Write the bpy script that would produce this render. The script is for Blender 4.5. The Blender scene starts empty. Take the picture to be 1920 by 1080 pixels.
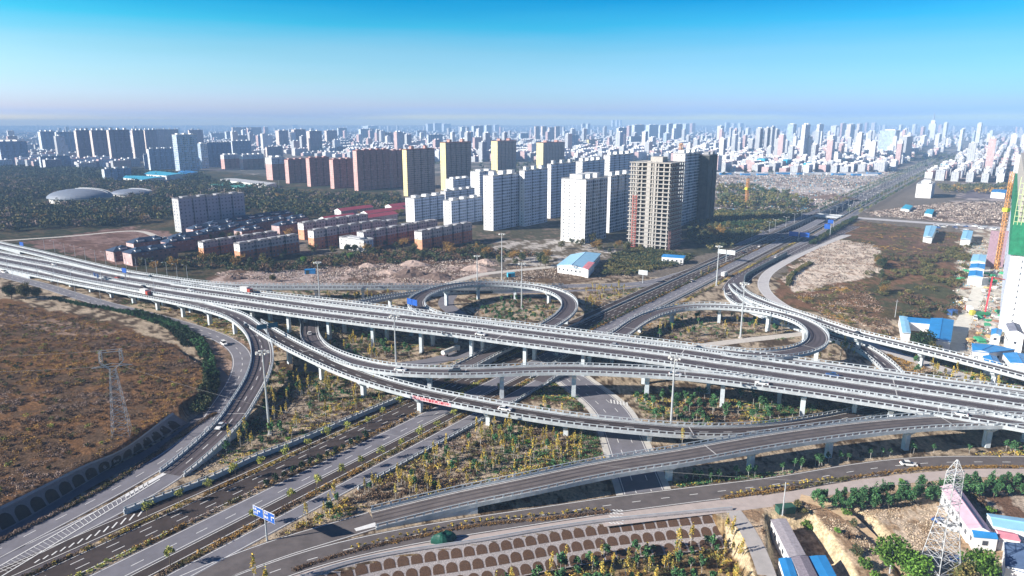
import bpy, math, random
import numpy as np
from mathutils import Vector, Matrix
random.seed(7); RNG = np.random.default_rng(7)
S = bpy.context.scene
COL = S.collection
R = math.radians

# ------------------------------------------------------------------ camera, sky, sun, exposure
CH, CF = 100.0, 1280.0                       # drone height (m), focal length in 1920-wide pixels
CP = math.atan((540 - 232) / CF)             # downward pitch
cam = bpy.data.objects.new("camera", bpy.data.cameras.new("camera")); COL.objects.link(cam)
cam.data.sensor_width = 36; cam.data.lens = 24
cam.data.clip_start = 1; cam.data.clip_end = 60000
cam.location = (0, 0, CH); cam.rotation_euler = (R(90) - CP, 0, 0)
S.camera = cam
SUN_EL, SUN_AZ = 25.0, 197.0                 # azimuth measured from +X, towards the sun
w = bpy.data.worlds.new("World"); S.world = w; w.use_nodes = True
nt = w.node_tree; bg = nt.nodes["Background"]
sky = nt.nodes.new("ShaderNodeTexSky"); sky.sky_type = 'NISHITA'; sky.sun_disc = False
sky.sun_elevation = R(SUN_EL); sky.sun_rotation = R(90 - SUN_AZ) % (2 * math.pi)
sky.altitude = 100; sky.dust_density = 1.0; sky.ozone_density = 2.0
tc = nt.nodes.new("ShaderNodeTexCoord"); sx = nt.nodes.new("ShaderNodeSeparateXYZ")
nt.links.new(tc.outputs["Generated"], sx.inputs[0])
rmp = nt.nodes.new("ShaderNodeValToRGB"); cr = rmp.color_ramp
SKYSTOPS = [(0.0, (1.8847, 1.7936, 1.5007)), (0.0044, (1.8847, 1.7936, 1.5007)), (0.0132, (0.7948, 1.0308, 2.0106)), (0.0235, (0.8789, 0.9941, 1.6334)), (0.038, (0.7839, 1.0074, 1.488)), (0.0596, (0.683, 0.9762, 1.2525)), (0.0948, (0.5081, 0.8869, 1.0703)), (0.1291, (0.1061, 0.7902, 1.0064)), (0.1604, (0.0, 0.6171, 0.9149)), (0.3, (0.03, 0.1, 0.28)), (1.0, (0.12, 0.21, 0.4))]
cr.elements[0].position = SKYSTOPS[0][0]; cr.elements[0].color = SKYSTOPS[0][1] + (1,)
cr.elements[1].position = 1.0; cr.elements[1].color = SKYSTOPS[-1][1] + (1,)
for p_, c_ in SKYSTOPS[1:-1]:
    e_ = cr.elements.new(p_); e_.color = c_ + (1,)
mulc = nt.nodes.new("ShaderNodeMix"); mulc.data_type = 'RGBA'; mulc.blend_type = 'MULTIPLY'; mulc.inputs[0].default_value = 1
skn = nt.nodes.new("ShaderNodeTexNoise"); skn.inputs["Scale"].default_value = 3.0; skn.inputs["Detail"].default_value = 5
skm = nt.nodes.new("ShaderNodeMapping"); skm.inputs["Scale"].default_value = (1, 1, 14)                  # thin uneven layers of haze in the sky
nt.links.new(tc.outputs["Generated"], skm.inputs[0]); nt.links.new(skm.outputs[0], skn.inputs["Vector"])
ska = nt.nodes.new("ShaderNodeMath"); ska.operation = 'MULTIPLY_ADD'; ska.inputs[1].default_value = .022; ska.inputs[2].default_value = -.011
skb = nt.nodes.new("ShaderNodeMath"); skb.operation = 'ADD'
nt.links.new(skn.outputs[0], ska.inputs[0]); nt.links.new(ska.outputs[0], skb.inputs[0]); nt.links.new(sx.outputs["Z"], skb.inputs[1]); nt.links.new(skb.outputs[0], rmp.inputs[0])
nt.links.new(sky.outputs[0], mulc.inputs[6]); nt.links.new(rmp.outputs[0], mulc.inputs[7])
azr = nt.nodes.new("ShaderNodeValToRGB"); azr.color_ramp.elements[0].position = .2; azr.color_ramp.elements[0].color = (1.12, 1.05, 1.02, 1)
azr.color_ramp.elements[1].position = .8; azr.color_ramp.elements[1].color = (.52, .72, .86, 1)       # the sky is milkier towards the sun side
azm = nt.nodes.new("ShaderNodeMath"); azm.operation = 'MULTIPLY_ADD'; azm.inputs[1].default_value = .5; azm.inputs[2].default_value = .5
nt.links.new(sx.outputs["X"], azm.inputs[0]); nt.links.new(azm.outputs[0], azr.inputs[0])
mul2 = nt.nodes.new("ShaderNodeMix"); mul2.data_type = 'RGBA'; mul2.blend_type = 'MULTIPLY'; mul2.inputs[0].default_value = 1
nt.links.new(mulc.outputs[2], mul2.inputs[6]); nt.links.new(azr.outputs[0], mul2.inputs[7])
nt.links.new(mul2.outputs[2], bg.inputs[0]); bg.inputs[1].default_value = 0.10
sun = bpy.data.objects.new("sun", bpy.data.lights.new("sun", 'SUN')); COL.objects.link(sun)
sun.data.energy = 5.0; sun.data.angle = R(0.5); sun.data.color = (1.0, 0.93, 0.84)
sd = Vector((math.cos(R(SUN_AZ)) * math.cos(R(SUN_EL)), math.sin(R(SUN_AZ)) * math.cos(R(SUN_EL)), math.sin(R(SUN_EL))))
sun.rotation_euler = sd.to_track_quat('Z', 'Y').to_euler(); sun.location = (0, 0, 300)
S.view_settings.view_transform = 'Standard'; S.view_settings.look = 'None'
S.view_settings.exposure = 0.92; S.view_settings.gamma = 1
S.render.engine = 'CYCLES'
S.cycles.max_bounces = 4; S.cycles.diffuse_bounces = 2; S.cycles.glossy_bounces = 2
S.cycles.transmission_bounces = 2; S.cycles.volume_bounces = 0; S.cycles.transparent_max_bounces = 6

# ------------------------------------------------------------------ survey helpers: a sighted pixel and a height give a place
_c, _s = math.cos(CP), math.sin(CP)
def G(u, v, z=0.0):
    x = (u - 960) / CF; y = -(v - 540) / CF
    t = (z - CH) / (-_s + y * _c)
    return (x * t, (_c + y * _s) * t)
def Pj(X, Y, Z):
    zc = Y * _c - (Z - CH) * _s; yc = Y * _s + (Z - CH) * _c
    return (960 + CF * X / zc, 540 - CF * yc / zc)
GA = 54.3                                    # the boulevard and every block stand in one street grid
D = (math.cos(R(GA)), math.sin(R(GA))); N = (D[1], -D[0]); O0 = (-96.6, 137.5)
def F(a, b):                                 # metres along the boulevard / to its right
    return (O0[0] + D[0] * a + N[0] * b, O0[1] + D[1] * a + N[1] * b)
def AB(x, y):
    x -= O0[0]; y -= O0[1]; return (x * D[0] + y * D[1], x * N[0] + y * N[1])
def bis(f, lo, hi, n=44):                    # f rising
    for _ in range(n):
        m = (lo + hi) / 2
        if f(m) < 0: lo = m
        else: hi = m
    return (lo + hi) / 2
def spline(P, step=3.0):
    P = [np.array(p, float) for p in P]; n = len(P); out = []
    for i in range(n - 1):
        p0, p1, p2, p3 = P[max(i - 1, 0)], P[i], P[i + 1], P[min(i + 2, n - 1)]
        t01 = max(np.linalg.norm(p1 - p0), 1e-3) ** .5; t12 = max(np.linalg.norm(p2 - p1), 1e-3) ** .5; t23 = max(np.linalg.norm(p3 - p2), 1e-3) ** .5
        m1 = (p2 - p1) + t12 * ((p1 - p0) / t01 - (p2 - p0) / (t01 + t12)) if i > 0 else (p2 - p1)
        m2 = (p2 - p1) + t12 * ((p3 - p2) / t23 - (p3 - p1) / (t12 + t23)) if i < n - 2 else (p2 - p1)
        k = max(2, int(np.linalg.norm(p2 - p1) / step) + 1)
        for j in range(k):
            s = j / k
            out.append((2 * s ** 3 - 3 * s * s + 1) * p1 + (s ** 3 - 2 * s * s + s) * m1 + (-2 * s ** 3 + 3 * s * s) * p2 + (s ** 3 - s * s) * m2)
    out.append(P[-1]); out = np.array(out)
    for _ in range(3): out[1:-1] = (out[:-2] + 2 * out[1:-1] + out[2:]) / 4
    seg = np.r_[0, np.cumsum(np.linalg.norm(np.diff(out[:, :2], axis=0), axis=1))]
    m = max(2, int(seg[-1] / step)); q = np.linspace(0, seg[-1], m + 1)
    return np.stack([np.interp(q, seg, out[:, k]) for k in range(out.shape[1])], 1)
def frames(C):
    T = np.gradient(C[:, :2], axis=0); T /= np.linalg.norm(T, axis=1)[:, None] + 1e-9
    return T, np.stack([T[:, 1], -T[:, 0]], 1)     # tangent, right-hand normal
def px(pts): return [(*G(p[0], p[1], p[2] if len(p) > 2 else 0), p[2] if len(p) > 2 else 0.0) for p in pts]

# ------------------------------------------------------------------ materials
def _ns(name):
    m = bpy.data.materials.new(name); m.use_nodes = True
    t = m.node_tree; return m, t, t.nodes["Principled BSDF"]
_mc = {}
def mat(name, col, rough=0.85, var=0.18, scale=0.35, metal=0.0, spec=0.3, fine=None):
    if name in _mc: return _mc[name]
    m, t, b = _ns(name); b.inputs["Roughness"].default_value = rough; b.inputs["Metallic"].default_value = metal
    b.inputs["Specular IOR Level"].default_value = spec
    g = t.nodes.new("ShaderNodeNewGeometry"); n = t.nodes.new("ShaderNodeTexNoise")
    n.inputs["Scale"].default_value = scale; n.inputs["Detail"].default_value = 5; n.inputs["Roughness"].default_value = 0.65
    t.links.new(g.outputs["Position"], n.inputs["Vector"])
    r = t.nodes.new("ShaderNodeMapRange"); r.inputs[1].default_value = 0.3; r.inputs[2].default_value = 0.7
    r.inputs[3].default_value = 1 - var; r.inputs[4].default_value = 1 + var
    t.links.new(n.outputs[0], r.inputs[0])
    mx = t.nodes.new("ShaderNodeMix"); mx.data_type = 'RGBA'; mx.blend_type = 'MULTIPLY'; mx.inputs[0].default_value = 1
    mx.inputs[6].default_value = (*col, 1); t.links.new(r.outputs[0], mx.inputs[7]); t.links.new(mx.outputs[2], b.inputs["Base Color"])
    _mc[name] = m; return m
def leafmat(name, rough=0.8):
    if name in _mc: return _mc[name]
    m, t, b = _ns(name); a = t.nodes.new("ShaderNodeAttribute"); a.attribute_name = "col"
    o = t.nodes.new("ShaderNodeObjectInfo"); r = t.nodes.new("ShaderNodeMapRange"); r.inputs[3].default_value = .7; r.inputs[4].default_value = 1.3
    t.links.new(o.outputs["Random"], r.inputs[0])
    mx = t.nodes.new("ShaderNodeMix"); mx.data_type = 'RGBA'; mx.blend_type = 'MULTIPLY'; mx.inputs[0].default_value = 1
    t.links.new(a.outputs["Color"], mx.inputs[6]); t.links.new(r.outputs[0], mx.inputs[7]); t.links.new(mx.outputs[2], b.inputs["Base Color"])
    b.inputs["Roughness"].default_value = rough; b.inputs["Specular IOR Level"].default_value = 0.15
    _mc[name] = m; return m
def facade(name, wall, glass=(0.05, 0.06, 0.08), cw=3.2, ch=2.95, wf=0.46, hf=0.5, var=0.1, band=None):
    if name in _mc: return _mc[name]
    m, t, b = _ns(name); L = t.links.new; nn = t.nodes.new
    uv = nn("ShaderNodeUVMap"); s = nn("ShaderNodeSeparateXYZ"); L(uv.outputs[0], s.inputs[0])
    def M(op, a, bb=None):
        x = nn("ShaderNodeMath"); x.operation = op
        for i, q in enumerate((a, bb)):
            if q is None: continue
            if isinstance(q, (int, float)): x.inputs[i].default_value = q
            else: L(q, x.inputs[i])
        return x.outputs[0]
    fu = M('FRACT', M('DIVIDE', s.outputs[0], cw)); fv = M('FRACT', M('DIVIDE', s.outputs[1], ch))
    a = M('LESS_THAN', M('ABSOLUTE', M('SUBTRACT', fu, 0.5)), wf / 2); c = M('LESS_THAN', M('ABSOLUTE', M('SUBTRACT', fv, 0.55)), hf / 2)
    win = M('MULTIPLY', a, c)
    wn = nn("ShaderNodeTexWhiteNoise"); wn.noise_dimensions = '2D'; cb = nn("ShaderNodeCombineXYZ")
    L(M('FLOOR', M('DIVIDE', s.outputs[0], cw)), cb.inputs[0]); L(M('FLOOR', M('DIVIDE', s.outputs[1], ch)), cb.inputs[1]); L(cb.outputs[0], wn.inputs["Vector"])
    gm = nn("ShaderNodeMix"); gm.data_type = 'RGBA'; gm.inputs[6].default_value = (*glass, 1); gm.inputs[7].default_value = (*[min(1, g * 3 + .08) for g in glass], 1)
    L(M('MULTIPLY', wn.outputs[0], wn.outputs[0]), gm.inputs[0])
    g = nn("ShaderNodeNewGeometry"); n = nn("ShaderNodeTexNoise"); n.inputs["Scale"].default_value = 0.15; n.inputs["Detail"].default_value = 4
    L(g.outputs["Position"], n.inputs["Vector"]); r = nn("ShaderNodeMapRange"); r.inputs[1].default_value = .3; r.inputs[2].default_value = .7
    r.inputs[3].default_value = 1 - var; r.inputs[4].default_value = 1 + var; L(n.outputs[0], r.inputs[0])
    mx = nn("ShaderNodeMix"); mx.data_type = 'RGBA'; mx.blend_type = 'MULTIPLY'; mx.inputs[0].default_value = 1; mx.inputs[6].default_value = (*wall, 1); L(r.outputs[0], mx.inputs[7])
    fin = nn("ShaderNodeMix"); fin.data_type = 'RGBA'; L(win, fin.inputs[0]); L(mx.outputs[2], fin.inputs[6]); L(gm.outputs[2], fin.inputs[7]); L(fin.outputs[2], b.inputs["Base Color"])
    rr = nn("ShaderNodeMapRange"); rr.inputs[3].default_value = 0.85; rr.inputs[4].default_value = 0.15; L(win, rr.inputs[0]); L(rr.outputs[0], b.inputs["Roughness"])
    _mc[name] = m; return m

# ------------------------------------------------------------------ mesh builder
def tag(o, label=None, cat=None, group=None, kind=None):
    if label: o["label"] = label
    if cat: o["category"] = cat
    if group: o["group"] = group
    if kind: o["kind"] = kind
    return o
def link(name, me, parent=None, loc=None, rz=0):
    o = bpy.data.objects.new(name, me); COL.objects.link(o)
    if parent: o.parent = parent
    if loc is not None: o.location = loc
    if rz: o.rotation_euler = (0, 0, rz)
    return o
def empty(name, loc=(0, 0, 0), rz=0): return link(name, None, None, loc, rz)
class MB:
    def __init__(s): s.v = []; s.f = []; s.m = []; s.uv = []; s.mats = []
    def mi(s, m):
        if m not in s.mats: s.mats.append(m)
        return s.mats.index(m)
    def face(s, P, m, uv=None):
        k = len(s.v); s.v += [tuple(p) for p in P]; s.f.append(list(range(k, k + len(P)))); s.m.append(s.mi(m)); s.uv.append(uv)
    def box(s, c, d, m, rz=0.0, top=None):   # c = centre of base, d = size
        cx, cy, cz = c; hx, hy, hz = d[0] / 2, d[1] / 2, d[2]; co, si = math.cos(rz), math.sin(rz)
        def P(x, y, z): return (cx + x * co - y * si, cy + x * si + y * co, cz + z)
        q = [(-hx, -hy), (hx, -hy), (hx, hy), (-hx, hy)]
        s.face([P(*a, hz) for a in q], top or m); s.face([P(*a, 0) for a in q[::-1]], m)
        for i in range(4):
            a, b = q[i], q[(i + 1) % 4]; s.face([P(*a, 0), P(*b, 0), P(*b, hz), P(*a, hz)], m)
    def wall(s, a, b, z0, z1, m, u0=0.0):
        L = math.dist(a, b); s.face([(*a, z0), (*b, z0), (*b, z1), (*a, z1)], m, [(u0, z0), (u0 + L, z0), (u0 + L, z1), (u0, z1)]); return u0 + L
    def prism(s, poly, z0, z1, mw, mt):      # poly counter-clockwise
        u = 0
        for i in range(len(poly)): u = s.wall(poly[i], poly[(i + 1) % len(poly)], z0, z1, mw(i) if callable(mw) else mw, 0 if callable(mw) else u)
        s.face([(*p, z1) for p in poly], mt)
    def beam(s, p, q, w, m, n=4):
        p = np.array(p, float); q = np.array(q, float); d = q - p; L = np.linalg.norm(d)
        if L < 1e-6: return
        d /= L; up = np.array([0, 0, 1.]) if abs(d[2]) < .95 else np.array([1., 0, 0]); a = np.cross(d, up); a /= np.linalg.norm(a); b = np.cross(d, a)
        w2 = w if isinstance(w, tuple) else (w, w); k = len(s.v)
        for e, ww in ((p, w2[0]), (q, w2[1])):
            for i in range(n):
                an = 2 * math.pi * (i + .5) / n; s.v.append(tuple(e + (a * math.cos(an) + b * math.sin(an)) * ww / 2 * 1.2))
        for i in range(n):
            j = (i + 1) % n; s.f.append([k + i, k + j, k + n + j, k + n + i]); s.m.append(s.mi(m)); s.uv.append(None)
        s.f.append([k + i for i in range(n)][::-1]); s.m.append(s.mi(m)); s.uv.append(None)
        s.f.append([k + n + i for i in range(n)]); s.m.append(s.mi(m)); s.uv.append(None)
    def strip(s, A, B, m):                   # two 3D polylines of equal length
        k = len(s.v); n = len(A); s.v += [tuple(p) for p in A] + [tuple(p) for p in B]; i_ = s.mi(m)
        for i in range(n - 1): s.f.append([k + i, k + n + i, k + n + i + 1, k + i + 1]); s.m.append(i_); s.uv.append(None)
    def mesh(s, name, smooth=False):
        me = bpy.data.meshes.new(name); me.from_pydata(s.v, [], s.f)
        for m in s.mats: me.materials.append(m)
        me.polygons.foreach_set("material_index", s.m)
        if any(u is not None for u in s.uv):
            lay = me.uv_layers.new(name="UVMap"); a = []
            for f, u in zip(s.f, s.uv): a += [c for q in (u or [(0, 0)] * len(f)) for c in q]
            lay.data.foreach_set("uv", a)
        if smooth: me.polygons.foreach_set("use_smooth", [True] * len(s.f))
        me.update(); return me
    def build(s, name, parent=None, loc=None, smooth=False): return link(name, s.mesh(name, smooth), parent, loc)
def copy_tree(o, parent=None):
    c = o.copy(); COL.objects.link(c)
    if parent: c.parent = parent
    for ch in KIDS.get(o.name, ()): copy_tree(ch, c)
    return c
KIDS = {}
def kids(o, *ch):
    KIDS.setdefault(o.name, []).extend(ch)

# vectorised leaf clouds -------------------------------------------------------------------
def cloud_mesh(name, P, size, cols, m, flat=0.0):
    n = len(P); a = RNG.normal(size=(n, 3)); a[:, 2] *= (1 - flat); a /= np.linalg.norm(a, axis=1)[:, None]
    b = RNG.normal(size=(n, 3)); b -= (b * a).sum(1)[:, None] * a; b /= np.linalg.norm(b, axis=1)[:, None]
    sz = (np.ones(n) * size if np.isscalar(size) else size)[:, None] * RNG.uniform(.6, 1.3, (n, 1))
    V = np.stack([P - a * sz * .5, P + b * sz * .32, P + a * sz * .5, P - b * sz * .32], 1).reshape(-1, 3)
    me = bpy.data.meshes.new(name); me.vertices.add(4 * n); me.vertices.foreach_set("co", V.astype(np.float32).ravel())
    me.loops.add(4 * n); me.loops.foreach_set("vertex_index", np.arange(4 * n, dtype=np.int32))
    me.polygons.add(n); me.polygons.foreach_set("loop_start", np.arange(0, 4 * n, 4, dtype=np.int32))
    try: me.polygons.foreach_set("loop_total", np.full(n, 4, dtype=np.int32))
    except Exception: pass
    me.update(calc_edges=True)
    at = me.attributes.new("col", 'FLOAT_COLOR', 'FACE'); C = np.ones((n, 4), np.float32); C[:, :3] = cols; at.data.foreach_set("color", C.ravel())
    me.materials.append(m); return me
def crown_pts(n, r, h, z0, clumps=9, shell=0.5, tip=0.0):
    """points spread through a crown: clumps of leaves round several limb ends, thinner towards the outside"""
    c = RNG.normal(size=(clumps, 3)); c /= np.linalg.norm(c, axis=1)[:, None]; c *= RNG.uniform(.25, .75, (clumps, 1))
    k = RNG.integers(0, clumps, n); q = RNG.normal(size=(n, 3)); q /= np.linalg.norm(q, axis=1)[:, None]; q *= (RNG.uniform(0, 1, (n, 1)) ** shell) * RNG.uniform(.30, .5, (clumps, 1))[k]
    p = c[k] + q
    z = (p[:, 2] + 1) / 2; taper = 1 - tip * np.clip(z, 0, 1)
    return np.stack([p[:, 0] * r * taper, p[:, 1] * r * taper, z0 + z * h], 1)
def pal(n, cols, j=0.25):
    cols = np.array(cols); c = cols[RNG.integers(0, len(cols), n)] * RNG.uniform(1 - j, 1 + j, (n, 1)); return c
def inpoly(P, poly):
    x, y = P[:, 0], P[:, 1]; r = np.zeros(len(P), bool); n = len(poly)
    for i in range(n):
        x1, y1 = poly[i]; x2, y2 = poly[(i + 1) % n]
        if y1 == y2: continue
        k = ((y1 > y) != (y2 > y)) & (x < (x2 - x1) * (y - y1) / (y2 - y1) + x1); r ^= k
    return r
def vnoise(P, sc, seed=0, oct=3):
    """smooth value noise in 0..1"""
    out = 0; amp = 1; tot = 0
    for o in range(oct):
        q = P / sc * 2 ** o + seed * 17.3; i = np.floor(q).astype(np.int64); f = q - i; f = f * f * (3 - 2 * f)
        def h(a, b):
            k = (a * 374761393 + b * 668265263 + seed * 1442695) & 0x7fffffff; k = ((k ^ (k >> 13)) * 1274126177) & 0x7fffffff
            return ((k ^ (k >> 16)) & 0xffff) / 65535.0
        a = h(i[:, 0], i[:, 1]); b = h(i[:, 0] + 1, i[:, 1]); c = h(i[:, 0], i[:, 1] + 1); d = h(i[:, 0] + 1, i[:, 1] + 1)
        out = out + amp * ((a * (1 - f[:, 0]) + b * f[:, 0]) * (1 - f[:, 1]) + (c * (1 - f[:, 0]) + d * f[:, 0]) * f[:, 1]); tot += amp; amp *= .55
    return out / tot
# ================================================================== GROUND
def pp(poly, z=0): return [G(u, v, z) for u, v in poly]
LF = pp([(-900, 800), (-500, 560), (-60, 552), (60, 575), (200, 600), (330, 650), (395, 700), (398, 745), (350, 775)]) + [G(350, 788, 0)] + \
     [G(*q, 3.5) for q in [(327, 777), (213, 853), (180, 867), (0, 958), (-300, 1100), (-900, 1350)]]
WB = [(-300, 1130), (0, 1000), (170, 900), (265, 843), (352, 793)]      # foot of the arched wall, left
WT = [(-300, 1092), (0, 958), (180, 867), (213, 856), (327, 777)]
FT = [(520, 1104), (640, 1060), (760, 1035), (900, 1015), (1020, 994), (1130, 978), (1260, 965), (1372, 955)]   # fence line in front
FTw = [G(*p) for p in FT]
FTl = spline([(*p, 0) for p in FTw], 3.0); _t, _n = frames(FTl)
FBl = np.c_[FTl[:, :2] + _n * 9.5, np.full(len(FTl), -5.0)]             # foot of the slope, towards the camera
FRONT = [tuple(p[:2] + n * .9) for p, n in zip(FTl[::4], _n[::4])] + [G(1395, 1000), G(1425, 1120), G(1425, 1400), (-120, 40), (-160, 90)]
PIT = pp([(1432, 962), (1520, 955), (1560, 1000), (1600, 1060), (1640, 1140), (1650, 1300), (1450, 1300), (1440, 1100)])
GULLY = pp([(1585, 935), (1640, 965), (1700, 1030), (1730, 1120), (1700, 1130), (1650, 1040), (1590, 975)])
def edgedist(P, poly):
    best = np.full(len(P), 1e9)
    for i in range(len(poly)):
        a = np.array(poly[i]); b = np.array(poly[(i + 1) % len(poly)]); d = b - a; L = d @ d
        t = np.clip(((P - a) @ d) / L, 0, 1); q = a + t[:, None] * d; best = np.minimum(best, np.hypot(*(P - q).T))
    return best
def sm(x): x = np.clip(x, 0, 1); return x * x * (3 - 2 * x)
def trough(a):                                # the boulevard dips under the crossing street
    a = np.asarray(a, float); return -6.2 * sm((a - 585) / 110) * (1 - sm((a - 880) / 150))
def hgt(P):
    P = np.asarray(P, float).reshape(-1, 2); z = np.zeros(len(P))
    for poly, h, rw, fade in ((LF, 3.5, 1.8, 1), (FRONT, -5.4, 3.2, 0), (PIT, -3.4, 2.2, 0), (GULLY, -2.2, 4, 0)):
        x0, y0 = np.min(poly, 0) - 3; x1, y1 = np.max(poly, 0) + 3
        k = np.where((P[:, 0] > x0) & (P[:, 0] < x1) & (P[:, 1] > y0) & (P[:, 1] < y1))[0]
        if not len(k): continue
        k = k[inpoly(P[k], poly)]
        if not len(k): continue
        hh = h * sm(edgedist(P[k], poly) / rw)
        if fade: hh *= 1 - sm((P[k][:, 1] - 235) / 90)
        z[k] += hh
    A = (P[:, 0] - O0[0]) * D[0] + (P[:, 1] - O0[1]) * D[1]; B = (P[:, 0] - O0[0]) * N[0] + (P[:, 1] - O0[1]) * N[1]
    k = (B > -11) & (B < 15.5) & (A > 560) & (A < 1060); z[k] += trough(A[k]) - 0.0
    return z
def Gz(u, v):
    """where the line of sight meets the shaped ground"""
    z = 0.0
    for _ in range(6):
        x, y = G(u, v, z); z = float(hgt([(x, y)])[0])
    return x, y, z
SOIL, DK = (.46, .37, .27), (.10, .07, .045)
REG = [ # sighted outline, colour, second colour, share of the second, patch size
 ([(-900, 520), (2900, 520), (2900, 1500), (-900, 1500)], SOIL, DK, .42, 5),
 ([(-900, 236), (2900, 236), (2900, 330), (-900, 330)], (.30, .27, .25), (.12, .12, .11), .5, 60),
 ([(-900, 300), (0, 300), (420, 322), (750, 355), (780, 400), (560, 425), (330, 445), (0, 452), (-900, 500)], (.055, .06, .035), (.12, .09, .05), .3, 25),
 ([(-900, 455), (0, 440), (250, 420), (330, 436), (400, 470), (640, 480), (640, 530), (300, 530), (60, 470), (-900, 600)], (.10, .08, .05), (.05, .055, .03), .5, 9),
 ([(40, 456), (150, 438), (250, 424), (322, 440), (330, 455), (250, 462), (215, 470), (245, 500), (190, 492), (110, 472)], (.27, .175, .15), (.17, .10, .075), .45, 14),
 ([(640, 360), (960, 400), (1320, 420), (1290, 480), (960, 470), (640, 500)], (.09, .085, .055), (.2, .15, .12), .3, 9),  # dark soil tone with the shade below the towers painted in
 ([(385, 532), (400, 512), (470, 500), (600, 503), (700, 482), (870, 480), (925, 495), (915, 515), (840, 533), (700, 535)], (.52, .40, .35), (.17, .11, .08), .38, 11),
 ([(640, 478), (760, 470), (905, 476), (900, 492), (780, 500), (690, 494)], (.17, .10, .065), (.10, .07, .045), .4, 9),
 ([(500, 505), (600, 505), (640, 520), (600, 534), (420, 534)], (.50, .41, .38), (.40, .30, .26), .4, 8),
 ([(930, 452), (1060, 448), (1160, 470), (1110, 500), (980, 500), (920, 480)], (.50, .46, .42), (.16, .13, .09), .5, 7),
 ([(950, 498), (1100, 505), (1200, 480), (1290, 478), (1180, 520), (1080, 532), (950, 530)], (.15, .10, .06), (.34, .26, .20), .3, 5),
 ([(1150, 475), (1200, 462), (1300, 478), (1290, 492), (1180, 515), (1130, 515)], (.11, .095, .045), (.06, .065, .03), .45, 7),
 ([(1280, 400), (1400, 390), (1530, 395), (1440, 455), (1300, 480), (1270, 440)], (.09, .085, .055), (.05, .055, .035), .4, 12),
 ([(1345, 322), (1480, 326), (1690, 318), (1640, 352), (1545, 400), (1345, 395)], (.50, .43, .41), (.22, .17, .14), .4, 24),
 ([(1345, 345), (1480, 350), (1620, 352), (1600, 362), (1345, 356)], (.62, .57, .55), (.5, .45, .42), .4, 20),
 ([(1345, 372), (1480, 374), (1550, 392), (1500, 402), (1345, 405)], (.16, .12, .10), (.06, .065, .04), .5, 14),
 ([(1780, 300), (2900, 290), (2900, 470), (1800, 430)], (.42, .36, .34), (.16, .13, .11), .45, 22),
 ([(1625, 398), (1780, 380), (1900, 378), (1905, 425), (1640, 405)], (.46, .36, .31), (.15, .10, .07), .55, 8),
 ([(1800, 350), (2100, 348), (2100, 378), (1800, 372)], (.20, .17, .19), (.15, .13, .14), .4, 25),
 ([(1440, 560), (1500, 460), (1560, 425), (1620, 415), (1820, 440), (1815, 560), (1800, 590), (1700, 650), (1690, 600), (1480, 580)], (.22, .12, .07), (.11, .085, .04), .5, 11),
 ([(1470, 520), (1540, 448), (1600, 452), (1650, 470), (1660, 500), (1640, 520), (1560, 530), (1520, 545), (1480, 548)], (.74, .62, .52), (.42, .30, .22), .25, 6),
 ([(1640, 440), (1830, 450), (1815, 500), (1660, 480)], (.17, .10, .07), (.12, .09, .05), .4, 9),
 ([(1600, 540), (1780, 530), (1810, 480), (1815, 570), (1790, 600), (1690, 595)], (.085, .085, .045), (.15, .10, .06), .4, 9),
 ([(1800, 460), (1830, 430), (2400, 430), (2400, 760), (1920, 700), (1800, 660), (1775, 620), (1800, 560)], (.62, .56, .47), (.30, .22, .16), .42, 7),
 (None, (.13, .085, .055), (.20, .11, .055), .5, 8),        # left field (shaped outline LF)
 ([(-200, 590), (0, 590), (120, 600), (230, 625), (190, 634), (0, 610), (-200, 605)], (.34, .24, .18), (.18, .11, .07), .5, 5),
 ([(430, 640), (500, 640), (480, 720), (400, 760), (380, 700)], (.40, .27, .20), (.2, .14, .09), .4, 4),
 ([(355, 640), (420, 640), (440, 700), (400, 760), (380, 740), (400, 690)], (.44, .31, .24), (.25, .17, .12), .4, 4),
 ([(1360, 935), (1620, 925), (1700, 900), (2300, 880), (2300, 1500), (1380, 1500)], (.60, .45, .31), (.36, .24, .15), .42, 6),
 ([(1640, 960), (1780, 940), (1840, 1020), (1920, 1050), (1920, 1130), (1700, 1100)], (.66, .53, .40), (.42, .29, .18), .45, 6),
 ([(1820, 905), (2200, 900), (2200, 985), (1880, 980), (1815, 930)], (.20, .12, .08), (.55, .45, .36), .25, 5),
 (None, (.20, .125, .06), (.34, .25, .14), .35, 4),        # field below the front slope
]
REG[24] = (LF,) + REG[24][1:] + ('w',); REG[31] = (FRONT,) + REG[31][1:] + ('w',)
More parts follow.
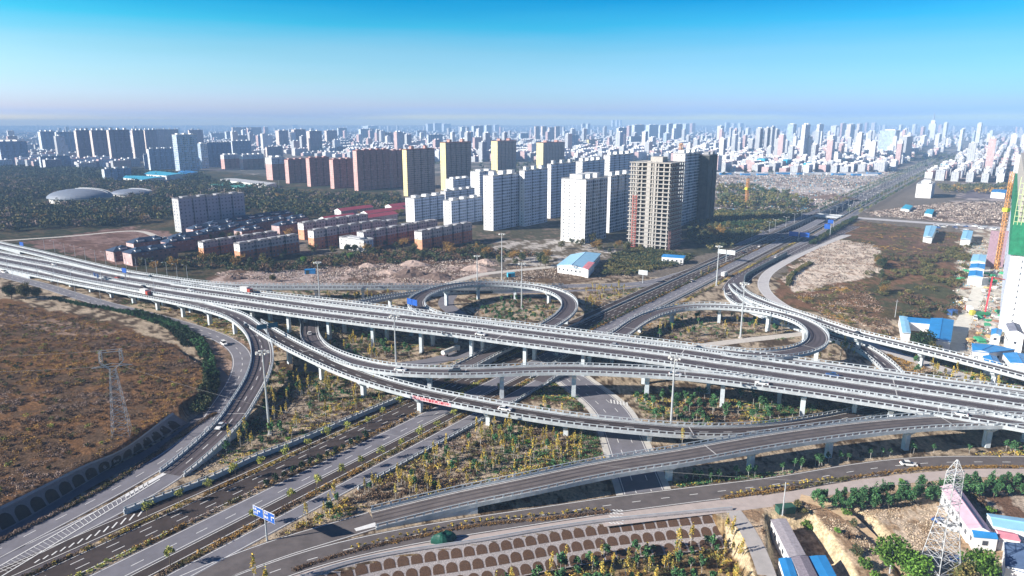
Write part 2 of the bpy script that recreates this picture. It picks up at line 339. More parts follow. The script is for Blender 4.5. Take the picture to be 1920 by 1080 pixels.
def build_ground():
    th = np.radians(np.linspace(-54, 54, 640)); r = [45.0]
    while r[-1] < 9000: r.append(r[-1] * 1.0072 + .02)
    r += [11000, 14000, 20000, 30000, 45000]; r = np.array(r)
    RR, TT = np.meshgrid(r, th, indexing='ij'); P = np.stack([RR * np.sin(TT), RR * np.cos(TT)], -1).reshape(-1, 2); n = len(P)
    Z = hgt(P)
    sl = (vnoise(P, 9, 3) - .5)
    dist = np.hypot(*P.T); jit = np.clip(dist / 90, 1.2, 14)
    Q = P + np.stack([vnoise(P, 14, 5) - .5, vnoise(P, 14, 9) - .5], 1) * jit[:, None] * 2.4 + RNG.normal(size=(n, 2)) * (jit * .12)[:, None]
    C = np.tile(np.array([.20, .17, .14]), (n, 1))
    for rg in REG:
        poly = rg[0] if len(rg) == 6 else pp(rg[0])
        x0, y0 = np.min(poly, 0) - 1; x1, y1 = np.max(poly, 0) + 1
        k = np.where((Q[:, 0] > x0) & (Q[:, 0] < x1) & (Q[:, 1] > y0) & (Q[:, 1] < y1))[0]; k = k[inpoly(Q[k], poly)]
        if not len(k): continue
        s = rg[4]; nz = vnoise(P[k], s, 11) * .62 + vnoise(P[k], max(1.2, s * .22), 13) * .38
        lim = np.quantile(nz, 1 - rg[3]); t = sm((nz - lim) / .05 + .5)[:, None]
        C[k] = np.array(rg[1]) * (1 - t) + np.array(rg[2]) * t
    C *= (1 + .35 * (vnoise(P, 2.2, 21, 2) - .5))[:, None]
    f = ((dist < 900) * 1.0)[:, None]; C *= 1 + .22 * f * RNG.normal(size=(n, 1)).clip(-2, 2) * .6
    # bare cut banks where the ground is steep
    Zg = Z.reshape(len(r), len(th)); gr = np.abs(np.gradient(Zg, axis=0) / np.gradient(RR, axis=0)) + np.abs(np.gradient(Zg, axis=1) / (RR * (th[1] - th[0])))
    st = (gr.reshape(-1) > .35) & (P[:, 0] > 55) & (P[:, 1] < 250); C[st] = np.array([.70, .56, .36]) * RNG.uniform(.75, 1.1, (st.sum(), 1))
    a = (P - np.array(O0)) @ np.array(D); b = (P - np.array(O0)) @ np.array(N); k = (b > -11.5) & (b < 16) & (a > 560) & (a < 1060); C[k] = (.15, .15, .17)
    Z += np.where(Z == 0, 0, sl * .5) * (P[:, 0] > 55)
    nr, nc = len(r), len(th); i, j = np.meshgrid(np.arange(nr - 1), np.arange(nc - 1), indexing='ij'); i = i.ravel() * nc + j.ravel()
    Fc = np.stack([i, i + nc, i + nc + 1, i + 1], 1).astype(np.int32)[:, ::-1]
    me = bpy.data.meshes.new("ground"); me.vertices.add(n); me.vertices.foreach_set("co", np.c_[P, Z].astype(np.float32).ravel())
    me.loops.add(Fc.size); me.loops.foreach_set("vertex_index", Fc.ravel()); me.polygons.add(len(Fc)); me.polygons.foreach_set("loop_start", np.arange(0, Fc.size, 4, dtype=np.int32))
    me.update(calc_edges=True); at = me.attributes.new("col", 'FLOAT_COLOR', 'POINT'); at.data.foreach_set("color", np.c_[np.clip(C, .01, .9), np.ones(n)].astype(np.float32).ravel())
    m, t, bs = _ns("ground_soil"); A = t.nodes.new("ShaderNodeAttribute"); A.attribute_name = "col"
    g = t.nodes.new("ShaderNodeNewGeometry"); nz = t.nodes.new("ShaderNodeTexNoise"); nz.inputs["Scale"].default_value = 1.1; nz.inputs["Detail"].default_value = 6; nz.inputs["Roughness"].default_value = .75
    t.links.new(g.outputs["Position"], nz.inputs["Vector"]); mr = t.nodes.new("ShaderNodeMapRange"); mr.inputs[1].default_value = .35; mr.inputs[2].default_value = .65; mr.inputs[3].default_value = .55; mr.inputs[4].default_value = 1.4
    t.links.new(nz.outputs[0], mr.inputs[0]); mx = t.nodes.new("ShaderNodeMix"); mx.data_type = 'RGBA'; mx.blend_type = 'MULTIPLY'; mx.inputs[0].default_value = 1
    t.links.new(A.outputs["Color"], mx.inputs[6]); t.links.new(mr.outputs[0], mx.inputs[7]); t.links.new(mx.outputs[2], bs.inputs["Base Color"]); bs.inputs["Roughness"].default_value = 1; bs.inputs["Specular IOR Level"].default_value = 0.05
    bp = t.nodes.new("ShaderNodeBump"); bp.inputs["Strength"].default_value = .9; bp.inputs["Distance"].default_value = .8; t.links.new(nz.outputs[0], bp.inputs["Height"]); t.links.new(bp.outputs[0], bs.inputs["Normal"])
    me.materials.append(m); tag(link("ground", me), kind="structure")
build_ground()

# ------------------------------------------------------------------ roads on the ground
ASPH = mat("asphalt_warm", (.135, .118, .116), var=.22, scale=.25, spec=.2)
ASPD = mat("asphalt_dark", (.062, .048, .045), var=.3, scale=.2, spec=.2)
ASPL = mat("asphalt_pale", (.19, .185, .21), var=.16, scale=.2, spec=.3)
ASPM = mat("asphalt_mauve", (.105, .09, .10), var=.14, scale=.12, spec=.25)
CONC = mat("concrete_pale", (.56, .52, .47), var=.14, scale=.5)
WHITE = mat("barrier_white", (.44, .47, .49), var=.25, scale=.35, rough=.7)
RAILW = mat("railing_grey", (.46, .50, .53), var=.05, rough=.5)
GIRD = mat("girder_concrete", (.44, .48, .52), var=.12, scale=.6)
PIERM = mat("pier_concrete", (.58, .64, .68), var=.16, scale=.7)
PAINT = mat("road_paint", (.75, .75, .74), var=.15, scale=2)
KERB = mat("kerb_stone", (.50, .49, .48), var=.15, scale=1)
BRN = mat("verge_soil", (.13, .075, .045), var=.35, scale=1.2)
def offs(C, n, o): return np.c_[C[:, :2] + n * o, C[:, 2]]
def dz(A, z): A = A.copy(); A[:, 2] += z; return A
def dashes(mb, C, n, off, on=3.0, gap=5.0, w=.22, z=.05):
    s = np.r_[0, np.cumsum(np.hypot(*np.diff(C[:, :2], axis=0).T))]; L = s[-1]; t = 2.0; step = on + gap
    def at(q): return np.array([np.interp(q, s, C[:, k]) for k in range(3)]), np.array([np.interp(q, s, n[:, k]) for k in range(2)])
    while t + on < L:
        p, a = at(t); q, b = at(t + on)
        mb.face([(*(p[:2] + a * (off - w / 2)), p[2] + z), (*(p[:2] + a * (off + w / 2)), p[2] + z), (*(q[:2] + b * (off + w / 2)), q[2] + z), (*(q[:2] + b * (off - w / 2)), q[2] + z)], PAINT); t += step
def road(name, P, wd, m, z=.05, lanes=(), edges=True, kerb=False, ground=False, kind="structure", world=False, on=3.0, gap=5.0):
    C = spline(P if world else px(P), 4.0)
    if ground: C[:, 2] = hgt(C[:, :2])
    C[:, 2] += z; T, n = frames(C); mb = MB(); mb.strip(offs(C, n, -wd / 2), offs(C, n, wd / 2), m)
    o = tag(mb.build(name), kind=kind)
    k = MB()
    if edges:
        for sgn in (-1, 1): k.strip(dz(offs(C, n, sgn * (wd / 2 - .5) - .11), .03), dz(offs(C, n, sgn * (wd / 2 - .5) + .11), .03), PAINT)
    for L in lanes: dashes(k, C, n, L, on, gap, z=.03)
    if k.f: k.build("lane_marking", o)
    if kerb:
        q = MB()
        for sgn in (-1, 1):
            a, b = offs(C, n, sgn * wd / 2), offs(C, n, sgn * (wd / 2 + .35)); q.strip(dz(a, .16), dz(b, .16), KERB) if sgn > 0 else q.strip(dz(b, .16), dz(a, .16), KERB)
            q.strip(dz(a, -.02), dz(a, .16), KERB); q.strip(dz(b, .16), dz(b, -.3), KERB)
        q.build("kerb", o)
    return o, C, n
def gridline(a0, a1, b, step=20, b1=None):
    n = max(2, int((a1 - a0) / step)); return [(*F(a0 + (a1 - a0) * i / n, b + ((b1 if b1 is not None else b) - b) * i / n), 0.0) for i in range(n + 1)]
def bgrid(a0, a1, b, zoff=0.0):
    q = gridline(a0, a1, b, 12); return [(x, y, float(trough(a0 + (a1 - a0) * i / (len(q) - 1))) + zoff) for i, (x, y, z) in enumerate(q)]
# the boulevard: paved bed, then carriageways as separate pours
road("boulevard_bed", bgrid(-60, 4200, 2), 46, mat("verge_ground", (.13, .11, .085), var=.35, scale=.8), z=.02, edges=False, world=True) if 0 else None
road("boulevard_side_road", [(*F(a, b), 0) for a, b in ((-60, -16), (60, -14.2), (150, -13.6), (560, -14), (1100, -15))], 6.2, ASPD, .06, world=True, edges=True)
road("boulevard_carriageway_dark", bgrid(-60, 560, -5), 8.6, ASPD, .06, lanes=(-1.4, 1.4), world=True)
road("boulevard_carriageway_pale", bgrid(-60, 560, 5), 7.4, ASPL, .06, lanes=(0.6,), world=True)
road("boulevard_outer_lane", bgrid(-60, 560, 10.9), 4.4, ASPD, .07, edges=True, world=True)
road("boulevard_right_side_road", [(*F(a, b), 0) for a, b in ((-60, 17.5), (60, 18.5), (150, 18.5), (190, 18.2))], 5.4, ASPL, .06, world=True)
road("boulevard_sunken_left", bgrid(560, 1080, -5), 9.4, ASPM, .06, lanes=(-1.6, 1.6), world=True)
road("boulevard_sunken_right", bgrid(560, 1080, 7), 11.5, ASPM, .06, lanes=(-1.8, 1.8), world=True)
road("boulevard_far_left", bgrid(1080, 4600, -5), 11, ASPM, .06, lanes=(-1.6, 1.6), world=True)
road("boulevard_far_right", bgrid(1080, 4600, 8), 11, ASPM, .06, lanes=(-1.6, 1.6), world=True)
road("boulevard_service_left", [(*F(a, -18.5), 0) for a in range(520, 4600, 60)], 8, ASPL, .05, world=True)
road("boulevard_service_right", [(*F(a, b), 0) for a, b in ((480, 23), (560, 24), (760, 23), (1200, 22), (2500, 22), (4600, 22))], 8, ASPL, .05, world=True)
# left ground road, its outer path, and the front roads
rA = road("ground_road_left", [(-180, 470), (0, 515), (87, 537), (125, 549), (200, 571), (275, 590), (350, 611), (412, 633), (446, 655), (455, 677), (449, 706), (433, 735), (413, 765), (393, 797), (333, 847), (233, 907), (150, 952), (67, 995), (0, 1030), (-120, 1090)], 8.2, ASPL, .08, lanes=(0,), kerb=False)
road("ground_road_outer_path", [(402, 690), (420, 712), (413, 738), (383, 778), (300, 836), (167, 908), (0, 1006), (-120, 1070)], 4.2, mat("path_grey", (.17, .155, .16), var=.15), .05, edges=False)
road("ramp_foot_road", [(333, 884), (283, 917), (200, 962), (100, 1012), (0, 1059), (-120, 1110)], 7.6, ASPL, .05, lanes=())
road("slip_road", [(233, 972), (160, 1012), (60, 1062), (-20, 1100)], 6.5, ASPM, .045, edges=False)
rS0 = road("front_ramp_foot_road", [(700, 975), (600, 1005), (540, 1022), (483, 1042), (400, 1074), (330, 1105)], 9.0, ASPH, .05)
rV = road("front_road", [(2300, 880), (2080, 868), (1920, 867), (1747, 868), (1613, 882), (1480, 905), (1280, 930), (1140, 948), (973, 973), (860, 990), (740, 1011), (640, 1033), (540, 1062), (440, 1100)], 8.2, ASPH, .08, lanes=(0,), on=2.5, gap=6)
road("front_slip_road", [(2300, 895), (2080, 884), (1920, 884), (1747, 893), (1613, 909), (1480, 932), (1330, 953), (1130, 969), (1000, 985), (860, 1005), (760, 1024), (640, 1048), (560, 1075), (500, 1100)], 4.8, mat("slip_concrete", (.48, .41, .38), var=.12), .06, edges=False)
road("crossing_apron", [(1120, 966), (1230, 953), (1330, 942), (1430, 930)], 11, mat("slip_concrete", (.48, .41, .38)), .045, edges=False)
road("farm_path", [(1375, 958), (1400, 990), (1425, 1040), (1445, 1100)], 4.2, mat("path_pale", (.45, .42, .40), var=.12), .05, ground=True, edges=False)
road("dirt_track", [(1500, 935), (1560, 950), (1620, 990), (1680, 1040), (1730, 1100)], 4.0, mat("track_sand", (.62, .45, .28), var=.25, scale=.8), .35, ground=True, edges=False)
road("under_street", [(1010, 640), (1050, 690), (1085, 720), (1120, 745), (1150, 775), (1165, 810), (1180, 850), (1195, 890), (1210, 930)], 12, ASPL, .045, lanes=(-2.2, 2.2))
road("pavement", [(1010, 640), (1050, 690), (1085, 720), (1120, 745), (1150, 775), (1165, 810), (1180, 850), (1195, 890), (1210, 930)], 16, mat("pavement_pale", (.58, .56, .52), var=.15), .03, edges=False)
road("under_street_branch", [(900, 655), (860, 665), (800, 680), (740, 687), (640, 690), (560, 690)], 9, ASPL, .04, edges=False)
road("interior_track", [(905, 612), (860, 590), (835, 570), (845, 552)], 9, ASPL, .05, edges=False)
road("loop_interior_road", [(1290, 652), (1380, 640), (1470, 630), (1530, 622)], 6, CONC, .05, edges=False)
road("far_ground_road", [(1000, 538), (1080, 536), (1205, 531), (1280, 513), (1340, 493), (1420, 463), (1500, 432), (1540, 412)], 9, ASPL, .055, lanes=(0,))
road("far_ground_road_outer", [(850, 547), (950, 549), (1080, 545), (1160, 542), (1250, 528), (1340, 500)], 4.5, ASPL, .05, edges=False)
rR = road("right_ground_road", [(1374, 545), (1380, 532), (1400, 515), (1435, 495), (1470, 479), (1540, 450), (1600, 424)], 13, ASPM, .07, lanes=(-3, 3))
rX = road("right_service_road", [(1920, 745), (1760, 690), (1640, 650), (1560, 615), (1500, 590), (1455, 565), (1432, 540), (1438, 515), (1475, 490), (1530, 463), (1590, 440)], 7, mat("slip_pale", (.52, .50, .50), var=.12), .05, edges=True)
road("crossing_street_left", [(*F(768, b), 0) for b in (-420, -300, -150, -20)], 16, ASPL, .04, world=True)
road("crossing_street_right", [(*F(768, b), 0) for b in (24, 120, 220, 330, 520)], 16, mat("slip_pale", (.52, .50, .50)), .04, world=True)
road("site_road", [(1790, 660), (1800, 620), (1825, 570), (1840, 530), (1850, 480)], 7, mat("site_concrete", (.66, .62, .54), var=.15), .06, edges=False)
road("orchard_road", [(-300, 475), (0, 452), (130, 443), (250, 433), (300, 446)], 6, CONC, .05, edges=False)
road("dug_area_road", [(840, 533), (900, 515), (960, 508), (1040, 500)], 7, CONC, .06, edges=False)
road("tower_street", [(1290, 424), (1400, 430), (1470, 440)], 7, ASPL, .05, edges=False)

# ------------------------------------------------------------------ arched planter slopes
def arch_slope(name, label, TL, BL, rows, base, soil, pitch, sx=.40):
    T = np.array(TL, float); B = np.array(BL, float); m = len(T)
    root = empty(name, tuple(T[m // 2])); tag(root, label, "retaining slope"); inv = Vector(root.location)
    mb = MB(); mb.strip(T - np.array(inv), B - np.array(inv), base); mb.build("slope_face", root)
    s = np.r_[0, np.cumsum(np.linalg.norm(np.diff((T + B) / 2, axis=0), axis=1))]; L = s[-1]; H = np.linalg.norm(T[0] - B[0]); rh = H / rows
    nrm = np.cross(T[1] - T[0], B[0] - T[0]); nrm /= np.linalg.norm(nrm); nrm *= np.sign(nrm @ (np.array([0, 0, CH]) - T[0]))
    def at(q, t): a = np.array([np.interp(q, s, T[:, k]) for k in range(3)]); b = np.array([np.interp(q, s, B[:, k]) for k in range(3)]); return a + (b - a) * t + nrm * .05 - np.array(inv)
    cnt = 0; rest = MB()
    for r in range(rows):
        q = pitch * (.6 if r % 2 == 0 else 1.1)
        while q < L - pitch * .5:
            hw = pitch * sx; P = []
            t1 = (r + .92) * rh / H; t0 = (r + .16) * rh / H; rad = hw / H
            for k in range(9):
                an = math.pi * (1 - k / 8); P.append(at(q + hw * math.cos(an), t0 + rad * (1 - math.sin(an)) * .95))
            P += [at(q + hw, t1), at(q - hw, t1)]
            if cnt < 100:
                w_ = MB(); w_.face(P, soil); w_.build("arch_bed", root)
            else: rest.face(P, soil)
            cnt += 1; q += pitch
    if rest.f: tag(rest.build("arch_bed", root), kind="stuff")
    cp = MB(); n_ = np.array([0, 0, .35]); cp.strip(T + np.array([0, 0, .3]) - np.array(inv), T - np.array([0, 0, .3]) - np.array(inv), base); cp.strip(T + (T - B) / H * .6 + np.array([0, 0, .3]) - np.array(inv), T + np.array([0, 0, .3]) - np.array(inv), mat("coping_grey", (.34, .32, .33)))
    cp.build("coping", root)
tb = spline([(*G(*p, 3.75), 3.75) for p in WT], 3.0); bb = spline([(*G(*p, .05), .05) for p in WB], 3.0)
k_ = min(len(tb), len(bb)); ii = np.linspace(0, 1, 60)
rs = lambda A: np.stack([np.interp(ii, np.linspace(0, 1, len(A)), A[:, k]) for k in range(3)], 1)
arch_slope("arched_retaining_wall", "grey retaining wall with a row of tall dark arches below the brown field", rs(tb), rs(bb), 1, mat("wall_grey", (.20, .18, .19), var=.15, scale=1), mat("arch_soil_dark", (.055, .04, .035), var=.3, scale=2), 4.2, .41)
arch_slope("arched_planter_slope", "pale gravelly bank with rows of brown arched planting beds below the railing", np.c_[FTl[:, :2] + _n * .6, np.full(len(FTl), .12)], FBl + np.array([0, 0, .25]), 3, mat("bank_gravel", (.40, .36, .35), var=.5, scale=3.5), mat("arch_soil", (.115, .065, .04), var=.45, scale=4), 3.15, .42)

# painted markings of the junctions: hatched gore, chevrons, crossings
def marks(label, quads, z):
    q = MB()
    for P in quads: q.face([(*G(u, v, z), z) for u, v in P], PAINT)
    tag(q.build("painted_markings"), kind="structure")
Q_ = []
def lp(a, b, t): return (a[0] + (b[0] - a[0]) * t, a[1] + (b[1] - a[1]) * t)
def lineq(a, b, w): return [(a[0], a[1] - w), (a[0] + w, a[1] + w), (b[0] + w, b[1] + w), (b[0], b[1] - w)]
A0, A1, B0, B1 = (318, 880), (-20, 1072), (300, 898), (-10, 1088)
Q_ += [lineq(A0, A1, .7), lineq(B0, B1, .7), lineq((330, 876), (235, 930), 1.6)]
for t in np.linspace(.12, .96, 34): a = lp(A0, A1, t); b = lp(B0, B1, min(1, t - .045)); Q_.append([(a[0] - .8, a[1]), (a[0] + .8, a[1]), (b[0] + .8, b[1]), (b[0] - .8, b[1])])
for t in np.linspace(0, 1, 13):
    c = lp((262, 962), (68, 1052), t); w_ = 15 - 7 * t
    Q_.append([(c[0] - 5, c[1] + w_ * .42), (c[0] - 2, c[1] + w_ * .43), (c[0] + 8, c[1] - w_ * .42), (c[0] + 5, c[1] - w_ * .43)])
marks("gore", Q_, .13)
marks("crossing", [[(1140 + i * 7, 955 + i * .2 + j * 6), (1144 + i * 7, 955 + i * .2 + j * 6), (1150 + i * 7, 958 + i * .2 + j * 6), (1146 + i * 7, 958 + i * .2 + j * 6)] for i in range(4) for j in range(5)], .15)
marks("street_crossing", [[(1144 + i * 6, 749 + i), (1146.5 + i * 6, 749 + i), (1148 + i * 6, 756 + i), (1145 + i * 6, 756 + i)] for i in range(6)], .12)
marks("ramp_foot_gore", [[(664, 991), (728, 972), (735, 980), (668, 996)]], .17)
# ================================================================== ELEVATED ROADS
def solid_strip(mb, C, n, o0, o1, z0, z1, m, mt=None, cap=True):
    """a bar of rectangular section along a line, offsets o0<o1 to the right, heights relative"""
    a0, a1 = dz(offs(C, n, o0), z1), dz(offs(C, n, o1), z1); b0, b1 = dz(offs(C, n, o0), z0), dz(offs(C, n, o1), z0)
    mb.strip(a0, a1, mt or m); mb.strip(b1, b0, m); mb.strip(b0, a0, m); mb.strip(a1, b1, m)
    if cap:
        mb.face([b0[0], b1[0], a1[0], a0[0]], m); mb.face([b1[-1], b0[-1], a0[-1], a1[-1]], m)
def railing(C, n, off, m, h0=.85, h1=1.5, sp=2.4):
    mb = MB(); solid_strip(mb, C, n, off - .09, off + .09, h1 - .16, h1, m); pass
    s = np.r_[0, np.cumsum(np.hypot(*np.diff(C[:, :2], axis=0).T))]
    for q in np.arange(.5, s[-1], sp):
        p = [np.interp(q, s, C[:, k]) for k in range(3)]; a = [np.interp(q, s, n[:, k]) for k in range(2)]
        mb.box((p[0] + a[0] * off, p[1] + a[1] * off, p[2] + h0 - .05), (.5, .2, h1 - h0 - .05), m, rz=math.atan2(a[1], a[0]) + math.pi / 2)
    return mb
def pier_mesh(h, wcap, kind):
    mb = MB()
    if kind == "pair":
        return None
    if kind == "flare":
        w0, w1, t = 1.7, wcap, 1.5; hf = min(1.9, h * .5)
        P = [(-w0 / 2, 0), (w0 / 2, 0), (w0 / 2, h - hf), (w1 / 2, h - .25), (w1 / 2, h), (-w1 / 2, h), (-w1 / 2, h - .25), (-w0 / 2, h - hf)]
    else:
        w0, t = 1.6, 1.4; w1 = 2.3; hf = min(.8, h * .3)
        P = [(-w0 / 2, 0), (w0 / 2, 0), (w0 / 2, h - hf), (w1 / 2, h - .1), (w1 / 2, h), (-w1 / 2, h), (-w1 / 2, h - .1), (-w0 / 2, h - hf)]
    f = [(x, -t / 2, z) for x, z in P]; b = [(x, t / 2, z) for x, z in P]
    mb.face(f, PIERM); mb.face(b[::-1], PIERM)
    for i in range(len(P)):
        j = (i + 1) % len(P); mb.face([f[j], f[i], b[i], b[j]], PIERM)
    return mb
ASPT = mat("tyre_polish", (.075, .064, .066), var=.3, scale=.15, rough=.6)
RAMPS = {}
def ramp(name, label, P, wd, surf, piers=None, kind="flare", lanes=(0,), girder=1.5, cat="elevated road", wallbelow=2.6, rail=True, parapets=(-1, 1), sp=26, start=14, skip=(), z_extra=0, zg=0.0, median=False, pz=.62):
    C = spline(px(P), 3.0); C[:, 2] += z_extra; T, n = frames(C); m = len(C); mid = C[m // 2].copy(); mid[2] = 0
    root = empty(name, tuple(mid)); tag(root, label, cat); Cl = C - mid; h = wd / 2; RAMPS[label] = (C, n, T)
    gb = MB()                                         # deck: thin wings and a tapered box girder
    sec = [(-h, 0), (-h, -.35), (-h * .55, -.6), (-h * .45, -girder), (h * .45, -girder), (h * .55, -.6), (h, -.35), (h, 0)]
    for (o0, z0), (o1, z1) in zip(sec, sec[1:] + sec[:1]):
        gb.strip(dz(offs(Cl, n, o0), z0), dz(offs(Cl, n, o1), z1), GIRD)
    low = C[:, 2] < wallbelow
    for sgn in (-1, 1):                               # solid walls where the road comes down
        i = 0
        while i < m:
            if low[i]:
                j = i
                while j + 1 < m and low[j + 1]: j += 1
                if j > i:
                    top = dz(offs(Cl[i:j + 1], n[i:j + 1], sgn * (h - .02)), -.1); bot = top.copy(); bot[:, 2] = -.3 + zg
                    gb.strip(top, bot, GIRD)
                    for e in (i, j):
                        a = offs(Cl[e:e + 1], n[e:e + 1], -h)[0]; b = offs(Cl[e:e + 1], n[e:e + 1], h)[0]
                        gb.face([(*a[:2], -.3 + zg), (*b[:2], -.3 + zg), (*b[:2], b[2] - .1), (*a[:2], a[2] - .1)], GIRD)
                i = j + 1
            else: i += 1
    gb.build("deck", root)
    sb = MB(); sb.strip(dz(offs(Cl, n, -h + .45), .03), dz(offs(Cl, n, h - .45), .03), surf); so = sb.build("road_surface", root)
    tb_ = MB(); cs_ = (-7.6, -3.9, 3.9, 7.6) if median else (-1.7, 1.9) if wd > 7.5 else (0,)
    for c_ in cs_:
        for d_ in (-.85, .85): tb_.strip(dz(offs(Cl, n, c_ + d_ - .28), .042), dz(offs(Cl, n, c_ + d_ + .28), .042), ASPT)
    tb_.build("tyre_track", so)
    kb = MB()
    for L in lanes: dashes(kb, Cl, n, L, z=.06)
    for sgn in (-1, 1): kb.strip(dz(offs(Cl, n, sgn * (h - 1.1) - .09), .06), dz(offs(Cl, n, sgn * (h - 1.1) + .09), .06), PAINT)
    if median:
        for o in (-1.5, 1.5): kb.strip(dz(offs(Cl, n, o - .09), .06), dz(offs(Cl, n, o + .09), .06), PAINT)
    kb.build("lane_marking", so)
    for sgn in parapets:
        pb = MB(); o0, o1 = (h - .22, h + .12) if sgn > 0 else (-h - .12, -h + .22)
        solid_strip(pb, Cl, n, o0, o1, -.55, pz, WHITE); po = pb.build("parapet", root)
        if rail: railing(Cl, n, sgn * (h - .1), RAILW, pz).build("railing", po)
    if median:
        mb_ = MB()
        for o in (-.75, .45): solid_strip(mb_, Cl, n, o, o + .3, -.02, .62, WHITE)
        solid_strip(mb_, Cl, n, -.45, .45, -.02, .2, BRN); mo = mb_.build("median_barrier", root)
        railing(Cl, n, -.6, RAILW, .62).build("railing", mo)
    jb = MB(); s = np.r_[0, np.cumsum(np.hypot(*np.diff(C[:, :2], axis=0).T))]
    for q in np.arange(start + sp / 2, s[-1], sp * 3):  # expansion joints
        p = np.array([np.interp(q, s, Cl[:, k]) for k in range(3)]); a = np.array([np.interp(q, s, n[:, k]) for k in range(2)]); t_ = np.array([-a[1], a[0]])
        jb.face([(*(p[:2] + a * (-h + .5) - t_ * .18), p[2] + .055), (*(p[:2] + a * (h - .5) - t_ * .18), p[2] + .055), (*(p[:2] + a * (h - .5) + t_ * .18), p[2] + .055), (*(p[:2] + a * (-h + .5) + t_ * .18), p[2] + .055)], KERB)
    if jb.f: jb.build("expansion_joint", so)
    for q in np.arange(start, s[-1], sp):
        p = np.array([np.interp(q, s, C[:, k]) for k in range(3)]); a = np.array([np.interp(q, s, n[:, k]) for k in range(2)])
        hh = p[2] - girder + .02
        if hh < 1.4: continue
        u, v = Pj(p[0], p[1], 0)
        if any(x0 <= u <= x1 for x0, x1 in skip): continue
        rz = math.atan2(a[1], a[0])
        if kind == "pair":
            for o in (-h * .52, h * .52):
                link("pier", pier_mesh(hh, 2, "col").mesh("pier"), root, (p[0] + a[0] * o - mid[0], p[1] + a[1] * o - mid[1], 0), rz)
        else:
            link("pier", pier_mesh(hh, wd * .62 if kind == "flare" else 2, kind).mesh("pier"), root, (p[0] - mid[0], p[1] - mid[1], 0), rz)
    return root, C, n, T
M_P = [(-400, 395, .4), (-150, 450, .6), (0, 483, 1.2), (47, 492, 2), (100, 502, 3), (160, 516, 4.4), (235, 530, 6), (325, 545, 8), (400, 556, 9.3), (500, 571, 10.4), (600, 585, 11), (700, 597.5, 11.4), (775, 606.5, 11.5), (875, 618, 11.5), (970, 631, 11.4), (1095, 647, 11.2), (1170, 656, 11), (1255, 667, 11), (1340, 680, 10.7), (1440, 694.5, 10.3), (1600, 718, 9.5), (1760, 742, 9.1), (1915, 766, 9), (2150, 806, 9), (2500, 870, 9)]
ramp("viaduct", "wide main viaduct with two dark carriageways and a white central barrier crossing the whole view", M_P, 21.5, ASPM, kind="pair", lanes=(-5.6, -2.6 + 8, 5.6 - .2), cat="viaduct", median=True, sp=25, start=12, wallbelow=3.2)
C_P = [(330, 531, 7.8), (400, 541, 8.9), (460, 549, 9.7), (520, 556, 10.2), (600, 565, 10.7), (680, 575, 11.1), (780, 588, 11.3), (870, 600.5, 11.3), (970, 612, 11.2), (1095, 628, 11.0), (1200, 641, 10.8), (1317, 656, 10.6), (1440, 673, 10.2), (1600, 694, 9.4), (1760, 717, 9), (1915, 738, 8.9), (2150, 775, 8.9), (2500, 835, 8.9)]
ramp("collector_ramp", "narrow collector lane running tight along the far side of the main viaduct", C_P, 6.6, ASPM, kind="col", lanes=(), sp=25, start=20)
Q_P = [(574, 592, 1.2), (580, 606, 2.4), (580, 622, 3.8), (584, 637, 5), (600, 655, 6.6), (645, 675, 8), (720, 692, 9.2), (800, 698, 9.8), (900, 698, 10.2), (1000, 694, 10.6), (1080, 693.5, 10.8), (1200, 698, 10.8), (1305, 705.5, 10.5), (1430, 721, 10.1), (1555, 739, 9.5), (1690, 760, 9), (1790, 777, 8.9), (1920, 799, 8.9), (2150, 842, 8.9), (2400, 890, 8.9)]
ramp("curved_ramp", "white-walled ramp sweeping out from under the viaduct and joining its near side on the right", Q_P, 8.4, ASPM, kind="flare", lanes=(), sp=27, start=60)
S_P = [(700, 975, .12), (740, 965, .5), (870, 934, 2.2), (973, 913, 4.0), (1140, 878, 5.6), (1280, 856, 6.8), (1413, 832, 7.6), (1547, 812, 8.2), (1680, 797, 8.6), (1790, 790.5, 8.7), (1920, 791, 8.8), (2150, 805, 8.8), (2500, 840, 8.8)]
ramp("front_ramp", "long front ramp rising from the lower boulevard towards the right edge, nearest elevated road", S_P, 9.2, ASPH, kind="flare", lanes=(), sp=27, start=84)
W_P = [(-260, 452, .5), (-100, 480, .8), (0, 499.5, 1.5), (70, 514, 2.6), (150, 530.5, 3.9), (187, 537, 4.9), (250, 549, 6.4), (325, 563, 7.9), (400, 580, 8.9), (440, 593, 9.2), (464, 608, 9.1), (482, 628, 8.8), (491, 652, 8.2), (491, 682, 7.2), (480, 714, 5.7), (460, 748, 4.3), (433, 790, 2.9), (383, 840, 1.4), (333, 882, .3), (322, 890, .12)]
ramp("left_curved_ramp", "ramp bending down from the viaduct past the floodlight mast to the lower left road", W_P, 8.6, ASPM, kind="flare", lanes=(0,), sp=25, start=10)
L_P = [(474, 606, 9.0), (512, 629, 9.0), (550, 650, 8.6), (600, 674, 8.3), (650, 696, 8.0), (700, 714, 7.5), (775, 735, 7.0), (875, 756, 6.5), (957, 771, 6.1), (1073, 789, 5.2), (1205, 803, 4.2), (1305, 810, 3.4), (1405, 809, 2.6), (1480, 802, 2.0), (1555, 790, 1.2), (1613, 778, .6), (1690, 762, .15), (1740, 742, .1)]
ramp("banner_ramp", "long curving ramp with the red banner on its white side wall, crossing the boulevard", L_P, 8.0, ASPD, kind="flare", lanes=(0,), sp=27, start=40)
N_P = [(-120, 431, .6), (0, 459, 1.7), (50, 470, 2.6), (100, 482, 3.5), (150, 494, 4.5), (230, 512, 5.8), (300, 523, 7.2), (350, 530, 7.6), (400, 535, 7.7), (480, 538, 7.4), (600, 538.5, 7), (725, 538.5, 6.2), (825, 538.5, 4.6), (900, 540, 3), (1000, 540, .9), (1060, 537.5, .15)]
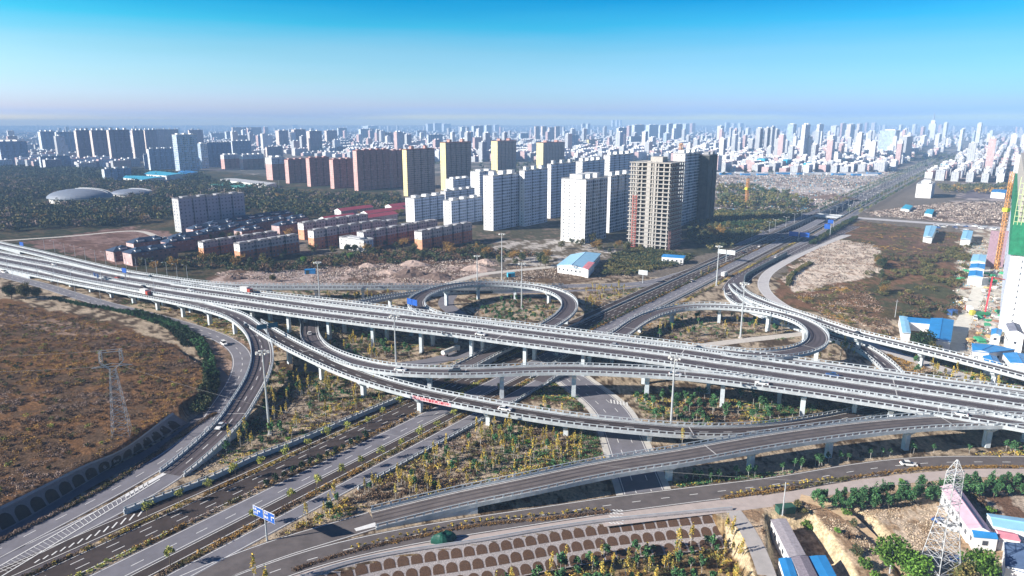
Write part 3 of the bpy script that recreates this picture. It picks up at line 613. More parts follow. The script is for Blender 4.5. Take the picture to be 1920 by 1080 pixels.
ramp("far_ramp", "straight ramp behind the viaduct in front of the sandy dug ground", N_P, 8, ASPM, kind="flare", lanes=(), sp=27, start=10)
N2_P = [(655, 573, 9.6), (690, 565, 8), (735, 556, 5.6), (785, 549.5, 3.2), (840, 547.5, 1), (880, 548, .1)]
ramp("short_link_ramp", "short link ramp dropping left of the round loop behind the viaduct", N2_P, 6.5, ASPM, kind="col", lanes=(), sp=24, start=12)
LP1 = [(850, 697, .15), (880, 683, 1.2), (930, 657, 3), (985, 632, 4.2), (1030, 610, 5), (1057, 592, 5.8), (1069, 573, 6.6), (1058, 556, 7.2), (1022, 542, 7.8), (970, 534.5, 8.4), (920, 532, 9), (868, 534, 9.8), (820, 543, 10.6), (789, 556, 11), (780, 570, 11.2), (792, 584, 11.3), (815, 593, 11.3)]
ramp("round_loop", "round loop ramp circling the planted island behind the middle of the viaduct", LP1, 8.6, ASPM, kind="flare", lanes=(), sp=22, start=66)
LP2 = [(1010, 715, .15), (1080, 672, 2.6), (1162, 628, 4.6), (1192, 606, 5.6), (1230, 588, 6.6), (1280, 577, 7.6), (1330, 574.5, 8.5), (1392, 578, 9.2), (1455, 588, 10), (1505, 604, 10.6), (1532, 624, 10.9), (1531, 643, 11), (1505, 657, 11), (1455, 665.5, 11), (1405, 666, 10.9), (1355, 661, 10.7)]
ramp("wide_loop", "wide oval loop ramp around the yellow-green island right of the boulevard", LP2, 8.6, ASPM, kind="flare", lanes=(), sp=25, start=60)
T_P = [(1378, 536, .15), (1388, 548, .8), (1402, 556, 1.5), (1425, 566, 2.5), (1458, 578, 3.8), (1515, 597, 5.2), (1555, 611, 6.2), (1602, 626, 7.0), (1690, 647, 7.3), (1815, 677, 7.3), (1915, 703, 7.3), (2150, 765, 7.2), (2400, 830, 7)]
ramp("right_far_ramp", "ramp curving off the right-hand road and running past the blue sheds to the right edge", T_P, 8.2, ASPM, kind="flare", lanes=(), sp=27, start=20)
U_P = [(1369, 545, .1), (1372, 556, .4), (1384, 567, .8), (1410, 580, 1.1), (1450, 596, 1.2), (1500, 613, 1.2), (1560, 632, 1.2), (1610, 650, 1.0), (1645, 672, .8), (1675, 700, .3), (1690, 740, .12)]
ramp("low_link_road", "low walled link road dipping between the wide loop and the far right ramp", U_P, 7.4, ASPM, kind="col", lanes=(0,), sp=40, start=400)

# the street bridge over the sunken boulevard
br = empty("street_bridge", (*F(768, 2.5), 0)); tag(br, "short white bridge carrying the crossing street over the sunken boulevard", "bridge")
def lb(p): return (p[0] - br.location[0], p[1] - br.location[1])
mb = MB(); mb.box((0, 0, -1.0), (28, 18, 1.06), WHITE, rz=R(GA - 90)); mb.build("deck", br)
for da in (-8.6, 8.6):
    mb = MB(); c = lb(F(768 + da, 2.5)); mb.box((*c, .06), (28, .5, 1.0), WHITE, rz=R(GA - 90)); mb.build("parapet", br)
for b in (-11.2, 2.0, 15.8):
    mb = MB(); c = lb(F(768, b)); mb.box((*c, -6.4), (.9, 16, 5.38), PIERM, rz=R(GA - 90)); mb.build("pier", br)
# trough walls either side of the sunken part
for side, b in (("left", -10.6), ("right", 15.2)):
    A = np.linspace(575, 1040, 60); top = np.array([(*F(a, b), .9) for a in A]); bot = np.array([(*F(a, b), float(trough(a)) - .2) for a in A]); sg = -1 if side == "left" else 1
    out = np.array([(*F(a, b + sg * .5), .9) for a in A]); ob = out.copy(); ob[:, 2] = -.2
    mb = MB(); mb.strip(top, bot, mat("trough_wall", (.30, .31, .33), var=.12)); mb.strip(out, top, WHITE); mb.strip(ob, out, WHITE)
    tag(mb.build("trough_wall"), "long concrete wall along the %s side of the sunken boulevard" % ("far left" if side == "left" else "near right"), "retaining wall")
# low side walls of the boulevard
def lowwall(name, label, P, h, w, m, world=False, railm=None, cat="wall", zz=0.0):
    C = spline(P if world else px(P), 3.0); C[:, 2] += zz; T, n = frames(C); mid = C[len(C) // 2].copy(); Cl = C - mid
    root = empty(name, tuple(mid)); tag(root, label, cat); mb = MB(); solid_strip(mb, Cl, n, -w / 2, w / 2, -.3, h, m); mb.build("wall_body", root)
    if railm: railing(Cl, n, 0, railm, h, h + .7).build("railing", root)
    return root
lowwall("road_side_wall", "grey side wall with railing left of the boulevard, below the saplings", [(233, 965), (310, 935), (390, 905), (477, 863), (560, 832), (640, 797), (740, 755), (790, 735)], 1.5, .5, GIRD, railm=RAILW)
lowwall("road_side_wall", "grey side wall with railing right of the boulevard, beside the sapling field", [(*F(a, 22.6), 0) for a in (60, 100, 140, 185)], .8, .4, GIRD, world=True, railm=RAILW)
lowwall("road_side_wall", "white kerb wall on the far left of the boulevard beyond the viaduct", [(*F(a, -10.6), 0) for a in (225, 300, 400, 500, 575)], .9, .4, WHITE, world=True)
lowwall("road_side_wall", "low wall on the near right of the boulevard between the two loops", [(*F(a, 11.4), 0) for a in (225, 300, 380)], .7, .4, GIRD, world=True)
lowwall("guard_rail", "thin metal railing along the top of the arched planter slope", [(520, 1100)] + FT[1:], .12, .2, KERB, railm=RAILW, cat="railing")
lowwall("wedge_wall", "wedge of pale concrete where the right-hand road splits", [(1375, 533), (1383, 541), (1392, 549)], .9, 1.2, WHITE)
lowwall("curved_parapet", "white-topped curved wall on the inner side of the right-hand road", [(1395, 533), (1397, 522), (1412, 512), (1440, 497), (1475, 478)], 2.6, .6, mat("teal_wall", (.16, .20, .22)))
# ================================================================== BUILDINGS
ROOFW = mat("roof_white", (.46, .47, .49), var=.15, scale=.4); ROOFG = mat("roof_grey", (.36, .36, .38), var=.2, scale=.3)
ROOFR = mat("roof_red", (.36, .15, .13), var=.15); PLW = mat("plaster_white", (.80, .80, .80), var=.06)
FS = {
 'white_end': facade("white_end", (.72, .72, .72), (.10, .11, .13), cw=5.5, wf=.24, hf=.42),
 'white_shaded_side': facade("white_shaded_side", (.54, .61, .74), (.07, .09, .13), cw=3.1, wf=.55, hf=.5),  # white walls tinted darker and bluer to hold the long sides' shade
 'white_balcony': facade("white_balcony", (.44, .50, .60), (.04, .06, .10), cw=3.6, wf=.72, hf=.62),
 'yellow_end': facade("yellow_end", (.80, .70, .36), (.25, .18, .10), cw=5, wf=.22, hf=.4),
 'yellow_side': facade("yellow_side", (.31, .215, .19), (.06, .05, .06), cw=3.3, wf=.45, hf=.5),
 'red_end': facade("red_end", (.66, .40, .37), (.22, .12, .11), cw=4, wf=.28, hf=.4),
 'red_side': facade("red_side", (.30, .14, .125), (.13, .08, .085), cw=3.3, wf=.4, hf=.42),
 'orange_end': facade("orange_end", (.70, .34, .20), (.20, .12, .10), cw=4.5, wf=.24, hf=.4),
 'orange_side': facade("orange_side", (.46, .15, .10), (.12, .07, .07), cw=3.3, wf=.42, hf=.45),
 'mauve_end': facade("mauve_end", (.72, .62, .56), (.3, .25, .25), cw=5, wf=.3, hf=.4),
 'mauve_hazed_side': facade("mauve_hazed_side", (.13, .12, .22), (.10, .09, .13), cw=3.4, wf=.4, hf=.45),  # mauve wall deepened to indigo; distance haze is mixed into the colour
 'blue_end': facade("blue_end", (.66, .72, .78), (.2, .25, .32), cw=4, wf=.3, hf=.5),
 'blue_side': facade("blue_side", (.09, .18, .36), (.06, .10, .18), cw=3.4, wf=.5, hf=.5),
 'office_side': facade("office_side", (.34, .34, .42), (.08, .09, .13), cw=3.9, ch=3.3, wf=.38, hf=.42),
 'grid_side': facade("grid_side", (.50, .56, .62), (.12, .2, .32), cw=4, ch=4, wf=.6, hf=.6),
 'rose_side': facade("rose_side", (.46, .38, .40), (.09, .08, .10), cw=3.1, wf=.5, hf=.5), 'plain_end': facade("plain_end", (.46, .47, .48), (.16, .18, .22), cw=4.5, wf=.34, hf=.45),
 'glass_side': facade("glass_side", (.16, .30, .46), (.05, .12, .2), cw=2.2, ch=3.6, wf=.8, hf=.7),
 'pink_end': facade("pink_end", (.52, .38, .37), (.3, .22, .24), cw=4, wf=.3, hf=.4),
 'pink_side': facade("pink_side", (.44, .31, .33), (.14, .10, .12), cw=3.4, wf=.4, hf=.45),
 'dark_net': mat("scaffold_net_dark", (.045, .05, .048), var=.5, scale=.25), 'plain': PLW}
def foot(L, W, bays=True, seed=0):
    """plan of a slab block, long sides broken by recessed stair bays; returns polygon in (along, across) with the near end first"""
    P = [(0, 0)]
    if bays and L > 22:
        k = max(2, int(round(L / 13))); bw = L / k
        for i in range(1, k): P += [(i * bw - 1.1, 0), (i * bw - 1.1, -1.7), (i * bw + 1.1, -1.7), (i * bw + 1.1, 0)]
    P += [(L, 0), (L, -W)]
    if bays and L > 22:
        for i in range(k - 1, 0, -1): P += [(i * bw + 1.1, -W), (i * bw + 1.1, -W + 1.4), (i * bw - 1.1, -W + 1.4), (i * bw - 1.1, -W)]
    P += [(0, -W)]; return P
def slab(name, loc, L, W, H, end, side, roof, label, group=None, bands=None, boxes=0, boxh=3.4, bays=True, ang=GA, cat="building", par=1.1, boxmat=None, tall=None, single=False):
    root = empty(name, (loc[0], loc[1], loc[2] if len(loc) > 2 else 0), R(ang)); tag(root, label, cat, group)
    P = foot(L, W, bays)                        # local: x along the block, y across (left side is -N -> +y), so mirror
    P = [(x, -y) for x, y in P]                 # near corner at the origin, body to the left
    # counter-clockwise? origin->+x along long near face, body on +y: yes
    def mw(lo, e, s_):
        def f(i):
            a, b = P[i], P[(i + 1) % len(P)]; return e if abs(a[0] - b[0]) < .01 and (max(a[1], b[1]) > W - .2 and min(a[1], b[1]) < .2) else s_
        return f
    zs = [0, H]; mats = [(end, side)]
    if bands: zs = [0, bands[0] * H, H]; mats = [(bands[1], bands[2]), (end, side)]
    wb = MB()
    for (z0, z1), (e, s_) in zip(zip(zs, zs[1:]), mats): wb.prism(P, z0, z1, mw(z0, e, s_), roof)
    wo = wb.build("wall", root)
    if not single:
        pb = MB()                               # parapet round the roof
        for i in range(len(P)):
            a, b = P[i], P[(i + 1) % len(P)]; pb.wall(a, b, H, H + par, PLW if roof is ROOFW else side if not hasattr(side, 'x') else side); pb.face([(*b, H), (*a, H), (*a, H + par), (*b, H + par)], roof)
        pb.build("parapet", root)
    if boxes:
        bm_ = None
        for i in range(boxes):
            x = (i + .5) * L / boxes
            if bm_ is None:
                q = MB(); q.box((0, 0, 0), (min(5.5, L / boxes * .6), W * .5, boxh), boxmat or PLW, top=roof); q.box((0, 0, boxh - .02), (min(5.5, L / boxes * .6) + .8, W * .5 + .8, .35), roof); bm_ = q.mesh("stair_head")
            link("stair_head", bm_, root, (x, W * .5, H + .01))
    return root
def solve(u, v, vt, ul, ur):
    x, y = G(u, v); H = bis(lambda z: -(Pj(x, y, z)[1] - vt), 0, 240)
    W = bis(lambda k: -(Pj(x - N[0] * k, y - N[1] * k, H)[0] - ul), .5, 120)
    L = bis(lambda k: Pj(x + D[0] * k, y + D[1] * k, H)[0] - (ur + (Pj(x, y, H)[0] - u) * 0), .5, 400)
    return x, y, H, W, L
def tower(name, label, u, v, vt, ul, ur, style, group=None, boxes=None, cat="apartment block", **kw):
    x, y, H, W, L = solve(u, v, vt, ul, ur); L = min(L, 140)
    e, s_, r = {'white': ('white_end', 'white_shaded_side', ROOFW), 'wbal': ('white_end', 'white_balcony', ROOFW), 'yellow': ('yellow_end', 'yellow_side', ROOFR), 'red': ('red_end', 'red_side', ROOFR),
        'rw': ('white_end', 'white_shaded_side', ROOFW), 'mauve': ('mauve_end', 'mauve_hazed_side', ROOFG), 'blue': ('blue_end', 'blue_side', ROOFG), 'office': ('plain_end', 'office_side', ROOFG),
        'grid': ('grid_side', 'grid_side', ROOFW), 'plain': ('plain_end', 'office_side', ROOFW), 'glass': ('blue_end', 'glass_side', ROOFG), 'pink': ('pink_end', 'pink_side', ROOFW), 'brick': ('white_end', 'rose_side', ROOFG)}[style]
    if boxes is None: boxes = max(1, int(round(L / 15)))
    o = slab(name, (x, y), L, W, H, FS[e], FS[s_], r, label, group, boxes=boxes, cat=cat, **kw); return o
# white towers in the middle
G1 = "white apartment towers behind the interchange"
WT_ = [("tall white apartment tower nearest the brick rows, lit end wall with one window column", 925, 433, 331, 906, 975, 'white'),
 ("second tall white apartment tower, right of the one nearest the brick rows", 983, 425, 321, 974, 1027, 'white'),
 ("third tall white apartment tower, half hidden by the pair beside the concrete frame", 1032, 410, 309, 1026, 1080, 'white'),
 ("nearest white tower with balconied side, left of the unfinished concrete frame", 1096, 457, 338, 1053, 1140, 'wbal'),
 ("balconied white tower immediately left of the unfinished concrete frame, behind its twin", 1142, 437, 332, 1132, 1186, 'wbal'),
 ("white tower rising behind the third tall tower, window column on its lit end", 1090, 397, 304, 1079, 1134, 'white'),
 ("white tower behind the balconied pair, just left of the frame's top", 1141, 385, 292, 1132, 1188, 'white')]
for l, *a in WT_: tower("apartment_tower", l, *a, group=G1, boxh=4)
tower("apartment_tower", "pale blue-white tower with ladders of balconies, right of the unfinished frame", 1277, 424, 289, 1263, 1314, 'wbal', boxes=3, group=G1)
x, y, H, W, L = solve(1322, 418, 292, 1313, 1346)
slab("netted_tower", (x, y), L, W, H, FS['dark_net'], FS['dark_net'], ROOFG, "dark unfinished tower wrapped in scaffold netting, right of the pale balconied tower", boxes=2, boxmat=ROOFG, cat="apartment block")
for l, *a in [("low white slab block in front, right of the red roofed rows", 778, 418, 373, 760, 834, 'white'), ("low white slab block nearest the brick rows, with square lit end", 847, 424, 378, 831, 904, 'white'),
 ("low white slab block behind the two front ones", 836, 395, 360, 826, 890, 'white'), ("mid-rise white block at the foot of the second yellow tower", 850, 372, 337, 836, 884, 'white'), ("mid-rise white block just left of the nearest tall white tower", 900, 385, 323, 882, 930, 'white')]:
    tower("slab_block", l, *a, group="white slab blocks", boxh=2.6)
for l, *a in [("yellow-ended brown tower nearest the camera, left of the low white blocks", 765, 368, 281, 754, 814, 'yellow'), ("tallest yellow-ended brown tower, with two roof pavilions", 837, 357, 268, 825, 883, 'yellow'),
 ("third yellow-ended brown tower from the left", 933, 330, 265, 921, 968, 'yellow'), ("rightmost yellow-ended brown tower, behind the white roofs", 1018, 322, 268, 1006, 1059, 'yellow')]:
    tower("brown_tower", l, *a, group="brown towers with yellow ends", boxes=2, boxh=4.5, boxmat=mat("pavilion_pink", (.5, .3, .26)))
RB = [(672, 358, 283, 661, 729), (737, 352, 283, 728, 762), (627, 354, 300, 617, 661), (583, 350, 297, 573, 617), (543, 344, 300, 533, 574)]
RL = ["widest brick-red slab tower, left of the first yellow-ended tower", "narrow brick-red tower between the widest red slab and the first yellow tower", "brick-red slab just left of the widest red one", "third brick-red slab from the widest, pink lit end", "leftmost plain brick-red slab beside the white-topped one"]
for l, a in zip(RL, RB): tower("red_slab", l, *a, 'red', group="brick-red slab towers", boxh=2.4, boxmat=mat("pavilion_rose", (.6, .42, .4)))
for l, a in zip(["white-topped red slab at the head of the red row", "white-topped red slab left of the head of the red row", "leftmost white-topped red slab below the blue mid-rises"], [(512, 338, 296, 497, 534), (457, 318, 291, 448, 494), (422, 317, 291, 413, 449)]):
    tower("red_slab", l, *a, 'rw', bands=(.72, FS['red_end'], FS['red_side']), group="brick-red slab towers", boxh=3.2)
# brick rows in front
BR = [("nearest brick-and-white row on the left, orange end wall among trees", 452, 493, 459, 438, 560), ("brick-and-white row behind the nearest left one, beside the villas", 383, 481, 456, 371, 520),
 ("brick-and-white row in the middle distance, left of the white stair block", 590, 468, 434, 577, 716), ("brick-and-white row furthest back on the left of the red roofs", 571, 450, 420, 558, 690),
 ("long brick-and-white row behind the white annexe", 683, 468, 437, 669, 820), ("rightmost brick-and-white row with bright orange end wall", 792, 472, 436, 777, 885), ("brick-and-white row partly hidden behind the long one", 640, 455, 430, 628, 745)]
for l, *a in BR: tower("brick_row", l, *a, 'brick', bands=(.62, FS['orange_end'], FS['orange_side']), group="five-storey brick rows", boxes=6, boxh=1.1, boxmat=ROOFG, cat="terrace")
tower("annexe", "small white annexe in front of the long brick row, beside a round tree", 683, 473, 452, 636, 700, 'white', boxes=1, boxh=1, bays=False)
for i, (l, u, v, vt, ul, ur) in enumerate([("low row with raspberry red roof nearest the brick terraces", 655, 428, 414, 640, 745), ("low raspberry red roofed row in the middle", 690, 412, 401, 676, 760), ("low raspberry red roofed row furthest back by the trees", 640, 406, 396, 590, 700), ("low raspberry red roofed row left of the middle one", 612, 424, 412, 596, 668), ("low raspberry red roofed row beside the first yellow tower", 735, 398, 388, 722, 765)]):
    x, y, H, W, L = solve(u, v, vt, ul, ur); o = slab("red_roofed_row", (x, y), L, 11, H, FS['white_end'], FS['pink_side'], mat("roof_raspberry", (.50, .09, .13), var=.12), l, "low rows with raspberry red roofs", bays=False, single=True, cat="terrace")
    r = MB(); rr = mat("roof_raspberry", (.50, .09, .13)); r.face([(-.5, -.6, H), (L + .5, -.6, H), (L + .5, 5.5, H + 2.6), (-.5, 5.5, H + 2.6)], rr); r.face([(-.5, 5.5, H + 2.6), (L + .5, 5.5, H + 2.6), (L + .5, 11.6, H), (-.5, 11.6, H)], rr)
    r.face([(-.5, 11.6, H), (-.5, -.6, H), (-.5, 5.5, H + 2.6)], PLW); r.build("roof", o)
# office slab
tower("office_block", "long pale office slab with dark striped end wall, standing before the villas", 341, 436, 374, 322, 457, 'office', cat="office block", boxes=4, boxh=1.6, boxmat=ROOFG)
# far left towers
FL = [(82, 293, 247, 70, 103), (112, 294, 248, 102, 138), (151, 309, 245, 138, 168), (180, 310, 245, 167, 200), (212, 311, 244, 199, 242), (255, 303, 245, 244, 269), (277, 295, 244, 268, 293), (297, 285, 243, 292, 304), (308, 284, 243, 302, 334)]
FLn = ["first", "second", "third", "fourth", "fifth, widest", "sixth", "seventh", "eighth, narrow", "ninth"]
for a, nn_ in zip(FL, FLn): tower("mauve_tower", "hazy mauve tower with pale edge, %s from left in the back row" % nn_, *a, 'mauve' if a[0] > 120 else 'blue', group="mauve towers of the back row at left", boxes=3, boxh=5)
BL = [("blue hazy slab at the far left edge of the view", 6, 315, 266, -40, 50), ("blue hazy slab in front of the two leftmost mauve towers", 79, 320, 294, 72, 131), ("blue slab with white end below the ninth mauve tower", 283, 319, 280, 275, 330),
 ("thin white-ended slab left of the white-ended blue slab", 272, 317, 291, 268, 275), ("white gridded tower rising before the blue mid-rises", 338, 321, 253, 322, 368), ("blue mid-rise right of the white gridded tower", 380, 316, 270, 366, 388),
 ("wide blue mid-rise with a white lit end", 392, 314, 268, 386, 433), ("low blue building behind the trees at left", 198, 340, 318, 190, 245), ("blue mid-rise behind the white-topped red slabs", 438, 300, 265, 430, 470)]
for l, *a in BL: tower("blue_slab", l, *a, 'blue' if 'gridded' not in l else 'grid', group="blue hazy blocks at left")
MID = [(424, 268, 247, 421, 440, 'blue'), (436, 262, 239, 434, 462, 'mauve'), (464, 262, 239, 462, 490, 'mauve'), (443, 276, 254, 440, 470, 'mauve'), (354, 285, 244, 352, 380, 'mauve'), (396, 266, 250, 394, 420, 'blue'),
 (522, 282, 245, 516, 540, 'mauve'), (551, 280, 243, 546, 573, 'mauve'), (580, 290, 246, 574, 603, 'mauve'), (612, 276, 245, 608, 632, 'mauve'), (634, 262, 240, 632, 650, 'blue'), (548, 243, 234, 547, 557, 'blue'), (500, 300, 276, 497, 530, 'mauve'),
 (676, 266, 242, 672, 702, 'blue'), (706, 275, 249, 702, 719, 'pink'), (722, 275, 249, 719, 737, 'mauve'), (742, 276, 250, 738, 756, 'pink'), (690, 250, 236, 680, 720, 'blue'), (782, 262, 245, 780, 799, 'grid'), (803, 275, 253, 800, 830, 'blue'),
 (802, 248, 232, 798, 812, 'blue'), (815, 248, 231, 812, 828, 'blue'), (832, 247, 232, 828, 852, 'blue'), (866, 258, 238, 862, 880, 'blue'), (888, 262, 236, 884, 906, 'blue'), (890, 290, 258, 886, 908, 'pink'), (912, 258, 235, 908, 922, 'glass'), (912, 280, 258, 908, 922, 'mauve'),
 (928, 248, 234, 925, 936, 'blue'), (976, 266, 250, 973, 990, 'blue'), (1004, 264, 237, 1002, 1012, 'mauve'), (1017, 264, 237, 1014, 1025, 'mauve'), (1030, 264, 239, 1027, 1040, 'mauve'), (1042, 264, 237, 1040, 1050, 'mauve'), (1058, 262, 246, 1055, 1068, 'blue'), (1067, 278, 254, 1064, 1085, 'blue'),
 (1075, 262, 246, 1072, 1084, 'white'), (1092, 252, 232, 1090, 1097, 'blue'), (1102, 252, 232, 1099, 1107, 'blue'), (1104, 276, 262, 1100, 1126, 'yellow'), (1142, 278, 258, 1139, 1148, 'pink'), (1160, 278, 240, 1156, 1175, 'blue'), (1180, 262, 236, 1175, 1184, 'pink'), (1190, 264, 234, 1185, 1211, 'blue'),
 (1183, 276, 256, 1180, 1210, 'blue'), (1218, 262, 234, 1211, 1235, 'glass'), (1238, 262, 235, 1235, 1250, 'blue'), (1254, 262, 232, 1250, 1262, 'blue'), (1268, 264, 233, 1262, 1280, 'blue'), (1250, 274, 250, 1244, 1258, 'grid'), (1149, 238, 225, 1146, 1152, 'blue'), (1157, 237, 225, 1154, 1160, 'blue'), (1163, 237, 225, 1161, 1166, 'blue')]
RGT = [(1286, 252, 232, 1280, 1292, 'blue'), (1298, 252, 231, 1294, 1304, 'pink'), (1352, 266, 236, 1345, 1358, 'white'), (1362, 248, 230, 1359, 1370, 'blue'), (1376, 246, 231, 1372, 1381, 'white'), (1388, 248, 231, 1384, 1396, 'blue'), (1356, 292, 262, 1350, 1364, 'white'), (1324, 292, 270, 1314, 1330, 'white'),
 (1342, 290, 268, 1338, 1348, 'white'), (1369, 280, 257, 1365, 1373, 'white'), (1380, 281, 257, 1376, 1384, 'white'), (1398, 282, 254, 1393, 1402, 'pink'), (1403, 258, 240, 1398, 1408, 'white'), (1426, 290, 241, 1418, 1432, 'plain'), (1440, 290, 240, 1433, 1446, 'plain'), (1449, 290, 238, 1445, 1454, 'plain'), (1457, 288, 243, 1452, 1462, 'plain'),
 (1488, 274, 233, 1477, 1494, 'grid'), (1511, 305, 234, 1504, 1520, 'white'), (1518, 304, 258, 1511, 1524, 'white'), (1537, 276, 233, 1532, 1545, 'white'), (1568, 258, 236, 1558, 1574, 'white'), (1562, 284, 255, 1552, 1570, 'white'), (1580, 258, 231, 1576, 1587, 'pink'), (1596, 264, 233, 1588, 1607, 'mauve'), (1530, 310, 272, 1522, 1536, 'plain'), (1538, 312, 290, 1532, 1542, 'plain'),
 (1572, 312, 288, 1560, 1580, 'white'), (1612, 256, 232, 1607, 1618, 'mauve'), (1626, 248, 230, 1622, 1634, 'pink'), (1641, 247, 230, 1634, 1650, 'mauve'), (1616, 270, 254, 1608, 1648, 'white'), (1660, 246, 234, 1655, 1666, 'white'), (1680, 290, 245, 1650, 1688, 'grid'), (1690, 256, 234, 1686, 1694, 'white'), (1701, 300, 257, 1687, 1722, 'plain'),
 (1717, 252, 233, 1711, 1723, 'white'), (1732, 262, 238, 1727, 1736, 'pink'), (1766, 252, 234, 1760, 1772, 'pink'), (1776, 262, 230, 1770, 1788, 'white'), (1762, 272, 252, 1754, 1770, 'white'), (1806, 283, 243, 1801, 1827, 'glass'), (1828, 276, 247, 1824, 1834, 'grid'), (1841, 268, 231, 1833, 1849, 'white'), (1862, 264, 245, 1856, 1868, 'blue'),
 (1734, 275, 255, 1726, 1742, 'white'), (1908, 275, 252, 1896, 1914, 'white'), (1926, 276, 253, 1916, 1932, 'white'), (1748, 372, 346, 1719, 1754, 'white')]
words = {'blue': 'blue-grey', 'mauve': 'mauve', 'pink': 'pinkish', 'grid': 'pale window-gridded', 'white': 'white', 'yellow': 'cream', 'glass': 'dark glassy', 'plain': 'plain bright white'}
LMK = [(0, 420, "above the white-topped red slabs"), (420, 500, "in the cluster above the white-topped red slabs"), (500, 660, "above the brick-red slabs"), (660, 770, "above the widest red slab"), (770, 860, "between the two nearer yellow towers"), (860, 970, "behind the third yellow tower"),
 (970, 1080, "behind the rightmost yellow tower"), (1080, 1180, "above the white tower roofs"), (1180, 1290, "above the unfinished concrete frame"), (1290, 1345, "just right of the dark netted tower"), (1345, 1420, "above the pale dug strip"), (1420, 1470, "in the bright slender quartet"), (1470, 1560, "left of the big gridded slab"),
 (1560, 1660, "behind the big gridded slab"), (1660, 1730, "beside the far boulevard's left"), (1730, 1800, "at the far end of the boulevard"), (1800, 2000, "right of the far boulevard")]
allb = sorted(MID + RGT); cnt = {}
for a in allb:
    lm = next(t for x0, x1, t in LMK if x0 <= a[0] < x1); key = (a[5], lm); cnt.setdefault(key, []).append(a)
ORD = ["first", "second", "third", "fourth", "fifth", "sixth", "seventh", "eighth", "ninth", "tenth"]
for (st, lm), L_ in cnt.items():
    for i, a in enumerate(L_):
        hi = "high-rise" if a[1] - a[2] > 17 else "mid-rise"; pos = "" if len(L_) == 1 else ", %s from left" % ORD[i]
        if a[1] == 372: lb_ = "lone white block with a dark central slit, right of the far boulevard"
        elif a[0] == 1680: lb_ = "big pale slab with a square window grid, left of the far boulevard"
        else: lb_ = "%s far %s %s%s" % (words[st], hi, lm, pos)
        a = list(a); a[0] = a[0] - (a[0] - 960) / (5871 - a[1]) * (a[1] - a[2])
        tower("far_tower", lb_, *a, group="far towers %s" % lm, boxes=1 if a[4] - a[3] < 14 else 2, boxh=4, bays=a[1] > 262)
# spired tower at the end of the boulevard
x, y, H, W, L = solve(1751, 262, 232, 1742, 1757); o = slab("spired_tower", (x, y), L, W, H, FS['white_end'], FS['white_shaded_side'], ROOFW, "stepped white tower with a tall pointed spire at the end of the boulevard", cat="tower")
q = MB(); q.box((L / 2, W / 2, H), (L * .6, W * .6, H * .22), FS['plain']); q.build("upper_storey", o)
q = MB(); q.beam((L / 2, W / 2, H * 1.2), (L / 2, W / 2, H * 1.78), (W * .34, .6), mat("spire_metal", (.25, .3, .38)), 6); q.build("spire", o)
for l, u, v, vt, ul, ur in [("block topped with bright teal netting, left of three in the low quarter", 1432, 317, 298, 1420, 1440), ("block topped with bright teal netting, middle of three in the low quarter", 1474, 319, 300, 1464, 1484), ("block wrapped in bright teal netting, right of three in the low quarter", 1519, 322, 306, 1508, 1530)]:
    x, y, H, W, L = solve(u, v, vt, ul, ur); o = slab("netted_block", (x, y), L, W, H * .5, FS['plain_end'], FS['office_side'], ROOFG, l, "teal-netted blocks", bays=False, single=True)
    q = MB(); tn = mat("net_teal", (.03, .40, .58), var=.15); q.prism([(-.8, -.8), (L + .8, -.8), (L + .8, W + .8), (-.8, W + .8)], H * .5, H, tn, tn); q.build("netting", o)
for i, u in enumerate(np.linspace(1352, 1640, 26)):
    x, y = G(u + random.uniform(-4, 4), 327 + random.uniform(-1.5, 2.5)); L_ = random.uniform(16, 34); q = MB(); c_ = [PLW, mat("cabin_blue", (.04, .22, .5)), ROOFW][i % 3]; q.box((0, 0, 0), (L_, 7, 4), c_, top=ROOFW); hip_ = q.build("cabin_row", None, (x, y, 0)); tag(hip_, "tiny %s site cabin in the long row on the pale dug strip" % ["white", "blue", "grey"][i % 3], "cabin", "%s cabins on the pale dug strip" % ["white", "blue", "grey"][i % 3])
# low city blocks: several hundred small buildings in street order
def city(n, poly, hs, styles, name, label, group, sizes=(28, 60, 11, 14), seed=1, minsep=1.05):
    rg = np.random.default_rng(seed); P = np.array(pp(poly)); x0, y0 = P.min(0); x1, y1 = P.max(0); out = []; tries = 0; grid = {}
    pxp = np.array(poly, float); u0, v0 = pxp.min(0); u1, v1 = pxp.max(0)
    while len(out) < n and tries < n * 60:
        tries += 1; u, v = rg.uniform(u0, u1), v0 + (v1 - v0) * rg.uniform() ** 1.15
        if not inpoly(np.array([[u, v]]), poly)[0]: continue
        x, y = G(u, v); a, b = AB(x, y)
        if -34 < b < 40: continue
        a = round(a / 24) * 24 + rg.uniform(-2, 2); b = round(b / 19) * 19; x, y = F(a, b)
        L = rg.uniform(*sizes[:2]); W = rg.uniform(*sizes[2:]); H = hs[0] + (hs[1] - hs[0]) * rg.uniform() ** 2
        if b < 0 and b + 0 > -34: continue
        ok = True
        for (aa, bb, LL, WW) in out:
            if a < aa + LL + 4 and a + L + 4 > aa and b - W - 3 < bb and b + 3 > bb - WW: ok = False; break
        if ok: out.append((a, b, L, W)); yield x, y, L, W, H, styles[rg.integers(len(styles))]
meshes = {}
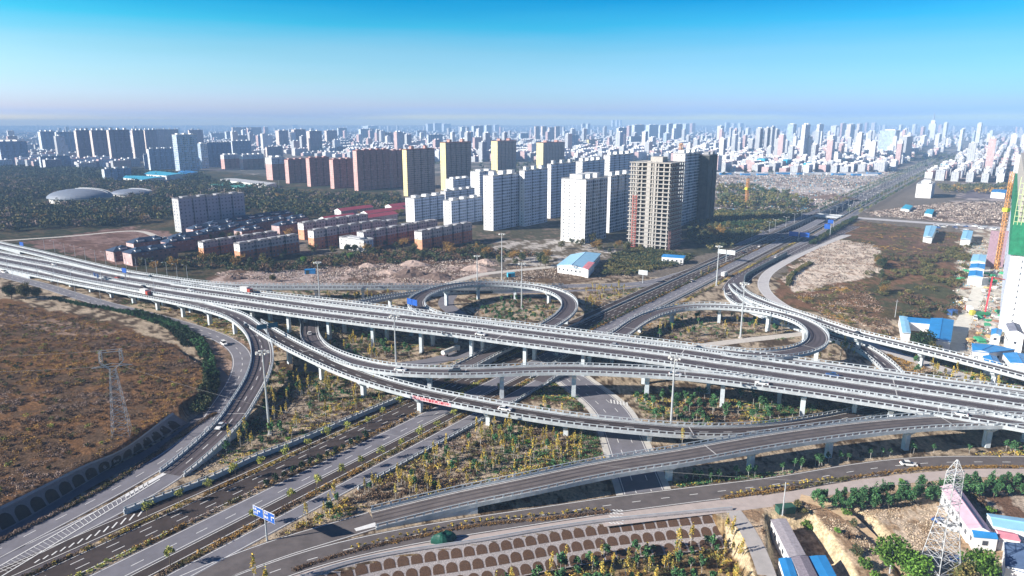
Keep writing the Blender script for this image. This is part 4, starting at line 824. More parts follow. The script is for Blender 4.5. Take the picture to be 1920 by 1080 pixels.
def smallblock(x, y, L, W, H, st, name, label, group, parent=None):
    key = (round(L / 8), round(W / 4), round(H / 4), st)
    if key not in meshes:
        e, s_, r = {'w': ('plain_end', 'white_shaded_side', ROOFW), 'p': ('pink_end', 'pink_side', ROOFW), 'g': ('plain_end', 'office_side', ROOFG), 'b': ('plain_end', 'blue_side', ROOFG), 'r': ('pink_end', 'red_side', ROOFR), 't': ('plain_end', 'white_shaded_side', mat("roof_teal", (.05, .42, .55)))}[st]
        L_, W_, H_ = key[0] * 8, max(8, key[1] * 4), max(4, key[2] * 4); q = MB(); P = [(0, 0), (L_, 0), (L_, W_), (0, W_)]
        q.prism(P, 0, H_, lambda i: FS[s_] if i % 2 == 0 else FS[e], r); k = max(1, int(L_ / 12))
        for i in range(k): q.box(((i + .5) * L_ / k, W_ * .55, H_ + .01), (4.2, W_ * .4, 2.2), PLW, top=r)
        meshes[key] = q.mesh("low_block")
    o = link(name, meshes[key], None, (x, y, 0), R(GA)); tag(o, label, "building", group); return o
Z = [
 ("left of the third yellow tower, low roofs in haze", [(380, 262), (900, 256), (900, 300), (760, 300), (560, 288), (380, 292)], 70, (8, 26), 'wwgbp', 3),
 ("behind the white towers, small roofs in haze", [(900, 254), (1290, 254), (1290, 292), (1060, 300), (900, 300)], 60, (8, 26), 'wwgbp', 4),
 ("in the low quarter right of the netted tower", [(1345, 268), (1500, 262), (1690, 262), (1660, 322), (1345, 322)], 105, (10, 24), 'wwwgpr', 5),
 ("in the low quarter right of the far boulevard", [(1790, 262), (2000, 262), (2000, 350), (1720, 336), (1700, 330)], 65, (8, 24), 'wwwgpt', 6)]
for t_, poly, n, hs, st, sd_ in Z:
    for x, y, L, W, H, s_ in city(n, poly, hs, st, "low_block", "", "", seed=sd_): 
        smallblock(x, y, L, W, H, s_, "low_block", "small %s low-rise block %s" % ({'w': 'white', 'p': 'pink', 'g': 'grey-sided', 'b': 'blue-shaded', 'r': 'red-roofed', 't': 'teal-roofed'}[s_], t_), "low blocks, %s, %s" % ({'w': 'white', 'p': 'pink', 'g': 'grey', 'b': 'blue', 'r': 'red', 't': 'teal'}[s_], t_))
# the town beyond, too many to count: one mass of small blocks to the horizon
rg = np.random.default_rng(12); dc = MB()
for i in range(4200):
    v = 233.6 + 26 * rg.uniform() ** 1.6; u = rg.uniform(-260, 2180); x, y = G(u, v); a, b = AB(x, y)
    if -34 < b < 40: continue
    far = math.hypot(x, y); tl = rg.uniform() < (.10 if 900 < u < 1900 else .05)
    H = rg.uniform(30, 85) if tl else rg.uniform(7, 24); L = rg.uniform(18, 34) if tl else rg.uniform(25, 90); W = rg.uniform(12, 20)
    P = [(x, y), (x + D[0] * L, y + D[1] * L), (x + D[0] * L - N[0] * W, y + D[1] * L - N[1] * W), (x - N[0] * W, y - N[1] * W)]
    s_ = ['white_shaded_side', 'blue_side', 'office_side', 'pink_side', 'white_shaded_side', 'mauve_hazed_side'][rg.integers(6)]; dc.prism(P, 0, H, lambda i: FS[s_] if i % 2 == 0 else FS['plain_end'], ROOFW if rg.uniform() < .6 else ROOFG)
def carpet(poly, n, hs, tall, Ls, seed):
    r = np.random.default_rng(seed); u0, v0 = np.min(poly, 0); u1, v1 = np.max(poly, 0); k = 0; g = set()
    while k < n:
        k += 1; u, v = r.uniform(u0, u1), r.uniform(v0, v1)
        if not inpoly(np.array([[u, v]], float), poly)[0]: continue
        x, y = G(u, v); a, b = AB(x, y)
        if -36 < b < 42: continue
        far = math.hypot(x, y); ga, gb = (52, 22) if far < 3500 else (70, 34); key = (round(a / ga), round(b / gb), ga)
        if key in g: continue
        g.add(key); a = key[0] * ga; b = key[1] * gb; x, y = F(a + r.uniform(-4, 4), b); tl = r.uniform() < tall
        H = r.uniform(34, 80) if tl else r.uniform(*hs); L = r.uniform(16, 30) if tl else r.uniform(*Ls); W = r.uniform(10, 15)
        P = [(x, y), (x + D[0] * L, y + D[1] * L), (x + D[0] * L - N[0] * W, y + D[1] * L - N[1] * W), (x - N[0] * W, y - N[1] * W)]
        s_ = ['white_shaded_side', 'blue_side', 'office_side', 'pink_side', 'white_shaded_side', 'mauve_hazed_side'][r.integers(6)]; e_ = FS[['plain_end', 'plain_end', 'white_end', 'pink_end'][r.integers(4)]]; rf_ = [ROOFW, ROOFW, ROOFG, ROOFR][r.integers(4)]
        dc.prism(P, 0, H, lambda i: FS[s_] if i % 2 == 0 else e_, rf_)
        for j in range(1 + int(L / 22)): dc.box((x + D[0] * (j + .5) * L / (1 + int(L / 22)) - N[0] * W * .5, y + D[1] * (j + .5) * L / (1 + int(L / 22)) - N[1] * W * .5, H), (4, 5, 3), PLW, rz=R(GA))
carpet([(1345, 256), (1700, 250), (1750, 262), (1690, 312), (1660, 325), (1345, 324)], 2600, (9, 22), .06, (24, 46), 31)
carpet([(1790, 252), (2150, 250), (2150, 352), (1930, 350), (1730, 336), (1715, 322)], 1700, (8, 20), .03, (24, 60), 32)
carpet([(360, 262), (900, 250), (1290, 250), (1345, 256), (1345, 300), (1060, 304), (760, 304), (540, 292), (380, 296)], 2600, (9, 28), .05, (26, 54), 33)
carpet([(-200, 248), (360, 246), (360, 262), (200, 320), (-200, 322)], 500, (10, 26), .04, (26, 54), 34)
tag(dc.build("distant_city"), "mass of tiny hazy roofs and blocks reaching to the horizon", "city", kind="stuff")

# villas with dark blue hipped roofs
RB_ = mat("villa_roof", (.035, .06, .11), var=.3, scale=.5, rough=.6)
def hip(q, x0, y0, x1, y1, z, h, m, ov=.7):
    x0 -= ov; y0 -= ov; x1 += ov; y1 += ov; w_ = min(x1 - x0, y1 - y0) / 2
    if x1 - x0 >= y1 - y0: a, b = (x0 + w_, (y0 + y1) / 2, z + h), (x1 - w_, (y0 + y1) / 2, z + h)
    else: a, b = ((x0 + x1) / 2, y0 + w_, z + h), ((x0 + x1) / 2, y1 - w_, z + h)
    c = [(x0, y0, z), (x1, y0, z), (x1, y1, z), (x0, y1, z)]
    if x1 - x0 >= y1 - y0: q.face([c[0], c[1], b, a], m); q.face([c[1], c[2], b], m); q.face([c[2], c[3], a, b], m); q.face([c[3], c[0], a], m)
    else: q.face([c[0], c[1], a], m); q.face([c[1], c[2], b, a], m); q.face([c[2], c[3], b], m); q.face([c[3], c[0], a, b], m)
def villa(label, u, v, L, W, H, seed):
    x, y = G(u, v); r = random.Random(seed); o = empty("villa", (x, y, 0), R(GA)); tag(o, label, "villa", "pink brick villas with dark blue roofs")
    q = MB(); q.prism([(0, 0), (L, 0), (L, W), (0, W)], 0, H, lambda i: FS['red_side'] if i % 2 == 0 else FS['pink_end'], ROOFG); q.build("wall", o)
    q = MB(); hip(q, 0, 0, L, W, H, 3.2, RB_); k = max(1, int(L / 11))
    q.build("roof", o)
    for i in range(k):
        q = MB(); cx = (i + .5) * L / k; ww = r.uniform(4, 5.5); q.box((cx, W * .28, H + .2), (ww, W * .4, 2.0), PLW); hip(q, cx - ww / 2, W * .06, cx + ww / 2, W * .5, H + 2.2, 1.7, RB_, .5); q.build("dormer", o)
VL = [("small villa with a blue roof, leftmost by the pink field", 215, 491, 16, 12, 7.5), ("long villa row in front, second from the left", 249, 499, 34, 13, 9), ("villa row right behind the front one", 253, 478, 26, 12, 9), ("villa row beside the car park, below the office slab", 318, 475, 22, 12, 8.5), ("villa row just left of the brick terraces", 330, 468, 30, 12, 9)]
VP = [(364, 448, 26), (385, 455, 24), (392, 440, 30), (405, 449, 24), (432, 443, 30), (440, 430, 28), (466, 437, 26), (480, 424, 30), (500, 432, 26), (512, 420, 26), (455, 452, 22), (525, 441, 24), (545, 428, 22)]
for i, a in enumerate(VL): villa(a[0], *a[1:], i)
for i, (u, v, L) in enumerate(VP): villa("dark roofed villa row by the office slab's foot, %s" % (["nearest the slab", "second", "behind the second", "front middle", "central", "back beside the slab", "middle right", "back right", "right", "rearmost right", "front right by the terraces", "far right front", "far right rear"][i]), u, v, L, 12, 8.5, i + 20)

# dome halls, stadium and teal roofed sheds at left
def dome(label, u, v, rx, h, base, seg=40):
    x, y = G(u, v); o = empty("dome_hall", (x, y, 0)); tag(o, label, "hall"); q = MB(); dm = mat("dome_grey", (.22, .25, .31), var=.1, rough=.5); pr = []
    for k in range(9):
        t = k / 8; pr.append((rx * math.cos(t * 1.45), base + h * math.sin(t * 1.45) / math.sin(1.45)))
    for k in range(8):
        for i in range(seg):
            a, b = 2 * math.pi * i / seg, 2 * math.pi * (i + 1) / seg; (r0, z0), (r1, z1) = pr[k], pr[k + 1]
            q.face([(r0 * math.cos(a), r0 * math.sin(a) * .8, z0), (r0 * math.cos(b), r0 * math.sin(b) * .8, z0), (r1 * math.cos(b), r1 * math.sin(b) * .8, z1), (r1 * math.cos(a), r1 * math.sin(a) * .8, z1)], dm)
    q.face([(pr[-1][0] * math.cos(2 * math.pi * i / seg), pr[-1][0] * math.sin(2 * math.pi * i / seg) * .8, pr[-1][1]) for i in range(seg)], dm); q.build("roof", o)
    q = MB(); wl = [(rx * .93 * math.cos(2 * math.pi * i / seg), rx * .93 * math.sin(2 * math.pi * i / seg) * .8) for i in range(seg)]; q.prism(wl, 0, base, mat("hall_wall", (.72, .70, .68)), ROOFW); q.build("wall", o)
    q = MB()
    for t in (-.12, .12):
        pts = [(rx * math.sin(s) * .98, rx * .8 * (t + .15), base + .4 + h * math.cos(s) ** .8) for s in np.linspace(-.15, 1.2, 10)]
        for a, b in zip(pts, pts[1:]): q.beam(a, b, .9, PLW)
    q.build("roof_rib", o)
dome("large shallow grey dome hall among the trees at left", 152, 378, 40, 11, 6)
dome("smaller shallow dome hall behind the large one", 248, 366, 28, 6, 3)
TEAL = mat("teal_roof", (.06, .42, .60), var=.12, rough=.5); BLUE = mat("blue_roof", (.035, .26, .60), var=.14, rough=.5, scale=.3); LBLUE = mat("pale_blue_roof", (.30, .58, .80), var=.1, rough=.5)
def shed(name, label, C4, H, roofm, wallm=None, world=False, ridge=1.2, z=0.0, win=0, cat="shed", group=None, door=False):
    """four sighted corners of the roof edge (counter-clockwise from the near left); ridge runs along the longer side"""
    P = [np.array(G(u, v, z + H)) for u, v in C4]; c = sum(P) / 4; wallm = wallm or PLW
    if sum((P[i][0] * P[(i + 1) % 4][1] - P[(i + 1) % 4][0] * P[i][1]) for i in range(4)) < 0: P = [P[0], P[3], P[2], P[1]]
    P = [p - c for p in P]; o = empty(name, (c[0], c[1], z)); tag(o, label, cat, group)
    q = MB(); ins = [p * .965 for p in P]; q.prism([tuple(p) for p in ins], 0, H - .05, wallm, wallm); wo = q.build("wall", o)
    l0 = np.linalg.norm(P[1] - P[0]); l1 = np.linalg.norm(P[2] - P[1]); r = MB()
    if l0 >= l1: a, b = (P[0] + P[3]) / 2, (P[1] + P[2]) / 2; r.face([(*P[0], H), (*P[1], H), (*b, H + ridge), (*a, H + ridge)], roofm); r.face([(*P[2], H), (*P[3], H), (*a, H + ridge), (*b, H + ridge)], roofm); g = [(P[3], P[0], a), (P[1], P[2], b)]
    else: a, b = (P[0] + P[1]) / 2, (P[2] + P[3]) / 2; r.face([(*P[1], H), (*P[2], H), (*b, H + ridge), (*a, H + ridge)], roofm); r.face([(*P[3], H), (*P[0], H), (*a, H + ridge), (*b, H + ridge)], roofm); g = [(P[0], P[1], a), (P[2], P[3], b)]
    for i in range(4): e, f = P[i], P[(i + 1) % 4]; r.face([(*e, H - .25), (*f, H - .25), (*f, H), (*e, H)], roofm)
    for e, f, t in g: r.face([(*e, H), (*f, H), (*t, H + ridge)], wallm)
    ro = r.build("roof", o)
    if ridge > .3:
        rb = MB(); rb.beam((*a, H + ridge), (*b, H + ridge), .3, roofm); rb.build("ridge_cap", ro)
    if win:
        wm = mat("window_dark", (.05, .06, .08), rough=.2, spec=.6); fm = PLW
        for i in range(4):
            e, f = ins[i], ins[(i + 1) % 4]; Lw = np.linalg.norm(f - e); k = int(Lw / win)
            d = (f - e) / Lw; nrm = np.array([d[1], -d[0]])
            if nrm @ (-c) < 0 and abs(nrm @ c) / np.linalg.norm(c) > .3: continue
            for j in range(k):
                m_ = e + d * ((j + .5) * Lw / k) + nrm * .03; w_ = MB(); w_.box((m_[0], m_[1], H * .42), (1.2, .12, 1.15), wm, rz=math.atan2(d[1], d[0])); w_.build("window", o)
    return o
shed("teal_roofed_hall", "long low hall with a bright teal roof left of the blue slabs", [(230, 333), (266, 337), (312, 332), (240, 328)], 8, TEAL, cat="hall")
shed("teal_roofed_hall", "second teal-roofed hall behind the first", [(268, 326), (312, 329), (350, 326), (290, 320)], 10, TEAL, cat="hall")
shed("teal_roofed_hall", "teal-roofed hall at the foot of the white gridded tower", [(318, 330), (345, 326), (372, 322), (340, 320)], 9, BLUE, cat="hall")
shed("green_court", "flat green roofed sports court behind the trees", [(386, 346), (440, 352), (485, 348), (420, 342)], 6, mat("court_green", (.08, .35, .30)), ridge=.1, cat="hall")
shed("flat_shed", "long white low shed left of the red slabs", [(412, 336), (500, 347), (520, 343), (440, 334)], 6, ROOFW, ridge=.6, cat="shed")
shed("market_shed", "blue-roofed shed with a pink patch in the brush behind the loops", [(1044, 497), (1100, 505), (1127, 475), (1070, 477)], 5.5, LBLUE, win=3.2, ridge=1.6, cat="shed")
s2 = shed("shed_lean_to", "small pink-roofed end bay of the blue-roofed shed", [(1088, 501.5), (1103, 505.5), (1115, 492), (1098, 490)], 5.9, mat("roof_pink", (.62, .22, .26)), ridge=.2)
shed("blue_roofed_shed", "blue lean-to shed along the wall, left of the big tree by the far right ramp", [(1692, 623), (1708, 624), (1702, 594), (1686, 592)], 4.5, LBLUE, ridge=.2, group="blue sheds beside the far right ramp")
shed("blue_roofed_shed", "wide bright blue shed roof right of the big tree by the far right ramp", [(1738, 635), (1783, 641), (1789, 600), (1745, 596)], 5, BLUE, ridge=.5, group="blue sheds beside the far right ramp")
shed("blue_roofed_shed", "narrow blue roof linking the two sheds behind the big tree", [(1700, 603), (1745, 607), (1746, 598), (1700, 594)], 4.4, BLUE, ridge=.2, group="blue sheds beside the far right ramp")
for l, C4, H, m_, rd in [("long blue site cabin roof nearest the far right ramp", [(1823, 658), (1855, 661), (1905, 655), (1822, 643)], 5.5, BLUE, .6), ("blue site cabin with twin roof panels in front of the long one", [(1847, 682), (1882, 689), (1868, 668), (1843, 667)], 5, BLUE, .6), ("blue site cabin at the right edge with white walls", [(1895, 680), (1940, 690), (1930, 665), (1880, 662)], 5.5, BLUE, .8),
  ("grey-roofed white site building, tall, near the right edge", [(1893, 621), (1921, 628), (1912, 608), (1886, 607)], 9, mat("roof_slate", (.20, .21, .27)), 1.0), ("small blue-roofed hut beside the grey-roofed site building", [(1858, 627), (1876, 629), (1880, 618), (1859, 616)], 4.5, BLUE, .6),
  ("blue canopy at the far end of the site road", [(1815, 517), (1843, 519), (1843, 508), (1818, 507)], 6, BLUE, .4), ("second blue canopy at the far end of the site road", [(1818, 502), (1846, 504), (1848, 495), (1820, 494)], 6, BLUE, .4), ("third blue canopy furthest along the site road", [(1820, 489), (1848, 491), (1850, 478), (1824, 477)], 6, LBLUE, .4), ("pale blue farm shed roof left in the right-hand field", [(1731, 443), (1748, 444), (1757, 424), (1736, 423)], 6, LBLUE, .5), ("pale blue farm shed roof right in the right-hand field", [(1801, 448), (1820, 449), (1825, 433), (1806, 432)], 6, LBLUE, .5),
  ("blue roof among the low buildings far right", [(1858, 360), (1885, 362), (1890, 356), (1862, 355)], 8, BLUE, .5), ("teal tarpaulin roof beyond the crossing street at left of the rubble", [(1689, 391), (1705, 393), (1712, 386), (1698, 383)], 3, TEAL, .3), ("dark teal roof beyond the crossing street amid the rubble", [(1733, 400), (1748, 402), (1752, 393), (1738, 392)], 3, TEAL, .3)]:
    shed("site_shed", l, C4, H, m_, ridge=rd, win=3.0 if C4[0][1] > 600 else 0, group="blue roofed site sheds")
# buildings at the lower right corner
PINK = mat("roof_pale_pink", (.62, .42, .50), var=.10, rough=.5, scale=.6)
o = shed("barrack", "long pink-roofed barrack with white walls and a blue gable, beside the sandy yard", [(1817, 992), (1862, 1000), (1800, 915), (1762, 912)], 4.0, PINK, win=2.6, ridge=1.0, cat="barrack")
shed("barrack_end", "blue-roofed end room of the pink-roofed barrack", [(1826, 1006), (1872, 1010), (1864, 998), (1817, 990)], 3.6, BLUE, win=3, ridge=.5, cat="barrack")
shed("pale_blue_shed", "pale blue-roofed shed cut by the right edge, behind the small pink roof", [(1862, 985), (1935, 998), (1935, 974), (1850, 962)], 4, LBLUE, ridge=.6)
shed("small_pink_hut", "small hut with a pink roof right of the barrack's end", [(1873, 1007), (1914, 1014), (1902, 999), (1866, 992)], 3.4, mat("roof_coral", (.66, .27, .33)), win=2.5, ridge=.4, cat="hut")
shed("slate_shed", "dark slate-blue shed at the right edge of the sandy yard", [(1885, 1062), (1960, 1085), (1960, 1030), (1883, 1016)], 4.5, mat("roof_slateblue", (.10, .16, .28)), ridge=.6)
shed("long_grey_house", "long grey flat-roofed house with a row of windows in the cutting", [(1480, 1045), (1511, 1040), (1474, 972), (1445, 974)], 4.2, mat("roof_felt", (.38, .35, .38), var=.25, scale=1.2), win=2.8, ridge=.15, z=-3.4, cat="house")
shed("blue_tin_roof", "bright blue tin roof left of the ribbed grey roof in the cutting", [(1480, 1110), (1505, 1110), (1483, 1045), (1460, 1047)], 4.0, BLUE, ridge=.15, z=-3.4)
shed("ribbed_grey_roof", "ribbed grey roof between the two bright blue tin roofs", [(1512, 1110), (1548, 1110), (1514, 1042), (1484, 1045)], 4.3, mat("roof_rib", (.25, .22, .26), var=.3, scale=2), ridge=.3, z=-3.4)
shed("blue_tin_roof", "bright blue tin roof right of the ribbed grey roof in the cutting", [(1552, 1110), (1582, 1105), (1548, 1041), (1516, 1043)], 4.0, BLUE, ridge=.15, z=-3.4)

# unfinished concrete frame
x, y, H, W, L = solve(1249, 469, 306, 1183, 1284); fl = 21; st_ = H / fl
o = empty("unfinished_tower", (x, y, 0), R(GA)); tag(o, "tall unfinished concrete tower frame with open floors, left of the boulevard", "unfinished building")
RAW = mat("raw_concrete", (.40, .38, .355), var=.16, scale=.6); L2 = min(L, 44)
q = MB(); q.box((L2 / 2, W / 2, -.2), (L2 + 1.6, W + 1.6, .62), RAW); sl_ = q.mesh("floor_slab")
for i in range(1, fl + 1): link("floor_slab", sl_, o, (0, 0, i * st_ - .3))
q = MB(); q.box((0, 0, 0), (.95, .95, H), RAW); cm = q.mesh("column")
for fx in np.linspace(.02, .98, 7):
    for fy in np.linspace(.02, .98, 8):
        if .3 < fx < .7 and .25 < fy < .75: continue
        if 0.05 < fx < .95 and 0.05 < fy < .95: continue
        link("column", cm, o, (L2 * fx, W * fy, 0))
q = MB(); dk = mat("inner_wall_shade", (.055, .05, .05), var=.3)  # near-black colour imitates the shade inside the open floors
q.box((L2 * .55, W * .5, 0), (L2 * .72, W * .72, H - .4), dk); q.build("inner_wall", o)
q = MB(); q.box((-.3, W * .52, 0), (1.0, W * .10, H + 1), RAW); q.box((-.3, W * .36, 0), (1.0, W * .05, H + 1), RAW); q.build("shear_wall", o)
q = MB(); q.box((3.4, W * .67, 2), (3.0, W * .17, H - 4), dk); q.build("recess_shade_block", o)  # solid dark block set in to imitate a shaded recess
for j in range(fl):
    q = MB(); q.box((L2 * .5, -.1, j * st_ + .2), (L2 * .9, .2, .9), mat("inner_brown", (.2, .12, .10))); q.build("infill_panel", o)
q = MB(); q.box((L2 * .45, W * .45, H), (L2 * .35, W * .3, 4.2), RAW); q.build("stair_head", o)
q = MB()
for i in range(0, int(H * .62), 2): q.box((-1.4, W * .84, i), (1.2, W * .10, .25), mat("scaffold_red", (.45, .10, .08)))
for a_ in (-.9, -1.9):
    for b_ in (.79, .89): q.beam((a_, W * b_, 0), (a_, W * b_, H * .62), .25, mat("scaffold_red", (.45, .10, .08)))
q.build("scaffold", o)
q = MB()
for i in range(0, 16, 2):
    q.box((L2 * .4, -2.2, i), (L2 * .9, .25, .25), mat("scaffold_rust", (.42, .22, .2)))
for k in np.linspace(-.05, .85, 10): q.beam((L2 * k, -2.2, 0), (L2 * k, -2.2, 16), .25, mat("scaffold_rust", (.42, .22, .2)))
q.build("base_scaffold", o)
shed("site_office", "low blue-roofed site office at the foot of the concrete frame", [(1240, 481), (1282, 484), (1286, 479), (1245, 476)], 5, BLUE, ridge=.4, win=3)

# white tower with green net at the right edge
x, y, H, W, L = solve(2010, 640, 345, 1920, 2060)
o = empty("site_tower", (x, y, 0), R(GA)); tag(o, "huge white tower under construction at the right edge, upper floors in green netting", "unfinished building")
H1 = H * .55; q = MB(); P = [(0, 0), (L, 0), (L, W), (0, W)]; q.prism(P, 0, H1, lambda i: FS['white_shaded_side'] if i % 2 == 0 else facade("tower_white_end", (.84, .83, .82), (.35, .37, .4), cw=6.5, wf=.18, hf=.34), ROOFW); q.build("wall", o)
q = MB(); P = [(.5, .5), (L - .5, .5), (L - .5, W - .5), (.5, W - .5)]; q.prism(P, H1, H, RAW, RAW)
q.build("upper_frame", o); q = MB(); P = [(-1.2, -1.2), (L + 1.2, -1.2), (L + 1.2, W + 1.2), (-1.2, W + 1.2)]; gn = mat("green_net", (.02, .19, .10), var=.35, scale=.4)
q.prism(P, H1 - 2, H * .74, gn, gn); q.build("safety_net", o); q = MB(); pl = mat("scaffold_lime", (.45, .55, .30))
for zz in np.arange(H * .74, H + 1, 2.6):
    for a, b in (((-1.2, -1.2), (-1.2, W + 1.2)), ((-1.2, -1.2), (L * .6, -1.2))): q.beam((*a, zz), (*b, zz), .3, pl)
for t in np.linspace(0, 1, 22): q.beam((-1.2, -1.2 + t * (W + 2.4), H * .72), (-1.2, -1.2 + t * (W + 2.4), H + 2), .3, pl)
q.build("scaffold", o)
q = MB()
for zz in np.arange(3, H1 - 3, 2.95): q.box((-.35, W * .9, zz), (.9, W * .12, 1.0), FS['plain'])
q.build("balcony", o)
# ================================================================== PLANTS
LEAF = leafmat("leaves"); BARK = mat("bark", (.16, .13, .10), var=.2); PALEB = mat("bark_pale", (.52, .50, .46), var=.1)
PA = {'yellow': [(.56, .42, .08), (.46, .36, .08), (.30, .31, .09), (.50, .31, .07)], 'green': [(.05, .15, .06), (.07, .18, .06), (.10, .20, .08), (.04, .10, .05)], 'street': [(.34, .36, .09), (.46, .42, .10), (.20, .26, .07)],
      'dark': [(.025, .055, .025), (.04, .075, .03), (.03, .05, .03)], 'olive': [(.11, .12, .045), (.16, .14, .05), (.08, .09, .035), (.20, .16, .06)], 'wood': [(.05, .08, .04), (.08, .10, .05), (.035, .06, .035), (.13, .12, .05)],
      'bright': [(.10, .22, .03), (.15, .27, .05), (.07, .15, .03)], 'autumn': [(.33, .18, .05), (.38, .24, .07), (.24, .15, .05)], 'brown': [(.135, .09, .065), (.18, .105, .06), (.10, .075, .055), (.20, .13, .08)], 'bare': [(.24, .18, .15), (.30, .22, .18)]}
def plant(name, rc, h, th, nl, size, colr, trunk=.16, tm=None, clumps=9, tip=0.0, shell=.5, forks=3):
    """empty > trunk, crown; returned once, copied for the others"""
    o = empty(name, (0, 0, 0)); q = MB(); tm = tm or BARK; q.beam((0, 0, -.2), (0, 0, th + h * .25), (trunk, trunk * .6), tm, 5)
    for i in range(forks):
        a = random.uniform(0, 6.28); q.beam((0, 0, th * .9), (rc * .5 * math.cos(a), rc * .5 * math.sin(a), th + h * .5), (trunk * .6, trunk * .2), tm, 4)
    t = q.build("trunk", o); c = link("crown", cloud_mesh("crown", crown_pts(nl, rc, h, th, clumps, shell, tip), size, pal(nl, PA[colr]), LEAF), o); kids(o, t, c); o["_p"] = 1; del o["_p"]; return o
PROTO = {
 'sapy': [plant("yellow_sapling", .72 + .16 * i, 4.2 + .6 * i, 1.1 + .3 * i, 150, .40, 'yellow', .1, PALEB, 10, .45, forks=2) for i in range(4)],
 'sapg': [plant("green_sapling", 1.3 + .2 * i, 2.9 + .3 * i, 1.9, 180, .6, 'green', .12, PALEB, 8, .2, forks=2) for i in range(3)],
 'street': [plant("street_tree", 1.7 + .25 * i, 2.7 + .3 * i, 2.4, 260, .48, 'street', .2, BARK, 11) for i in range(3)],
 'median': [plant("clipped_evergreen", 1.35 + .15 * i, 2.7 + .2 * i, .25, 320, .42, 'dark', .2, BARK, 14, .5) for i in range(2)],
 'ever': [plant("evergreen_tree", 1.9 + .3 * i, 4.8 + .5 * i, 1.1, 420, .62, 'green', .25, BARK, 16, .45) for i in range(3)],
 'broad': [plant("broadleaf_tree", 4.2 + .7 * i, 7.0 + 1.0 * i, 1.8, 700, .95, c, .45, BARK, 15) for i, c in enumerate(('wood', 'olive', 'wood', 'autumn'))],
 'bush': [plant("bush", 2.2, 2.8, .1, 300, .6, c, .15, BARK, 9) for c in ('olive', 'brown', 'wood', 'bright', 'bright')],
 'bigb': [plant("round_tree", 5.2, 8.6, 1.5, 2600, .75, c, .5, BARK, 22) for c in ('bright', 'dark', 'olive')],
 'tiny': [plant("young_shrub", .55, .9, .15, 46, .34, 'yellow', .05, BARK, 5, forks=0)]}
used_ = set()
def put(kind, x, y, label, group, cat, s=1.0, z=None, idx=None):
    L_ = PROTO[kind]; p = L_[idx if idx is not None else random.randrange(len(L_))]
    o = p if p.name not in used_ else copy_tree(p); used_.add(p.name)
    o.location = (x, y, float(hgt([(x, y)])[0]) if z is None else z); o.rotation_euler = (0, 0, random.uniform(0, 6.28)); o.scale = (s, s, s * random.uniform(.9, 1.12)); tag(o, label, cat, group); return o
# keep plants off the roads ------------------------------------------------------------
_rd = []
for o_ in list(COL.objects):
    if o_.get("kind") == "structure" and o_.type == 'MESH' and o_.name.split('.')[0] not in ("ground",) and len(o_.data.polygons) < 2000:
        n_ = len(o_.data.vertices); co = np.empty(n_ * 3); o_.data.vertices.foreach_get("co", co); co = co.reshape(-1, 3)[:, :2]; _rd.append((co[:n_ // 2], co[n_ // 2:]))
_segA = np.concatenate([(a + b)[:-1] / 2 for a, b in _rd]); _segB = np.concatenate([(a + b)[1:] / 2 for a, b in _rd]); _w = np.concatenate([np.hypot(*(a - b)[:-1].T) / 2 for a, b in _rd])
_C = [(c, wd) for c, wd in ((RAMPS[k][0], 9 if 'viaduct' not in k[:20] else 24) for k in RAMPS)]
def offroad(P, pad=.8):
    ok = np.ones(len(P), bool); d = _segB - _segA; L = (d ** 2).sum(1) + 1e-9
    for i in range(0, len(P), 2000):
        q = P[i:i + 2000]; t = np.clip(((q[:, None] - _segA[None]) * d[None]).sum(2) / L[None], 0, 1); r = q[:, None] - (_segA[None] + t[..., None] * d[None])
        ok[i:i + 2000] = (np.hypot(r[..., 0], r[..., 1]) > (_w + pad)[None]).all(1)
    return ok
def lowramp(P, h=4.2):
    ok = np.ones(len(P), bool)
    for k, (C, n, T) in RAMPS.items():
        Cl = C[C[:, 2] < h][:, :2]
        if not len(Cl): continue
        for i in range(0, len(P), 4000): ok[i:i + 4000] &= (np.hypot(P[i:i + 4000, None, 0] - Cl[None, :, 0], P[i:i + 4000, None, 1] - Cl[None, :, 1]).min(1) > 5.6)
    return ok
def scatter(poly, n, seed, pad=.8, z=0, check=True, world=False):
    rg = np.random.default_rng(seed); W_ = poly if world else pp(poly, z); a = np.min(W_, 0); b = np.max(W_, 0); P = rg.uniform(a, b, (n * 8, 2)); P = P[inpoly(P, W_)]
    if check: P = P[:int(n * 1.8)]; P = P[offroad(P, pad) & lowramp(P)]
    return P[:n]
